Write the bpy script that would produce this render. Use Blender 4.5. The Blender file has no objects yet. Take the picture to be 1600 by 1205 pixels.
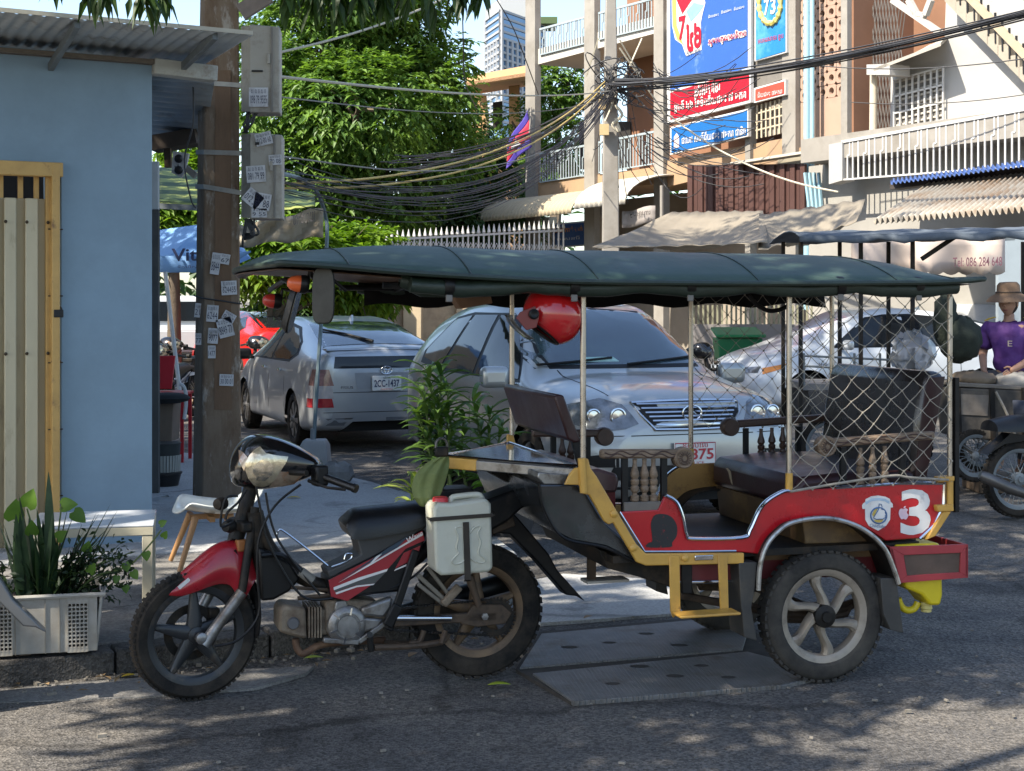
import bpy, bmesh, math, random
from mathutils import Vector, Matrix
from mathutils.bvhtree import BVHTree
R = math.radians
sc = bpy.context.scene
C = sc.collection
V = Vector
random.seed(7)

# ------------------------------------------------------------------ camera, sky, sun, exposure
F, CX, HY, H = 2320.0, 800.0, 470.0, 1.68      # focal length in photo pixels, principal column, horizon row, eye height
cam = bpy.data.cameras.new('camera'); cam_o = bpy.data.objects.new('camera', cam); C.objects.link(cam_o)
cam.sensor_width = 36; cam.lens = F / 1600 * 36
cam.shift_y = -(602.5 - HY) / 1600
cam.clip_start = 0.05; cam.clip_end = 3000
cam_o.location = (0, 0, H); cam_o.rotation_euler = (R(90), 0, 0)
sc.camera = cam_o

SUN_AZ = (-0.80, -0.60)          # towards the sun, seen from above
SUN_EL = R(47)
world = bpy.data.worlds.new('World'); sc.world = world; world.use_nodes = True
wn = world.node_tree
sky = wn.nodes.new('ShaderNodeTexSky'); sky.sky_type = 'NISHITA'; sky.sun_disc = False
sky.sun_elevation = SUN_EL
sky.sun_rotation = math.atan2(SUN_AZ[0], SUN_AZ[1])
sky.air_density = 1.0; sky.dust_density = 1.1; sky.ozone_density = 0.8
bg = wn.nodes['Background']; bg.inputs[1].default_value = 0.125
wn.links.new(sky.outputs[0], bg.inputs[0])
sd = bpy.data.lights.new('sun', 'SUN'); sun_o = bpy.data.objects.new('sun', sd); C.objects.link(sun_o)
sd.energy = 4.1; sd.angle = R(0.5); sd.color = (1.0, 0.92, 0.79)
_d = V((SUN_AZ[0] * math.cos(SUN_EL), SUN_AZ[1] * math.cos(SUN_EL), math.sin(SUN_EL)))
sun_o.rotation_euler = _d.to_track_quat('Z', 'Y').to_euler(); sun_o.location = (-20, -20, 30)
vs = sc.view_settings; vs.view_transform = 'Standard'; vs.look = 'None'; vs.gamma = 1; vs.exposure = 1.42
sc.display_settings.display_device = 'sRGB'
try:
    sc.cycles.max_bounces = 7; sc.cycles.diffuse_bounces = 3; sc.cycles.glossy_bounces = 3
    sc.cycles.transmission_bounces = 5; sc.cycles.transparent_max_bounces = 8
    sc.cycles.use_denoising = True
    sc.cycles.sample_clamp_indirect = 6
except Exception:
    pass

# ------------------------------------------------------------------ places
def at(x, y, Y):                       # the point at depth Y that the photo shows at column x, row y
    return V(((x - CX) * Y / F, Y, H - (y - HY) * Y / F))
def ground(x, y, z=0.0):               # the point of height z shown at column x, row y
    return at(x, y, (H - z) * F / (y - HY))
class Frame:                           # an upright working frame: u along, v away, z up
    def __init__(s, o, deg):
        s.o = V((o[0], o[1], 0)); s.deg = deg; a = R(deg)
        s.e = V((math.cos(a), math.sin(a), 0)); s.n = V((-math.sin(a), math.cos(a), 0))
    def p(s, u, v, z): return s.o + s.e * u + s.n * v + V((0, 0, z))
    def hit(s, x, y, v):               # where the line of sight meets the plane v = const
        d = V(((x - CX) / F, 1, -(y - HY) / F)); c = V((0, 0, H))
        t = ((s.o + s.n * v) - c).dot(s.n) / d.dot(s.n)
        return c + d * t
    def uz(s, x, y, v):
        w = s.hit(x, y, v) - s.o
        return w.dot(s.e), w.z
    def pts(s, poly, v): return [s.hit(x, y, v) for x, y in poly]

# ------------------------------------------------------------------ materials
MATS = {}
def mat(key, col, rough=.6, metal=0., var=.12, scale=6., bump=0., bscale=60., dirt=None, coat=0., spec=.5, rvar=.0, stretch=None, sheen=0., emit=0.):
    if key in MATS: return MATS[key]
    m = bpy.data.materials.new(key); m.use_nodes = True; nt = m.node_tree; N = nt.nodes; L = nt.links
    b = N['Principled BSDF']
    b.inputs['Roughness'].default_value = rough; b.inputs['Metallic'].default_value = metal
    b.inputs['Specular IOR Level'].default_value = spec
    b.inputs['Coat Weight'].default_value = coat; b.inputs['Coat Roughness'].default_value = .06
    if sheen: b.inputs['Sheen Weight'].default_value = sheen
    if emit: b.inputs['Emission Color'].default_value = (*col[:3], 1); b.inputs['Emission Strength'].default_value = emit
    tc = N.new('ShaderNodeTexCoord'); vec = tc.outputs['Object']
    if stretch:
        mp = N.new('ShaderNodeMapping'); mp.inputs['Scale'].default_value = stretch
        L.new(vec, mp.inputs['Vector']); vec = mp.outputs[0]
    c = (*col[:3], 1)
    b.inputs['Base Color'].default_value = c
    out = None
    if var:
        n = N.new('ShaderNodeTexNoise'); n.inputs['Scale'].default_value = scale; n.inputs['Detail'].default_value = 6; n.inputs['Roughness'].default_value = .65
        L.new(vec, n.inputs['Vector'])
        r = N.new('ShaderNodeMapRange'); r.inputs['From Min'].default_value = .25; r.inputs['From Max'].default_value = .75
        r.inputs['To Min'].default_value = 1 - var; r.inputs['To Max'].default_value = 1 + var
        L.new(n.outputs[0], r.inputs['Value'])
        mx = N.new('ShaderNodeMix'); mx.data_type = 'RGBA'; mx.blend_type = 'MULTIPLY'; mx.inputs['Factor'].default_value = 1
        mx.inputs[6].default_value = c; L.new(r.outputs[0], mx.inputs[7]); out = mx.outputs[2]
        if rvar:
            r2 = N.new('ShaderNodeMapRange'); r2.inputs['From Min'].default_value = .3; r2.inputs['From Max'].default_value = .7
            r2.inputs['To Min'].default_value = max(rough - rvar, .02); r2.inputs['To Max'].default_value = min(rough + rvar, 1)
            L.new(n.outputs[0], r2.inputs['Value']); L.new(r2.outputs[0], b.inputs['Roughness'])
    for dd in ([dirt] if dirt and not isinstance(dirt, list) else (dirt or [])):
        dc, thr, ds = dd[:3]; soft = dd[3] if len(dd) > 3 else .08
        n = N.new('ShaderNodeTexNoise'); n.inputs['Scale'].default_value = ds; n.inputs['Detail'].default_value = 8; n.inputs['Roughness'].default_value = .7
        L.new(vec, n.inputs['Vector'])
        r = N.new('ShaderNodeMapRange'); r.inputs['From Min'].default_value = thr - soft; r.inputs['From Max'].default_value = thr + soft
        L.new(n.outputs[0], r.inputs['Value'])
        mx = N.new('ShaderNodeMix'); mx.data_type = 'RGBA'; L.new(r.outputs[0], mx.inputs['Factor'])
        if out: L.new(out, mx.inputs[6])
        else: mx.inputs[6].default_value = c
        mx.inputs[7].default_value = (*dc, 1); out = mx.outputs[2]
    if out: L.new(out, b.inputs['Base Color'])
    if bump:
        n = N.new('ShaderNodeTexNoise'); n.inputs['Scale'].default_value = bscale; n.inputs['Detail'].default_value = 5
        L.new(vec, n.inputs['Vector'])
        bp = N.new('ShaderNodeBump'); bp.inputs['Strength'].default_value = bump; bp.inputs['Distance'].default_value = .01
        L.new(n.outputs[0], bp.inputs['Height']); L.new(bp.outputs[0], b.inputs['Normal'])
    MATS[key] = m
    return m
def glassmat(key, col=(.8, .85, .85), rough=.03, alpha=.25, ior=1.45):
    if key in MATS: return MATS[key]
    m = bpy.data.materials.new(key); m.use_nodes = True; nt = m.node_tree; N = nt.nodes; L = nt.links
    N.remove(N['Principled BSDF'])
    g = N.new('ShaderNodeBsdfGlossy'); g.inputs['Roughness'].default_value = rough; g.inputs['Color'].default_value = (.9, .95, 1, 1)
    t = N.new('ShaderNodeBsdfTransparent'); t.inputs['Color'].default_value = (*col, 1)
    d = N.new('ShaderNodeBsdfDiffuse'); d.inputs['Color'].default_value = (*[c * .5 for c in col], 1)
    fr = N.new('ShaderNodeFresnel'); fr.inputs['IOR'].default_value = ior
    m1 = N.new('ShaderNodeMixShader'); m1.inputs[0].default_value = alpha
    L.new(t.outputs[0], m1.inputs[1]); L.new(d.outputs[0], m1.inputs[2])
    m2 = N.new('ShaderNodeMixShader'); L.new(fr.outputs[0], m2.inputs[0]); L.new(m1.outputs[0], m2.inputs[1]); L.new(g.outputs[0], m2.inputs[2])
    L.new(m2.outputs[0], N['Material Output'].inputs[0])
    MATS[key] = m
    return m
def leafmat(key, col, col2, trans=.35, scale=3., rough=.45):
    if key in MATS: return MATS[key]
    m = bpy.data.materials.new(key); m.use_nodes = True; nt = m.node_tree; N = nt.nodes; L = nt.links
    b = N['Principled BSDF']; b.inputs['Roughness'].default_value = rough; b.inputs['Specular IOR Level'].default_value = .35
    tc = N.new('ShaderNodeTexCoord'); n = N.new('ShaderNodeTexNoise'); n.inputs['Scale'].default_value = scale; n.inputs['Detail'].default_value = 4
    L.new(tc.outputs['Object'], n.inputs['Vector'])
    geo = N.new('ShaderNodeNewGeometry')
    ad = N.new('ShaderNodeMath'); ad.operation = 'MULTIPLY_ADD'; ad.inputs[1].default_value = .45; L.new(geo.outputs['Random Per Island'], ad.inputs[0]); L.new(n.outputs[0], ad.inputs[2])
    r = N.new('ShaderNodeMapRange'); r.inputs['From Min'].default_value = .4; r.inputs['From Max'].default_value = 1.0; L.new(ad.outputs[0], r.inputs['Value'])
    mx = N.new('ShaderNodeMix'); mx.data_type = 'RGBA'; mx.inputs[6].default_value = (*col, 1); mx.inputs[7].default_value = (*col2, 1)
    L.new(r.outputs[0], mx.inputs['Factor']); L.new(mx.outputs[2], b.inputs['Base Color'])
    t = N.new('ShaderNodeBsdfTranslucent'); tm = N.new('ShaderNodeMix'); tm.data_type = 'RGBA'; tm.blend_type = 'MULTIPLY'; tm.inputs['Factor'].default_value = 1
    L.new(mx.outputs[2], tm.inputs[6]); tm.inputs[7].default_value = (1.5, 1.6, .6, 1); L.new(tm.outputs[2], t.inputs['Color'])
    ms = N.new('ShaderNodeMixShader'); ms.inputs[0].default_value = trans
    L.new(b.outputs[0], ms.inputs[1]); L.new(t.outputs[0], ms.inputs[2]); L.new(ms.outputs[0], N['Material Output'].inputs[0])
    MATS[key] = m
    return m
def stripemat(key, c1, c2, scale, axis='Y', rough=.6, duty=.5, dirt=None):
    m = mat(key, c1, rough, var=.1, scale=4, dirt=dirt); nt = m.node_tree; N = nt.nodes; L = nt.links
    if m.get('striped'): return m
    m['striped'] = 1
    b = N['Principled BSDF']; tc = N.new('ShaderNodeTexCoord'); sp = N.new('ShaderNodeSeparateXYZ'); L.new(tc.outputs['Object'], sp.inputs[0])
    mu = N.new('ShaderNodeMath'); mu.operation = 'MULTIPLY'; mu.inputs[1].default_value = scale; L.new(sp.outputs[axis], mu.inputs[0])
    fr = N.new('ShaderNodeMath'); fr.operation = 'FRACT'; L.new(mu.outputs[0], fr.inputs[0])
    gt = N.new('ShaderNodeMath'); gt.operation = 'GREATER_THAN'; gt.inputs[1].default_value = duty; L.new(fr.outputs[0], gt.inputs[0])
    mx = N.new('ShaderNodeMix'); mx.data_type = 'RGBA'; L.new(gt.outputs[0], mx.inputs['Factor'])
    src = b.inputs['Base Color'].links[0].from_socket
    L.new(src, mx.inputs[6]); mx.inputs[7].default_value = (*c2, 1); L.new(mx.outputs[2], b.inputs['Base Color'])
    return m

# ------------------------------------------------------------------ mesh building (all points in world space)
class MB:
    def __init__(s): s.v = []; s.f = []
    def add(s, vs_, fs):
        k = len(s.v); s.v += [V(p) for p in vs_]; s.f += [tuple(i + k for i in f) for f in fs]; return s
    def box(s, c, size, rz=0, M=None):
        x, y, z = [q / 2 for q in size]
        m = M or Matrix.Rotation(rz, 3, 'Z'); c = V(c)
        vv = [c + m @ V((a * x, b * y, d * z)) for a in (-1, 1) for b in (-1, 1) for d in (-1, 1)]
        return s.add(vv, [(0, 1, 3, 2), (4, 6, 7, 5), (0, 4, 5, 1), (2, 3, 7, 6), (0, 2, 6, 4), (1, 5, 7, 3)])
    def bar(s, a, b, w, h, up=V((0, 0, 1))):          # rectangular bar from a to b
        a, b = V(a), V(b); d = (b - a).normalized()
        x = d.cross(up)
        if x.length < 1e-4: x = d.cross(V((1, 0, 0)))
        x.normalize(); y = x.cross(d)
        vv = [p + x * i * w / 2 + y * j * h / 2 for p in (a, b) for i, j in ((-1, -1), (1, -1), (1, 1), (-1, 1))]
        return s.add(vv, [(3, 2, 1, 0), (4, 5, 6, 7), (0, 1, 5, 4), (1, 2, 6, 5), (2, 3, 7, 6), (3, 0, 4, 7)])
    def slab(s, poly, off):                            # polygon extruded by a vector
        n = len(poly); off = V(off)
        vv = [V(p) for p in poly] + [V(p) + off for p in poly]
        return s.add(vv, [tuple(range(n)), tuple(range(2 * n - 1, n - 1, -1))] + [(i, i + n, (i + 1) % n + n, (i + 1) % n) for i in range(n)])
    def rings(s, rs, closed=True, cap=True, loop=False):
        n = len(rs[0]); k = len(rs); vv = [p for r in rs for p in r]; fs = []
        for i in range(k if loop else k - 1):
            for j in range(n if closed else n - 1):
                a = i * n; b = ((i + 1) % k) * n; j2 = (j + 1) % n
                fs.append((a + j, a + j2, b + j2, b + j))
        if cap and closed and not loop: fs += [tuple(range(n - 1, -1, -1)), tuple(range((k - 1) * n, k * n))]
        return s.add(vv, fs)
    def tube(s, pts, r, n=8, closed=False, flat=1.):
        pts = [V(p) for p in pts]; k = len(pts)
        rr = r if isinstance(r, (list, tuple)) else [r] * k
        rs = []; prev = None
        for i in range(k):
            if closed: t = pts[(i + 1) % k] - pts[i - 1]
            else: t = pts[min(i + 1, k - 1)] - pts[max(i - 1, 0)]
            if t.length < 1e-9: t = V((0, 0, 1))
            t.normalize()
            if prev is None:
                x = t.cross(V((0, 0, 1)))
                if x.length < 1e-3: x = t.cross(V((1, 0, 0)))
            else:
                x = prev - t * prev.dot(t)
                if x.length < 1e-5: x = t.cross(V((.3, .5, 1)))
            x.normalize(); prev = x; y = t.cross(x)
            rs.append([pts[i] + (x * math.cos(q) + y * math.sin(q) * flat) * rr[i] for q in [2 * math.pi * j / n for j in range(n)]])
        return s.rings(rs, loop=closed)
    def lathe(s, o, axis, prof, n=24, closed=False, a0=0., a1=None):  # prof: (radius, along)
        o = V(o); t = V(axis).normalized(); x = t.cross(V((0, 0, 1)))
        if x.length < 1e-3: x = V((1, 0, 0))
        x.normalize(); y = t.cross(x)
        full = a1 is None
        A = [2 * math.pi * j / n for j in range(n)] if full else [a0 + (a1 - a0) * j / n for j in range(n + 1)]
        rs = [[o + t * h + (x * math.cos(q) + y * math.sin(q)) * r for q in A] for r, h in prof]
        return s.rings(rs, closed=full, cap=full and not closed, loop=closed)
    def ball(s, c, r, n=14, k=8, M=None):
        c = V(c); r = V(r) if hasattr(r, '__len__') else V((r, r, r)); m = M or Matrix.Identity(3)
        rs = []
        for i in range(k + 1):
            th = math.pi * (i / k); th = min(max(th, .02), math.pi - .02)
            rs.append([c + m @ V((r.x * math.sin(th) * math.cos(q), r.y * math.sin(th) * math.sin(q), -r.z * math.cos(th))) for q in [2 * math.pi * j / n for j in range(n)]])
        return s.rings(rs)
    def shell(s, top, bot, side, w, n=9, close=False):   # arched loft: from bot-side over top to bot+side
        rs = []
        for i, (t, b) in enumerate(zip(top, bot)):
            ww = w[i] if isinstance(w, (list, tuple)) else w
            r = [b + (t - b) * (math.sin(q) ** .75 if math.sin(q) > 0 else 0) + side * (-math.cos(q) * ww) for q in [math.pi * j / (n - 1) for j in range(n)]]
            rs.append(r)
        return s.rings(rs, closed=close, cap=close)
    def grid(s, rows): return s.rings(rows, closed=False)
    def build(s, name, m, parent=None, smooth=40, bevel=0., sub=0, solid=0., kind=None, label=None, seg=2):
        me = bpy.data.meshes.new(name)
        inv = MW[parent.name].inverted() if parent is not None and parent.name in MW else Matrix.Identity(4)
        me.from_pydata([inv @ p for p in s.v], [], s.f); me.materials.append(m)
        bm = bmesh.new(); bm.from_mesh(me)
        bmesh.ops.recalc_face_normals(bm, faces=bm.faces); bm.to_mesh(me); bm.free()
        if smooth:
            me.shade_smooth()
            if smooth < 180: me.set_sharp_from_angle(angle=R(smooth))
        o = bpy.data.objects.new(name, me); C.objects.link(o); o.parent = parent
        MW[o.name] = MW[parent.name] if parent is not None and parent.name in MW else Matrix.Identity(4)
        if solid:
            q = o.modifiers.new('thick', 'SOLIDIFY'); q.thickness = solid; q.offset = 0
        if bevel:
            q = o.modifiers.new('bevel', 'BEVEL'); q.width = bevel; q.segments = seg; q.limit_method = 'ANGLE'; q.angle_limit = R(40)
        if sub:
            q = o.modifiers.new('sub', 'SUBSURF'); q.levels = sub; q.render_levels = sub
        if kind: o['kind'] = kind
        if label: o['label'] = label
        return o
MW = {}
def tag(o, label, cat, group=None):
    o['label'] = label; o['category'] = cat
    if group: o['group'] = group
    return o
def thing(name, label, cat, loc=(0, 0, 0), deg=0, group=None):
    o = bpy.data.objects.new(name, None); C.objects.link(o); o.empty_display_size = .1
    o.location = loc; o.rotation_euler = (0, 0, R(deg))
    MW[o.name] = Matrix.Translation(V(loc)) @ Matrix.Rotation(R(deg), 4, 'Z')
    return tag(o, label, cat, group)
def part(name, parent):                  # an empty that holds sub-parts
    o = bpy.data.objects.new(name, None); C.objects.link(o); o.parent = parent; o.empty_display_size = .05
    MW[o.name] = MW[parent.name]; return o
def struct(o): o['kind'] = 'structure'; return o
def copy_tree(o, parent=None, loc=None, deg=None, swap=None):
    c = o.copy(); C.objects.link(c)
    if parent is not None: c.parent = parent
    if loc is not None: c.location = loc
    if deg is not None: c.rotation_euler = (0, 0, R(deg))
    if swap and c.data and c.data.materials and c.data.materials[0].name in swap:
        key = (c.data.name, swap[c.data.materials[0].name].name)
        if key not in SWAPPED:
            d = c.data.copy(); d.materials[0] = swap[c.data.materials[0].name]; SWAPPED[key] = d
        c.data = SWAPPED[key]
    for ch in list(o.children): copy_tree(ch, c, swap=swap)
    return c
SWAPPED = {}
def lettering(txt, m, parent, center, right, up, width=None, height=None, depth=.003, name='lettering', bold=0., shear=0.):
    cu = bpy.data.curves.new('letter', 'FONT'); cu.body = txt; cu.align_x = 'CENTER'; cu.align_y = 'CENTER'; cu.size = 1; cu.extrude = 0; cu.offset = bold; cu.shear = shear
    cu.resolution_u = 3
    t = bpy.data.objects.new('letter', cu); C.objects.link(t)
    dg = bpy.context.evaluated_depsgraph_get(); me = bpy.data.meshes.new_from_object(t.evaluated_get(dg))
    bpy.data.objects.remove(t); bpy.data.curves.remove(cu)
    if not me.vertices: return None
    xs = [v.co.x for v in me.vertices]; ys = [v.co.y for v in me.vertices]
    bw, bh = max(xs) - min(xs), max(ys) - min(ys); cx, cy = (max(xs) + min(xs)) / 2, (max(ys) + min(ys)) / 2
    sx = width / bw if width else height / bh
    sy = height / bh if height else sx
    right = V(right).normalized(); up = V(up).normalized(); nrm = right.cross(up); c = V(center)
    inv = MW[parent.name].inverted() if parent is not None else Matrix.Identity(4)
    for v in me.vertices:
        v.co = inv @ (c + right * ((v.co.x - cx) * sx) + up * ((v.co.y - cy) * sy) + nrm * (depth + v.co.z))
    me.materials.clear(); me.materials.append(m)
    o = bpy.data.objects.new(name, me); C.objects.link(o); o.parent = parent
    MW[o.name] = MW[parent.name] if parent is not None else Matrix.Identity(4)
    return o
def cr(pts, sub=6, closed=False):              # Catmull-Rom through points
    pts = [V(p) for p in pts]; n = len(pts); out = []
    for i in range(n if closed else n - 1):
        if closed: a, b, c, d = pts[i - 1], pts[i], pts[(i + 1) % n], pts[(i + 2) % n]
        else: a, b, c, d = pts[max(i - 1, 0)], pts[i], pts[i + 1], pts[min(i + 2, n - 1)]
        for j in range(sub):
            t = j / sub
            out.append(.5 * ((2 * b) + (c - a) * t + (2 * a - 5 * b + 4 * c - d) * t * t + (3 * b - a - 3 * c + d) * t ** 3))
    if not closed: out.append(pts[-1])
    return out
def arc(c, r, a0, a1, n, ex, ey): return [V(c) + V(ex) * (r * math.cos(a0 + (a1 - a0) * i / n)) + V(ey) * (r * math.sin(a0 + (a1 - a0) * i / n)) for i in range(n + 1)]
def sag(a, b, drop, n=10):
    a, b = V(a), V(b); return [a.lerp(b, i / n) - V((0, 0, drop * 4 * (i / n) * (1 - i / n))) for i in range(n + 1)]
# ================================================================== ground
def groundmat(key, col, col2, patch, speck, crack=None, bump=.5, rough=.9):
    m = mat(key, col, rough, var=.16, scale=1.1, spec=.25); N = m.node_tree.nodes; L = m.node_tree.links
    b = N['Principled BSDF']; tc = N.new('ShaderNodeTexCoord'); vec = tc.outputs['Object']
    src = b.inputs['Base Color'].links[0].from_socket
    n = N.new('ShaderNodeTexNoise'); n.inputs['Scale'].default_value = .55; n.inputs['Detail'].default_value = 9; n.inputs['Roughness'].default_value = .72
    L.new(vec, n.inputs['Vector'])
    r = N.new('ShaderNodeMapRange'); r.inputs['From Min'].default_value = .46; r.inputs['From Max'].default_value = .62; r.inputs['To Max'].default_value = patch
    L.new(n.outputs[0], r.inputs['Value'])
    mx = N.new('ShaderNodeMix'); mx.data_type = 'RGBA'; L.new(r.outputs[0], mx.inputs['Factor']); L.new(src, mx.inputs[6]); mx.inputs[7].default_value = (*col2, 1)
    s = N.new('ShaderNodeTexVoronoi'); s.inputs['Scale'].default_value = 95; L.new(vec, s.inputs['Vector'])
    sh = N.new('ShaderNodeSeparateColor'); L.new(s.outputs['Color'], sh.inputs[0])
    r2 = N.new('ShaderNodeMapRange'); r2.inputs['To Min'].default_value = 1 - speck; r2.inputs['To Max'].default_value = 1 + speck; L.new(sh.outputs[0], r2.inputs['Value'])
    m2 = N.new('ShaderNodeMix'); m2.data_type = 'RGBA'; m2.blend_type = 'MULTIPLY'; m2.inputs['Factor'].default_value = 1
    L.new(mx.outputs[2], m2.inputs[6]); L.new(r2.outputs[0], m2.inputs[7]); out = m2.outputs[2]
    n5 = N.new('ShaderNodeTexNoise'); n5.inputs['Scale'].default_value = 1.7; n5.inputs['Detail'].default_value = 7; n5.inputs['Roughness'].default_value = .6; n5.inputs['Distortion'].default_value = .6; L.new(vec, n5.inputs['Vector'])
    r5 = N.new('ShaderNodeMapRange'); r5.inputs['From Min'].default_value = .56; r5.inputs['From Max'].default_value = .66; r5.inputs['To Min'].default_value = 1; r5.inputs['To Max'].default_value = .62; L.new(n5.outputs[0], r5.inputs['Value'])
    m5 = N.new('ShaderNodeMix'); m5.data_type = 'RGBA'; m5.blend_type = 'MULTIPLY'; m5.inputs['Factor'].default_value = 1; L.new(out, m5.inputs[6]); L.new(r5.outputs[0], m5.inputs[7]); out = m5.outputs[2]
    hsum = N.new('ShaderNodeMath'); hsum.operation = 'MULTIPLY_ADD'; hsum.inputs[1].default_value = .5
    n3 = N.new('ShaderNodeTexNoise'); n3.inputs['Scale'].default_value = 45; n3.inputs['Detail'].default_value = 4; L.new(vec, n3.inputs['Vector'])
    L.new(s.outputs['Distance'], hsum.inputs[0]); L.new(n3.outputs[0], hsum.inputs[2]); hgt = hsum.outputs[0]
    if crack:
        nz = N.new('ShaderNodeTexNoise'); nz.inputs['Scale'].default_value = 1.6; nz.inputs['Detail'].default_value = 5; L.new(vec, nz.inputs['Vector'])
        ad = N.new('ShaderNodeMix'); ad.data_type = 'VECTOR'; ad.inputs['Factor'].default_value = .35
        L.new(vec, ad.inputs[4]); L.new(nz.outputs['Color'], ad.inputs[5])
        v2 = N.new('ShaderNodeTexVoronoi'); v2.feature = 'DISTANCE_TO_EDGE'; v2.inputs['Scale'].default_value = crack; L.new(ad.outputs[1], v2.inputs['Vector'])
        r3 = N.new('ShaderNodeMapRange'); r3.inputs['From Min'].default_value = .002; r3.inputs['From Max'].default_value = .011; r3.inputs['To Min'].default_value = .5; L.new(v2.outputs['Distance'], r3.inputs['Value'])
        m3 = N.new('ShaderNodeMix'); m3.data_type = 'RGBA'; m3.blend_type = 'MULTIPLY'; m3.inputs['Factor'].default_value = .8
        L.new(out, m3.inputs[6]); L.new(r3.outputs[0], m3.inputs[7]); out = m3.outputs[2]
    L.new(out, b.inputs['Base Color'])
    bp = N.new('ShaderNodeBump'); bp.inputs['Strength'].default_value = bump; bp.inputs['Distance'].default_value = .012
    L.new(hgt, bp.inputs['Height']); L.new(bp.outputs[0], b.inputs['Normal'])
    return m
ASPH = groundmat('asphalt', (.098, .092, .086), (.165, .147, .124), .8, .5, .42, .8)
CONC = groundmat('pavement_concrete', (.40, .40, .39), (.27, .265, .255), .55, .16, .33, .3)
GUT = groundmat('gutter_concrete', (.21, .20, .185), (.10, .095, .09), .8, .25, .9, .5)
KERB = groundmat('kerb_stone', (.075, .07, .065), (.16, .15, .135), .6, .35, .8, .8)

o = MB().add([(-900, -300, -.03), (900, -300, -.03), (900, 1500, -.03), (-900, 1500, -.03)], [(0, 1, 2, 3)]).build('ground', mat('earth', (.11, .1, .085), .95)); struct(o)
# the road: a sheet with a slightly uneven surface
mb = MB(); rows = []
ys = [0 + i * .4 for i in range(36)] + [14.8 + i * 2.5 for i in range(24)]
for y in ys:
    rows.append([V((x, y, .006 * math.sin(x * .9 + y * .7) + .004 * math.sin(2.3 * x - 1.1 * y) - (.0 if y < 60 else 0) - .006)) for x in [-40, -20] + [-10 + .5 * i for i in range(41)] + [20, 45]])
struct(mb.grid(rows).build('road', ASPH, smooth=180))

KA, KD = V((-2.22, 6.44, 0)), V((.883, .469, 0)); KN = V((.469, -.883, 0))   # kerb: a point, its direction, towards the road
k0 = KA + KD * -6
walk = [k0, KA + KD * .5, KA + KD * 1.95, V((-.1, 7.85, 0)), V((.12, 8.5, 0)), V((.02, 9.3, 0)), V((-.2, 10.3, 0)), V((-.6, 11.6, 0)), V((-1.2, 12.9, 0)), V((-2.2, 14.4, 0)), V((-4.0, 15.8, 0)), V((-9, 17, 0)), V((-14, 8, 0))]
sw = thing('pavement', 'x', 'pavement'); del sw['label']; del sw['category']; struct(sw)
def inset(poly, d):
    n = len(poly); out = []
    for i in range(n):
        a, b, c = poly[i - 1], poly[i], poly[(i + 1) % n]
        t1 = (b - a).normalized(); t2 = (c - b).normalized(); nn = (V((-t1.y, t1.x, 0)) + V((-t2.y, t2.x, 0))).normalized()
        out.append(b + nn * d)
    return out
# paving split along one joint that runs parallel to the house
jp, jd = ground(470, 851, .12), (ground(548, 846, .12) - ground(300, 862, .12)).normalized(); jn = V((-jd.y, jd.x, 0))
inner = inset(walk, .16)
def clip(poly, p, nrm, off):
    out = []
    for i in range(len(poly)):
        a, b = poly[i], poly[(i + 1) % len(poly)]; da, db = (a - p).dot(nrm) - off, (b - p).dot(nrm) - off
        if da >= 0: out.append(a)
        if (da >= 0) != (db >= 0): out.append(a.lerp(b, da / (da - db)))
    return out
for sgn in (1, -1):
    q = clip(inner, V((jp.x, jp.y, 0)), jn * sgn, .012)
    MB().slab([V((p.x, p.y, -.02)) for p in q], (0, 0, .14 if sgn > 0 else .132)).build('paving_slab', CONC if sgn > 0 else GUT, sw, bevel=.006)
# kerb stones
def along(poly, step):
    out = []
    for i in range(len(poly) - 1):
        a, b = poly[i], poly[i + 1]; n = max(1, round((b - a).length / step))
        for j in range(n): out.append((a.lerp(b, j / n), a.lerp(b, (j + 1) / n)))
    return out
def walkin(p):
    return p
for i, (a, b) in enumerate(along(walk[:11], .8)):
    t = (b - a).normalized(); nn = V((-t.y, t.x, 0)); g = .006
    dz = random.uniform(-.012, .004)
    a2, b2 = a + t * g, b - t * g
    q = [a2 + nn * random.uniform(0, .012), b2 + nn * random.uniform(0, .012), b2 + nn * .155, a2 + nn * .155]
    MB().slab([V((p.x, p.y, -.03)) for p in q], (0, 0, .147 + dz)).build('kerb_stone', KERB if i < 12 else CONC, sw, bevel=.012)
# worn concrete strip along the gutter, apron by the plates
gp = [ground(0, 1098, .004), ground(240, 1088, .004), ground(400, 1075, .004), ground(478, 1052, .004), ground(490, 1041, .004), ground(380, 1046, .004), ground(200, 1060, .004), ground(0, 1076, .004)]
gp = [V((p.x, p.y, -.02)) for p in gp]
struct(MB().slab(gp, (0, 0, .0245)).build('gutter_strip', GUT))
ap = [ground(845, 975), ground(1060, 960), ground(1115, 935), ground(1000, 905), ground(880, 898), ground(800, 915), ground(790, 960)]
struct(MB().slab([V((p.x, p.y, -.02)) for p in ap], (0, 0, .026)).build('concrete_apron', CONC))
PLATE = mat('checker_plate', (.15, .145, .138), .5, metal=.25, var=.25, scale=5, dirt=[((.10, .075, .05), .60, 3.5), ((.2, .19, .18), .62, 9)])
N = PLATE.node_tree.nodes; L = PLATE.node_tree.links
tc = N.new('ShaderNodeTexCoord'); mp = N.new('ShaderNodeMapping'); mp.inputs['Rotation'].default_value = (0, 0, R(-52)); L.new(tc.outputs['Object'], mp.inputs[0])
bk = N.new('ShaderNodeTexBrick'); bk.inputs['Scale'].default_value = 18; bk.inputs['Mortar Size'].default_value = .11; bk.inputs['Mortar Smooth'].default_value = .6; bk.offset = .5
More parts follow.
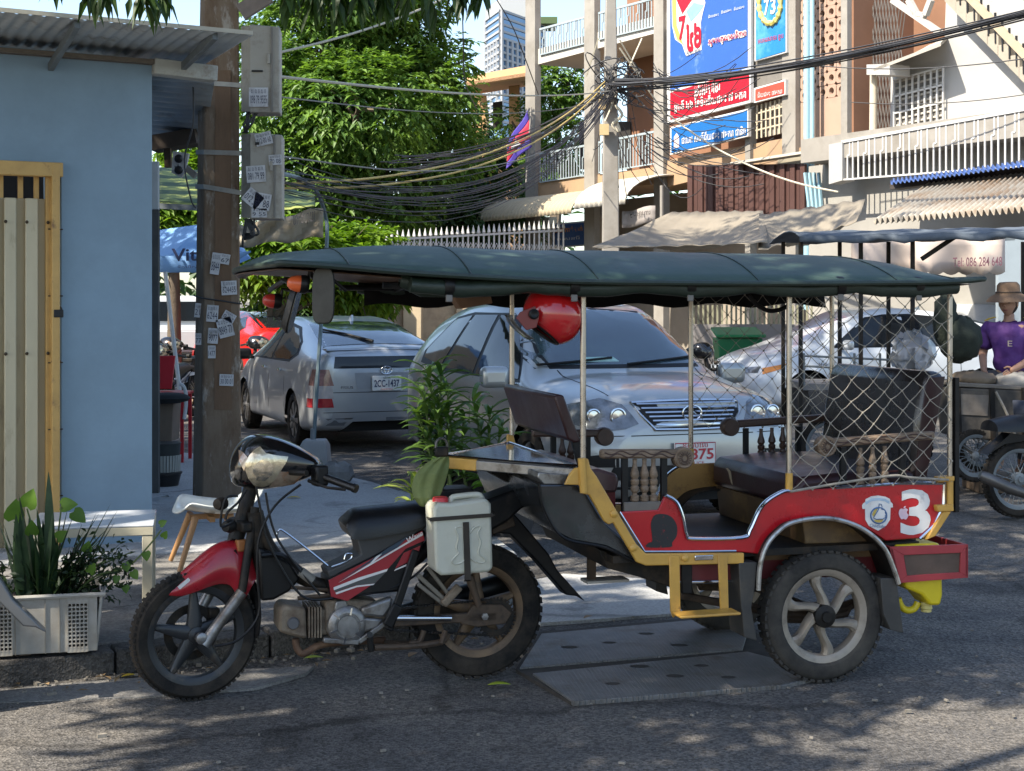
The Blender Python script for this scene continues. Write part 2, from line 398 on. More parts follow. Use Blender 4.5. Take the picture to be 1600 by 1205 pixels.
L.new(mp.outputs[0], bk.inputs['Vector']); bp = N.new('ShaderNodeBump'); bp.inputs['Strength'].default_value = .9; bp.inputs['Distance'].default_value = .006; bp.invert = True
L.new(bk.outputs['Fac'], bp.inputs['Height']); L.new(bp.outputs[0], N['Principled BSDF'].inputs['Normal'])
RUST = mat('rust_gap', (.05, .043, .036), .95, var=.4, scale=14)
q0 = [ground(806, 1046), ground(894, 1099), ground(1228, 1072), ground(1306, 1052), ground(1172, 985), ground(1090, 965), ground(844, 988)]
struct(MB().slab([V((p.x, p.y, -.02)) for p in q0], (0, 0, .023)).build('trench', RUST))
for nm, q, slots in (('far', [(812, 1043), (1160, 1014), (1168, 988), (1090, 968), (846, 990)], [(890, 1011), (952, 1004), (1062, 1008), (1010, 990)]),
                     ('near', [(832, 1052), (896, 1096), (1225, 1070), (1300, 1052), (1168, 1018)], [(957, 1068), (1055, 1056), (1000, 1041), (1096, 1040), (1138, 1058)])):
    pl = tag(MB().slab([ground(x, y, .012) - V((0, 0, .022)) for x, y in q], (0, 0, .022)).build('checker_plate', PLATE, bevel=.003), 'worn steel checker plate %s over the road drain' % ('farther from the camera' if nm == 'far' else 'nearest the camera'), 'drain plate', 'checker plates over the drain')
    for x, y in slots:
        c = ground(x, y, .0125)
        w = random.uniform(.028, .045)
        MB().add([c + V((w * math.cos(t) * random.uniform(.8, 1.1), w * .75 * math.sin(t) * random.uniform(.8, 1.1), 0)) for t in [i * math.pi / 6 for i in range(12)]] , [tuple(range(12))]).slab([c + V((w * 1.15 * math.cos(i * math.pi / 5), w * .8 * math.sin(i * math.pi / 5), -.02)) for i in range(10)], (0, 0, .0195)).build('lifting_slot', RUST, pl)
# rocks by the kerb and the loose stone block beside the street
def rock(name, c, r, m, label, seed):
    rnd = random.Random(seed); mb = MB().ball(c, r, 12, 7)
    for p in mb.v:
        k = 1 + rnd.uniform(-.16, .16); d = p - V(c); p.x, p.y, p.z = (V(c) + d * k)
        if p.z < c[2] - r[2] * .7: p.z = c[2] - r[2] * .7
    return tag(mb.build(name, m, smooth=30), label, 'stone')
GREY = mat('grey_stone', (.2, .2, .195), .95, var=.3, scale=9, bump=.8, bscale=30)
c = ground(762, 958); rock('stone', (c.x, c.y + .1, .11), (.13, .14, .17), GREY, 'rough grey stone behind the motorcycle rear wheel', 3)
c = ground(525, 752, .12); rock('stone', (c.x, c.y, .19), (.16, .12, .1), GREY, 'flat grey stone lying beside the concrete post base', 5)

# ================================================================== blue house with the yellow gate
BLUE = mat('blue_wall_paint', (.215, .31, .395), .8, var=.09, scale=1.2, bump=.08, bscale=25, dirt=[((.185, .265, .335), .56, 1.7, .14), ((.34, .43, .5), .72, 11, .02), ((.10, .12, .13), .74, 6, .03)])
W0 = V((-2.34, 9.65, 0)); WD = KD; WN = KN          # right corner of the front, wall direction, outward
def W(t, out, z): return W0 + WD * t + WN * out + V((0, 0, z))
hs = thing('blue_house', 'light blue painted house front with a yellow gate on the left', 'house', W0, 28)
HF = Frame((W0.x, W0.y), math.degrees(math.atan2(WD.y, WD.x)))
def hp(x, y, v=0): return HF.hit(x, y, v)
g0 = HF.uz(96, 258, 0); gl, gt_ = g0
MB().slab([W(gl, 0, .1), W(0, 0, .1), W(0, 0, 3.25), W(-6, 0, 3.30), W(-6, 0, gt_), W(gl, 0, gt_)], WN * -.18).build('wall', BLUE, hs)
MB().slab([W(-.01, -.18, .1), W(-.01, -5.5, .1), W(-.01, -5.5, 3.2), W(-.01, -.18, 3.2)], WD * -.16).build('side_wall', BLUE, hs)
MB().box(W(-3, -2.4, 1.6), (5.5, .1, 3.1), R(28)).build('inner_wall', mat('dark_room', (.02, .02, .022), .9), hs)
YEL = mat('yellow_gate_paint', (.50, .31, .10), .55, var=.15, scale=8, dirt=((.22, .12, .05), .66, 9))
CREAM = mat('cream_slat', (.50, .44, .30), .5, var=.1, scale=5, stretch=(1, 1, .3), dirt=((.25, .2, .12), .68, 6))
TAN = mat('tan_slat', (.37, .29, .165), .55, var=.12, scale=5, stretch=(1, 1, .3), dirt=((.2, .14, .08), .66, 6))
ga = part('gate', hs)
fr = MB().bar(W(gl - .045, .02, .12), W(gl - .045, .02, gt_), .05, .085, WN).bar(W(gl, .025, gt_ - .035), W(-6, .025, gt_ - .035), .09, .07, WN)
fr.build('gate_frame', YEL, ga, bevel=.006)
zs = HF.uz(50, 310, 0)[1]
for x in (3, 34, 59, 79):
    u = HF.uz(x, 300, 0)[0]; MB().bar(W(u, -.05, zs - .05), W(u, -.05, gt_ - .06), .03, .03, WN).build('gate_bar', YEL, ga, bevel=.003)
u = HF.uz(81, 300, 0)[0]; MB().bar(W(u, -.01, .15), W(u, -.01, gt_ - .06), .075, .04, WN).build('gate_stile', YEL, ga, bevel=.004)
for i in range(5):
    z = .45 + i * .42; MB().box(W(u + .02, .014, z), (.09, .01, .008), R(28)).build('gate_seam', mat('dark_seam', (.03, .02, .015), .8), ga)
xs = [-40, -25, -8, 8, 24, 41, 58, 74]
for i in range(len(xs) - 1):
    u0, u1 = HF.uz(xs[i], 600, 0)[0], HF.uz(xs[i + 1], 600, 0)[0]
    d = .028 if i % 2 else -.005
    MB().slab([W(u0 - .006, -.02 + d, .14), W(u1 + .006, -.02 + d, .14), W(u1 + .006, -.02 + d, zs), W(u0 - .006, -.02 + d, zs)], WN * -.03).build('gate_slat', CREAM if i % 2 else TAN, ga, bevel=.008)
    if i % 2 == 0:
        for zz in (1.35, zs - .15): MB().ball(W(u1, .02, zz), .011, 8, 5).build('gate_rivet', mat('rivet', (.06, .045, .03), .6, metal=.6), ga)
IRON = mat('black_iron', (.02, .02, .021), .5, metal=.4, var=.3)
lk = part('padlock', hs); p = hp(90, 490, .03)
p = HF.hit(91, 490, -.05)
MB().box(p, (.06, .035, .05), R(28)).build('lock_body', IRON, lk, bevel=.006)
MB().tube(arc(p + V((0, 0, .025)), .02, 0, math.pi, 8, WD, (0, 0, 1)), .006).build('shackle', IRON, lk)
p1, p2 = HF.hit(88, 565, -.05), HF.hit(89, 612, -.05)
MB().tube([p1, p2], .009).tube([p1 + WD * -.03, p1 + WD * .03], .006).build('gate_bolt', mat('rusty_bolt', (.10, .05, .03), .8, var=.4), hs)
# roof eave: corrugated sheet with steel brackets
def corr(o, a, b, nw, amp, rows=2, prof='sin'):      # sheet from o spanned by a (across the waves) and b (along them)
    o, a, b = V(o), V(a), V(b); nrm = a.cross(b).normalized(); n = nw * 8; mb = MB()
    def h(t):
        q = (t * nw) % 1
        if prof == 'sin': return math.sin(q * 2 * math.pi)
        return 1 if .1 < q < .3 else (-1 if q > .4 or q < 0 else 0)
    mb.grid([[o + a * (i / n) + b * (j / rows) + nrm * amp * h(i / n) for i in range(n + 1)] for j in range(rows + 1)])
    return mb
ZINC = mat('zinc_sheet', (.33, .36, .38), .45, metal=.35, var=.2, scale=3, dirt=((.20, .18, .15), .64, 4))
STEEL = mat('grey_steel', (.16, .18, .19), .55, metal=.3, var=.25, dirt=((.12, .07, .04), .7, 10))
e0, e1 = W(-4.5, .75, 3.35), W(.434, .75, 3.325)
corr(e0, e1 - e0, (W(.434, -.9, 3.27) - e1), 64, .006, 2).build('roof_sheet', ZINC, hs, solid=.003)
MB().bar(e0 + V((0, 0, .012)), e1 + V((0, 0, .012)), .012, .025).build('eave_trim', mat('pale_trim', (.45, .42, .34), .6), hs)
MB().bar(W(-4.5, .03, 3.235), W(0, .03, 3.225), .03, .07, WN).build('wall_plate', mat('old_wood', (.13, .11, .09), .85, var=.3, scale=6, stretch=(3, 3, 20)), hs)
MB().bar(W(0, .0, 3.2), W(.42, -.0, 3.18), .1, .13, WN).build('roof_beam', mat('pale_beam', (.42, .43, .4), .8, dirt=((.25, .22, .18), .6, 6)), hs, bevel=.006)
for t in (-.62, -2.3, .21):
    MB().bar(W(t, .7, 3.31), W(t - .02, .0, 3.15 if t < 0 else 3.2), .035, .05).build('eave_bracket', STEEL, hs, bevel=.003)
# lean-to roof along the side street, underside seen
a0 = at(232, 118, 10.1); a1 = at(335, 128, 10.1); b0 = at(236, 222, 12.6)
corr(a0, (b0 - a0) , (a1 - a0) * 1.0, 14, .014, 2).build('side_roof_sheet', ZINC, hs, solid=.003)
p0, p1 = at(243, 325, 10.4), at(243, 770, 10.4)
MB().bar(p0, p1, .05, .05).build('corner_post', mat('dark_post', (.06, .062, .06), .7, var=.3), hs)
MB().box(at(240, 290, 10.3), (.07, .05, .33)).build('wall_panel', mat('pale_board', (.4, .42, .42), .7), hs)
# ================================================================== shared pieces
def decal(poly, ray, bvh, name, m, parent, off=.004, cell=.06, smooth=60):
    bm = bmesh.new(); vs_ = [bm.verts.new((x, y, 0)) for x, y in poly]; f = bm.faces.new(vs_)
    bmesh.ops.triangulate(bm, faces=[f])
    xs = [p[0] for p in poly]; ys = [p[1] for p in poly]
    for ax, lo, hi in ((0, min(xs), max(xs)), (1, min(ys), max(ys))):
        k = int((hi - lo) / cell)
        for i in range(1, k + 1):
            co = [0, 0, 0]; no = [0, 0, 0]; co[ax] = lo + (hi - lo) * i / (k + 1); no[ax] = 1
            bmesh.ops.bisect_plane(bm, geom=bm.verts[:] + bm.edges[:] + bm.faces[:], plane_co=co, plane_no=no)
    bm.verts.ensure_lookup_table()
    nr = {}; last = None; miss = []
    for v in bm.verts:
        o_, d_ = ray(v.co.x, v.co.y); loc, n_, i_, dist = bvh.ray_cast(o_, d_)
        if loc is None: miss.append(v); continue
        if n_.dot(d_) > 0: n_ = -n_
        nr[v] = (loc + n_ * off, n_)
    for v in miss:
        if not nr: bm.free(); return None
        w = min(nr, key=lambda q: (q.co - v.co).length_squared); o_, d_ = ray(v.co.x, v.co.y)
        ref = nr[w]; t = (ref[0] - o_).dot(ref[1]) / (d_.dot(ref[1]) or 1e-6); nr[v] = (ref[0] + d_ * 1e-6, ref[1])
    for v, (p, n_) in nr.items(): v.co = p
    be = [e for e in bm.edges if e.is_boundary]
    r = bmesh.ops.extrude_edge_only(bm, edges=be)
    for v in [g for g in r['geom'] if isinstance(g, bmesh.types.BMVert)]:
        best = min(nr, key=lambda q: (q.co - v.co).length_squared) if len(nr) < 60 else None
        if best is None:
            loc, n_, i_, d_ = bvh.find_nearest(v.co)
            n_ = (v.co - loc).normalized() if loc is not None and (v.co - loc).length > 1e-6 else n_
        else: n_ = nr[best][1]
        v.co -= n_ * (off * 1.6)
    bmesh.ops.remove_doubles(bm, verts=bm.verts, dist=1e-5)
    mb = MB(); bm.verts.index_update(); mb.v = [v.co.copy() for v in bm.verts]; mb.f = [tuple(q.index for q in fc.verts) for fc in bm.faces]; bm.free()
    return mb.build(name, m, parent, smooth=smooth)
def camray(x, y): return V((0, 0, H)), V(((x - CX) / F, 1, -(y - HY) / F)).normalized()
def bvh_of(mb): return BVHTree.FromPolygons(mb.v, mb.f)

RUBBER = mat('tyre_rubber', (.012, .0115, .011), .85, var=.3, scale=9, bump=.2, bscale=80, spec=.2, dirt=((.052, .042, .032), .55, 6, .15))
DUSTY = mat('dusty_tyre', (.02, .0195, .019), .9, var=.3, scale=9, spec=.2, dirt=((.075, .067, .056), .52, 5, .18))
BLK = mat('black_plastic', (.006, .006, .0065), .42, var=.25, scale=12, spec=.3, dirt=((.035, .029, .024), .66, 8, .12))
GLOSS = mat('glossy_black', (.008, .008, .009), .12, var=.0, coat=.6)
FRAME_BLK = mat('grimy_black_metal', (.012, .011, .010), .55, metal=.2, var=.3, scale=14, spec=.3, dirt=((.06, .04, .024), .60, 9, .12))
BROWN = mat('rust_brown_metal', (.075, .05, .032), .7, metal=.25, var=.35, scale=14, dirt=((.035, .025, .018), .58, 12))
RIMB = mat('bronze_rim', (.15, .095, .052), .55, metal=.35, var=.2, scale=10, dirt=((.06, .042, .03), .58, 9, .15))
ALU = mat('dull_aluminium', (.25, .245, .24), .4, metal=.7, var=.3, scale=14, dirt=((.10, .075, .052), .59, 9, .12))
DIRTALU = mat('dirty_engine_metal', (.22, .175, .125), .7, metal=.3, var=.3, scale=16, bump=.3, bscale=60, dirt=((.09, .06, .04), .56, 9, .12))
CHROME = mat('chrome', (.62, .63, .65), .14, metal=1., var=.1, scale=20, rvar=.06)
REDP = mat('red_fender_paint', (.30, .012, .02), .28, var=.08, scale=4, coat=.5, rvar=.05)
WHT = mat('white_print', (.62, .60, .58), .5, var=.06)
RED = mat('red_print', (.27, .014, .022), .35, var=.1, coat=.3)
NAVY = mat('dark_blue_print', (.02, .04, .065), .4, var=.15)
HATCH = stripemat('hatched_print', (.10, .105, .1), (.02, .02, .02), 260, 'X', .5)
VINYL = mat('black_vinyl', (.006, .0065, .0075), .36, spec=.4, var=.2, scale=7, bump=.12, bscale=120, rvar=.08)

def tyre_mb(c, ax, r, w, rim_r, blocks=46, n=48, bh=.016):
    mb = MB()
    prof = [(rim_r - .004, -w * .30), (rim_r + .012, -w * .46), ((r + rim_r) / 2 + .01, -w * .5), (r - .016, -w * .42), (r - .004, -w * .22), (r, 0),
            (r - .004, w * .22), (r - .016, w * .42), ((r + rim_r) / 2 + .01, w * .5), (rim_r + .012, w * .46), (rim_r - .004, w * .30)]
    mb.lathe(c, ax, prof, n, closed=True)
    ax = V(ax).normalized(); x = ax.cross(V((0, 0, 1))).normalized(); y = V((0, 0, 1))
    for i in range(blocks):
        for sgn in (-1, 1):
            q = 2 * math.pi * (i + (.25 if sgn > 0 else -.25)) / blocks
            rd = x * math.cos(q) + y * math.sin(q); tg = -x * math.sin(q) + y * math.cos(q)
            M = Matrix((tg, ax, rd)).transposed()
            mb.box(V(c) + rd * (r - .006) + ax * sgn * w * .24, (2 * math.pi * r / blocks * .62, w * .34, bh), M=M)
    return mb
def wheel(parent, c, ax, r, w, rim_r, style, m_rim, m_tyre=None, hub_r=.035, name='wheel', blocks=46, m_hub=None, bh=.0115):
    """c: centre, ax: axle direction; sub-parts tyre, rim, spoke, hub"""
    g = part(name, parent); c = V(c); ax = V(ax).normalized(); x = ax.cross(V((0, 0, 1))).normalized(); y = V((0, 0, 1))
    tyre_mb(c, ax, r, w, rim_r, blocks, 48, bh).build('tyre', m_tyre or RUBBER, g, smooth=35)
    MB().lathe(c, ax, [(rim_r + .006, -w * .36), (rim_r - .012, -w * .34), (rim_r - .028, -w * .24), (rim_r - .034, 0), (rim_r - .028, w * .24), (rim_r - .012, w * .34), (rim_r + .006, w * .36), (rim_r + .002, 0)], 48, closed=True).build('rim', m_rim, g)
    MB().lathe(c, ax, [(0.004, -w * .62), (hub_r * .45, -w * .62), (hub_r * .5, -w * .5), (hub_r, -w * .42), (hub_r * 1.05, -w * .1), (hub_r * 1.05, w * .1), (hub_r, w * .42), (hub_r * .5, w * .6), (.004, w * .6)], 24).build('hub', m_hub or m_rim, g)
    def pt(rad, ang, h): return c + (x * math.cos(ang) + y * math.sin(ang)) * rad + ax * h
    if style == 'five':
        for i in range(5):
            a = 2 * math.pi * i / 5 + .35; rs = []
            for k in range(5):
                t = k / 4; rad = hub_r * .8 + (rim_r - .03 - hub_r * .8) * t; hw = .02 * (1 - t) + .013; dth = w * (.32 - .1 * t)
                rs.append([pt(rad, a, 0) + (-x * math.sin(a) + y * math.cos(a)) * hw * sx + ax * dth * sz for sx, sz in ((-1, -.6), (-.5, -1), (.5, -1), (1, -.6), (1, .6), (-1, .6))])
            MB().rings(rs).build('spoke', m_rim, g)
    elif style == 'curved':
        for i in range(6):
            a0 = 2 * math.pi * i / 6 + .2; rs = []
            for k in range(9):
                t = k / 8; a = a0 + .52 * math.sin(t * math.pi * .62) ; rad = hub_r * .7 + (rim_r - .028 - hub_r * .7) * t
                hw = .017 + .012 * abs(2 * t - .9) ** 2; dth = w * (.34 - .12 * t)
                tg = (-x * math.sin(a) + y * math.cos(a)) * .93 - (x * math.cos(a) + y * math.sin(a)) * .3 * (1 - t)
                rs.append([pt(rad, a, 0) + tg * hw * sx + ax * dth * sz for sx, sz in ((-1, -.55), (-.45, -1), (.45, -1), (1, -.55), (1, .6), (-1, .6))])
            MB().rings(rs).build('spoke', m_rim, g)
    elif style == 'wire':
        mb = MB()
        for i in range(28):
            a = 2 * math.pi * i / 28; b = a + (.35 if i % 2 else -.35); s = 1 if (i // 2) % 2 else -1
            mb.tube([pt(hub_r, b, s * w * .3), pt(rim_r - .02, a, 0)], .0035, 5)
        mb.build('wire_spokes', m_rim, g)
    elif style == 'car':
        for i in range(7):
            a = 2 * math.pi * i / 7; rs = []
            for k in range(4):
                t = k / 3; rad = hub_r * .6 + (rim_r - .015 - hub_r * .6) * t
                rs.append([pt(rad, a, 0) + (-x * math.sin(a) + y * math.cos(a)) * (.02 + .012 * t) * sx + ax * (-w * .42 + (.02 if sz > 0 else 0)) for sx, sz in ((-1, 0), (1, 0), (1, 1), (-1, 1))])
            MB().rings(rs).build('spoke', m_rim, g)
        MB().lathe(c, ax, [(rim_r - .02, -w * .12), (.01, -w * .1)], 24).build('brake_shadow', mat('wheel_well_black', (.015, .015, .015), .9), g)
    return g

# ================================================================== the motorcycle
B = Frame((-.157, 6.64), 17.5)
Sf = Frame(B.p(-1.24, 0, 0).to_2d(), 30)
bike = thing('motorcycle', 'worn red and black motorcycle with a jerrycan strapped beside its seat', 'motorcycle', B.p(-.6, 0, 0), 17.5)
axr, axs = B.n, Sf.n
rw = wheel(bike, B.p(0, 0, .298), axr, .298, .09, .205, 'five', RIMB, RUBBER, .045, 'rear_wheel', 44)
fw = wheel(bike, Sf.p(0, 0, .272), axs, .272, .075, .208, 'five', mat('dark_grey_rim', (.028, .03, .033), .4, metal=.3, var=.25, dirt=((.08, .065, .05), .62, 10)), RUBBER, .036, 'front_wheel', 64, None, .009)
# front brake disc, caliper and fork
c = Sf.p(0, .05, .272)
MB().lathe(c, axs, [(.118, -.003), (.118, .003), (.082, .003), (.082, -.003)], 40, closed=True).build('brake_disc', FRAME_BLK, bike)
MB().box(Sf.p(.10, .06, .33), (.05, .05, .07), R(30)).build('brake_caliper', FRAME_BLK, bike, bevel=.008)
for sgn in (-1, 1):
    v = .078 * sgn; ax_p = Sf.p(0, v, .272); fp = [Sf.hit(318, 1008, v) if sgn < 0 else Sf.p(-.012, v, .255), Sf.hit(352, 960, v) if sgn < 0 else Sf.p(.07, v, .39), Sf.hit(378, 925, v) if sgn < 0 else Sf.p(.13, v, .49)]
    top = Sf.p(.245, v * .8, .80)
    MB().tube([fp[0], fp[1], fp[2]], [.026, .024, .025], 12).build('fork_slider', ALU, bike)
    MB().tube([fp[2], top], .019, 10).build('fork_tube', FRAME_BLK, bike)
    MB().lathe(ax_p, axs * sgn, [(.004, .0), (.024, 0), (.024, .02), (.012, .026), (.004, .026)], 12).build('axle_nut', ALU, bike)
st = [Sf.p(.18, 0, .66), Sf.p(.21, 0, .74), Sf.p(.255, 0, .90)]
MB().tube(st, [.035, .034, .03], 12).build('steering_tube', FRAME_BLK, bike)
MB().box(Sf.p(.2, 0, .72), (.05, .19, .045), R(30)).build('fork_clamp', FRAME_BLK, bike, bevel=.01)
# front mudguard
top = [(257, 921), (276, 902), (299, 881), (325, 859), (345, 847), (366, 845), (386, 852), (399, 868), (401, 890)]
bot = [(262, 931), (284, 932), (304, 925), (320, 918), (340, 912), (358, 914), (369, 930), (379, 936), (394, 912)]
T_ = cr([Sf.hit(x, y, 0) for x, y in top], 3); B_ = cr([Sf.hit(x, y, -.05) - axs * -.05 for x, y in bot], 3)
wd = [.03 + .033 * min(1, i / 8) for i in range(len(T_))]
MB().shell(T_, B_, axs, wd, 11).build('front_mudguard', REDP, bike, solid=.004, smooth=70)
p = Sf.hit(268, 916, -.035); MB().slab([Sf.hit(x, y, -.045) for x, y in ((277, 917), (294, 903), (298, 907), (281, 921))], axs * -.0015).build('mudguard_sticker', WHT, bike)
MB().tube(cr([Sf.p(.16, 0, .62), Sf.p(.235, 0, .5), Sf.p(.27, 0, .36), Sf.p(.262, 0, .24)], 4), [.05] * 12 + [.045], 8, flat=.35).build('splash_guard', BLK, bike)
# front cowl and lamps
def cowl_ring(u, hw, zc, hh, k=44):
    out = []
    for i in range(k):
        q = 2 * math.pi * i / k; cs, sn = math.cos(q), math.sin(q)
        out.append(Sf.p(u, hw * math.copysign(abs(cs) ** .8, cs), zc + hh * math.copysign(abs(sn) ** .8, sn)))
    return out
cw = [cowl_ring(*a) for a in ((.165, .03, .95, .03), (.18, .075, .955, .065), (.215, .118, .975, .095), (.27, .15, .985, .116), (.34, .172, .985, .112), (.42, .18, .978, .088), (.49, .165, .97, .055), (.54, .10, .965, .03))]
cw = [list(q) for q in zip(*[cr([r[j] for r in cw], 5) for j in range(44)])]
cm = MB().rings(cw); cm.build('front_cowl', GLOSS, bike, smooth=60)
cb = bvh_of(cm)
LENS = mat('cloudy_headlamp_lens', (.50, .43, .30), .16, metal=.6, var=.35, scale=34, bump=.12, bscale=60, coat=1., dirt=[((.66, .60, .46), .6, 18, .1), ((.2, .17, .12), .62, 11, .08)])
ORNG = mat('indicator_lens', (.40, .31, .23), .18, metal=.45, var=.4, scale=26, coat=.5, dirt=((.35, .12, .03), .58, 14))
hl = decal([(400, 703), (407, 699), (416, 709), (432, 712), (450, 714), (447, 722), (438, 736), (430, 748), (421, 756), (410, 759), (398, 757), (389, 747), (385, 735), (385, 724), (391, 712)], camray, cb, 'headlamp', LENS, bike, .008, 5)
decal([(395, 738), (399, 726), (408, 719), (420, 720), (428, 729), (425, 741), (415, 749), (402, 748)], camray, cb, 'lamp_reflector', mat('reflector_bowl', (.62, .58, .48), .1, metal=.95, var=.5, scale=40), bike, .0105, 4)
decal([(438, 737), (470, 737), (472, 742), (459, 754), (440, 758), (421, 758)], camray, cb, 'indicator', ORNG, bike, .008, 12)
decal([(375, 704), (382, 708), (389, 716), (383, 736), (376, 722)], camray, cb, 'indicator', ORNG, bike, .008, 12)
# handlebar, grips, controls
MB().tube([Sf.p(.40, -.26, .955), Sf.p(.33, -.1, .95), Sf.p(.33, .1, .95), Sf.p(.40, .26, .955)], .013, 8).build('handlebar', FRAME_BLK, bike)
for sgn in (-1, 1):
    g0, g1 = (Sf.hit(508, 746, -.22), Sf.hit(557, 764, -.36)) if sgn < 0 else (Sf.p(.43, .22, .955), Sf.p(.50, .36, .93))
    MB().tube([g0, g0.lerp(g1, .9), g0.lerp(g1, .91), g1], [.017, .017, .02, .019], 12).build('grip', VINYL, bike)
    q = g0 + (g0 - g1).normalized() * .03
    MB().box(q, (.06, .07, .09), R(30)).build('switch_box', BLK, bike, bevel=.012)
    MB().tube([q + V((0, 0, -.02)) + Sf.e * -.05, g0.lerp(g1, .6) + Sf.e * -.075 + V((0, 0, -.01)), g1 + Sf.e * -.05], [.008, .006, .007], 6).build('lever', FRAME_BLK, bike)
# cables and loose wiring round the bare steering head
mb = MB()
for pts in ([(470, 757), (430, 790), (405, 840), (402, 900), (404, 960), (372, 1000), (335, 1010)], [(385, 765), (372, 785), (356, 800), (352, 812)], [(400, 760), (408, 800), (420, 850), (470, 930), (520, 935)], [(415, 770), (425, 820), (445, 860), (500, 930)], [(520, 935), (590, 925), (640, 905), (668, 880)], [(365, 815), (345, 822), (352, 780), (372, 775)]):
    vv = [-.09 - .004 * i for i in range(len(pts))]
    mb.tube(cr([B.hit(x, y, v) for (x, y), v in zip(pts, vv)], 5), .0055, 6)
mb.build('cables', BLK, bike)
for x, y in ((345, 787), (358, 822)):
    p = Sf.hit(x, y, -.05); MB().lathe(p, Sf.e * -1 + axs * -.6, [(.004, -.02), (.026, -.02), (.03, .0), (.022, .025), (.004, .028)], 14).build('horn', FRAME_BLK, bike)
p = Sf.hit(378, 852, -.03); MB().box(p, (.05, .04, .05), R(30)).build('orange_bracket', mat('orange_plastic', (.3, .11, .03), .5), bike, bevel=.006)
# frame
MB().tube(cr([B.hit(400, 800, 0), B.hit(418, 850, 0), B.hit(455, 893, 0), B.hit(505, 915, 0), B.hit(545, 915, 0), B.hit(640, 880, 0), B.hit(690, 830, 0)], 5), .03, 10).build('frame_tube', FRAME_BLK, bike)
MB().tube([B.hit(399, 800, 0), B.hit(403, 860, 0), B.hit(413, 925, 0)], [.035, .03, .02], 10).build('down_tube', FRAME_BLK, bike)
MB().slab([B.hit(x, y, -.06) for x, y in ((403, 855), (420, 862), (455, 880), (470, 905), (452, 925), (428, 938), (408, 940))], B.n * .12).build('air_box', BLK, bike, bevel=.012)
mb = MB()
for dv in (-.075, -.05):
    mb.tube(cr([B.hit(432, 838, dv), B.hit(436, 828, dv), B.hit(446, 832, dv), B.hit(480, 858, dv), B.hit(512, 884, dv)], 4), .005, 6)
mb.tube(cr([B.hit(518, 886, -.06), B.hit(545, 876, -.06), B.hit(550, 866, -.06), B.hit(541, 866, -.06), B.hit(538, 874, -.06)], 4), .004, 6)
mb.build('luggage_hook', CHROME, bike)
MB().tube(cr([B.hit(408, 868, -.08), B.hit(440, 868, -.08), B.hit(470, 890, -.08), B.hit(490, 908, -.08)], 4), .012, 8).build('intake_hose', BLK, bike)
MB().tube([B.hit(470, 893, -.085), B.hit(488, 907, -.085)], .021, 12).build('spark_cap', mat('grey_cap', (.16, .15, .13), .7), bike)
MB().tube([B.hit(455, 918, -.06), B.hit(516, 922, -.06)], .008, 6).tube([B.hit(465, 935, -.06), B.hit(516, 930, -.06)], .01, 6).build('engine_hanger', BROWN, bike)
# engine
en = part('engine', bike)
def prism_px(poly, v0, v1, name, m, par, bevel=.008, fr=B): return MB().slab(fr.pts(poly, v0), fr.n * (v1 - v0)).build(name, m, par, bevel=bevel)
prism_px([(436, 955), (444, 946), (478, 950), (480, 1000), (455, 994), (436, 988)], -.085, .085, 'cylinder_head', DIRTALU, en, .014)
for i in range(5):
    x = 482 + i * 4.6; prism_px([(x, 949), (x + 2.6, 949), (x + 2.6, 997), (x, 997)], -.08, .08, 'cooling_fin', DIRTALU, en, .001)
prism_px([(480, 955), (510, 952), (512, 992), (480, 992)], -.06, .06, 'cylinder', DIRTALU, en, .006)
MB().lathe(B.hit(458, 974, -.085), B.n * -1, [(.004, .012), (.022, .012), (.027, 0)], 18).build('valve_cover', mat('grey_cover', (.11, .11, .115), .5, metal=.4), en)
prism_px([(508, 940), (545, 936), (590, 940), (606, 960), (600, 985), (560, 1003), (520, 1002), (508, 985)], -.07, .07, 'crankcase', DIRTALU, en, .012)
cc = B.hit(541, 976, -.07)
MB().lathe(cc, B.n * -1, [(.085, 0), (.083, .022), (.07, .034), (.056, .036), (.054, .03), (.046, .03), (.044, .036), (.004, .038)], 36).build('flywheel_cover', ALU, en)
for i in range(6):
    a = i * math.pi / 3 + .3; d1 = B.e * math.cos(a) + V((0, 0, math.sin(a)))
    MB().bar(cc + d1 * .048 + B.n * -.036, cc + d1 * .078 + B.n * -.033, .007, .006, B.n).build('cover_rib', CHROME, en)
prism_px([(525, 940), (540, 937), (545, 950), (522, 956)], -.085, -.06, 'stator_cover', ALU, en, .006)
prism_px([(564, 950), (614, 933), (612, 950), (600, 966), (566, 962)], -.10, -.05, 'sprocket_cover', ALU, en, .012)
prism_px([(566, 965), (600, 968), (590, 982), (566, 990)], -.095, -.05, 'case_cover', ALU, en, .01)
mb = MB().tube(cr([B.hit(462, 998, -.03), B.hit(464, 1012, -.03), B.hit(474, 1021, -.03), B.hit(500, 1008, -.02), B.hit(540, 1003, .02), B.hit(600, 1000, .08)], 5), .016, 10)
mb.build('exhaust_pipe', mat('rusty_exhaust', (.11, .06, .035), .75, metal=.2, var=.4, scale=16, dirt=((.2, .12, .07), .6, 8)), en)
MB().tube([B.p(-.42, .13, .25), B.p(-.3, .14, .27), B.p(.1, .16, .36), B.p(.28, .165, .40)], [.02, .045, .05, .045], 14).build('muffler', BLK, bike)
MB().bar(B.hit(505, 1000, -.09), B.hit(560, 1003, -.09), .03, .022).bar(B.hit(560, 1003, -.09), B.hit(600, 975, -.09), .02, .022).build('gear_linkage', ALU, bike, bevel=.004)
MB().tube([B.hit(578, 992, -.07), B.hit(578, 992, -.21)], .013, 10).tube([B.hit(578, 996, -.1), B.hit(580, 1018, -.1)], .014, 8).build('footpeg', BLK, bike)
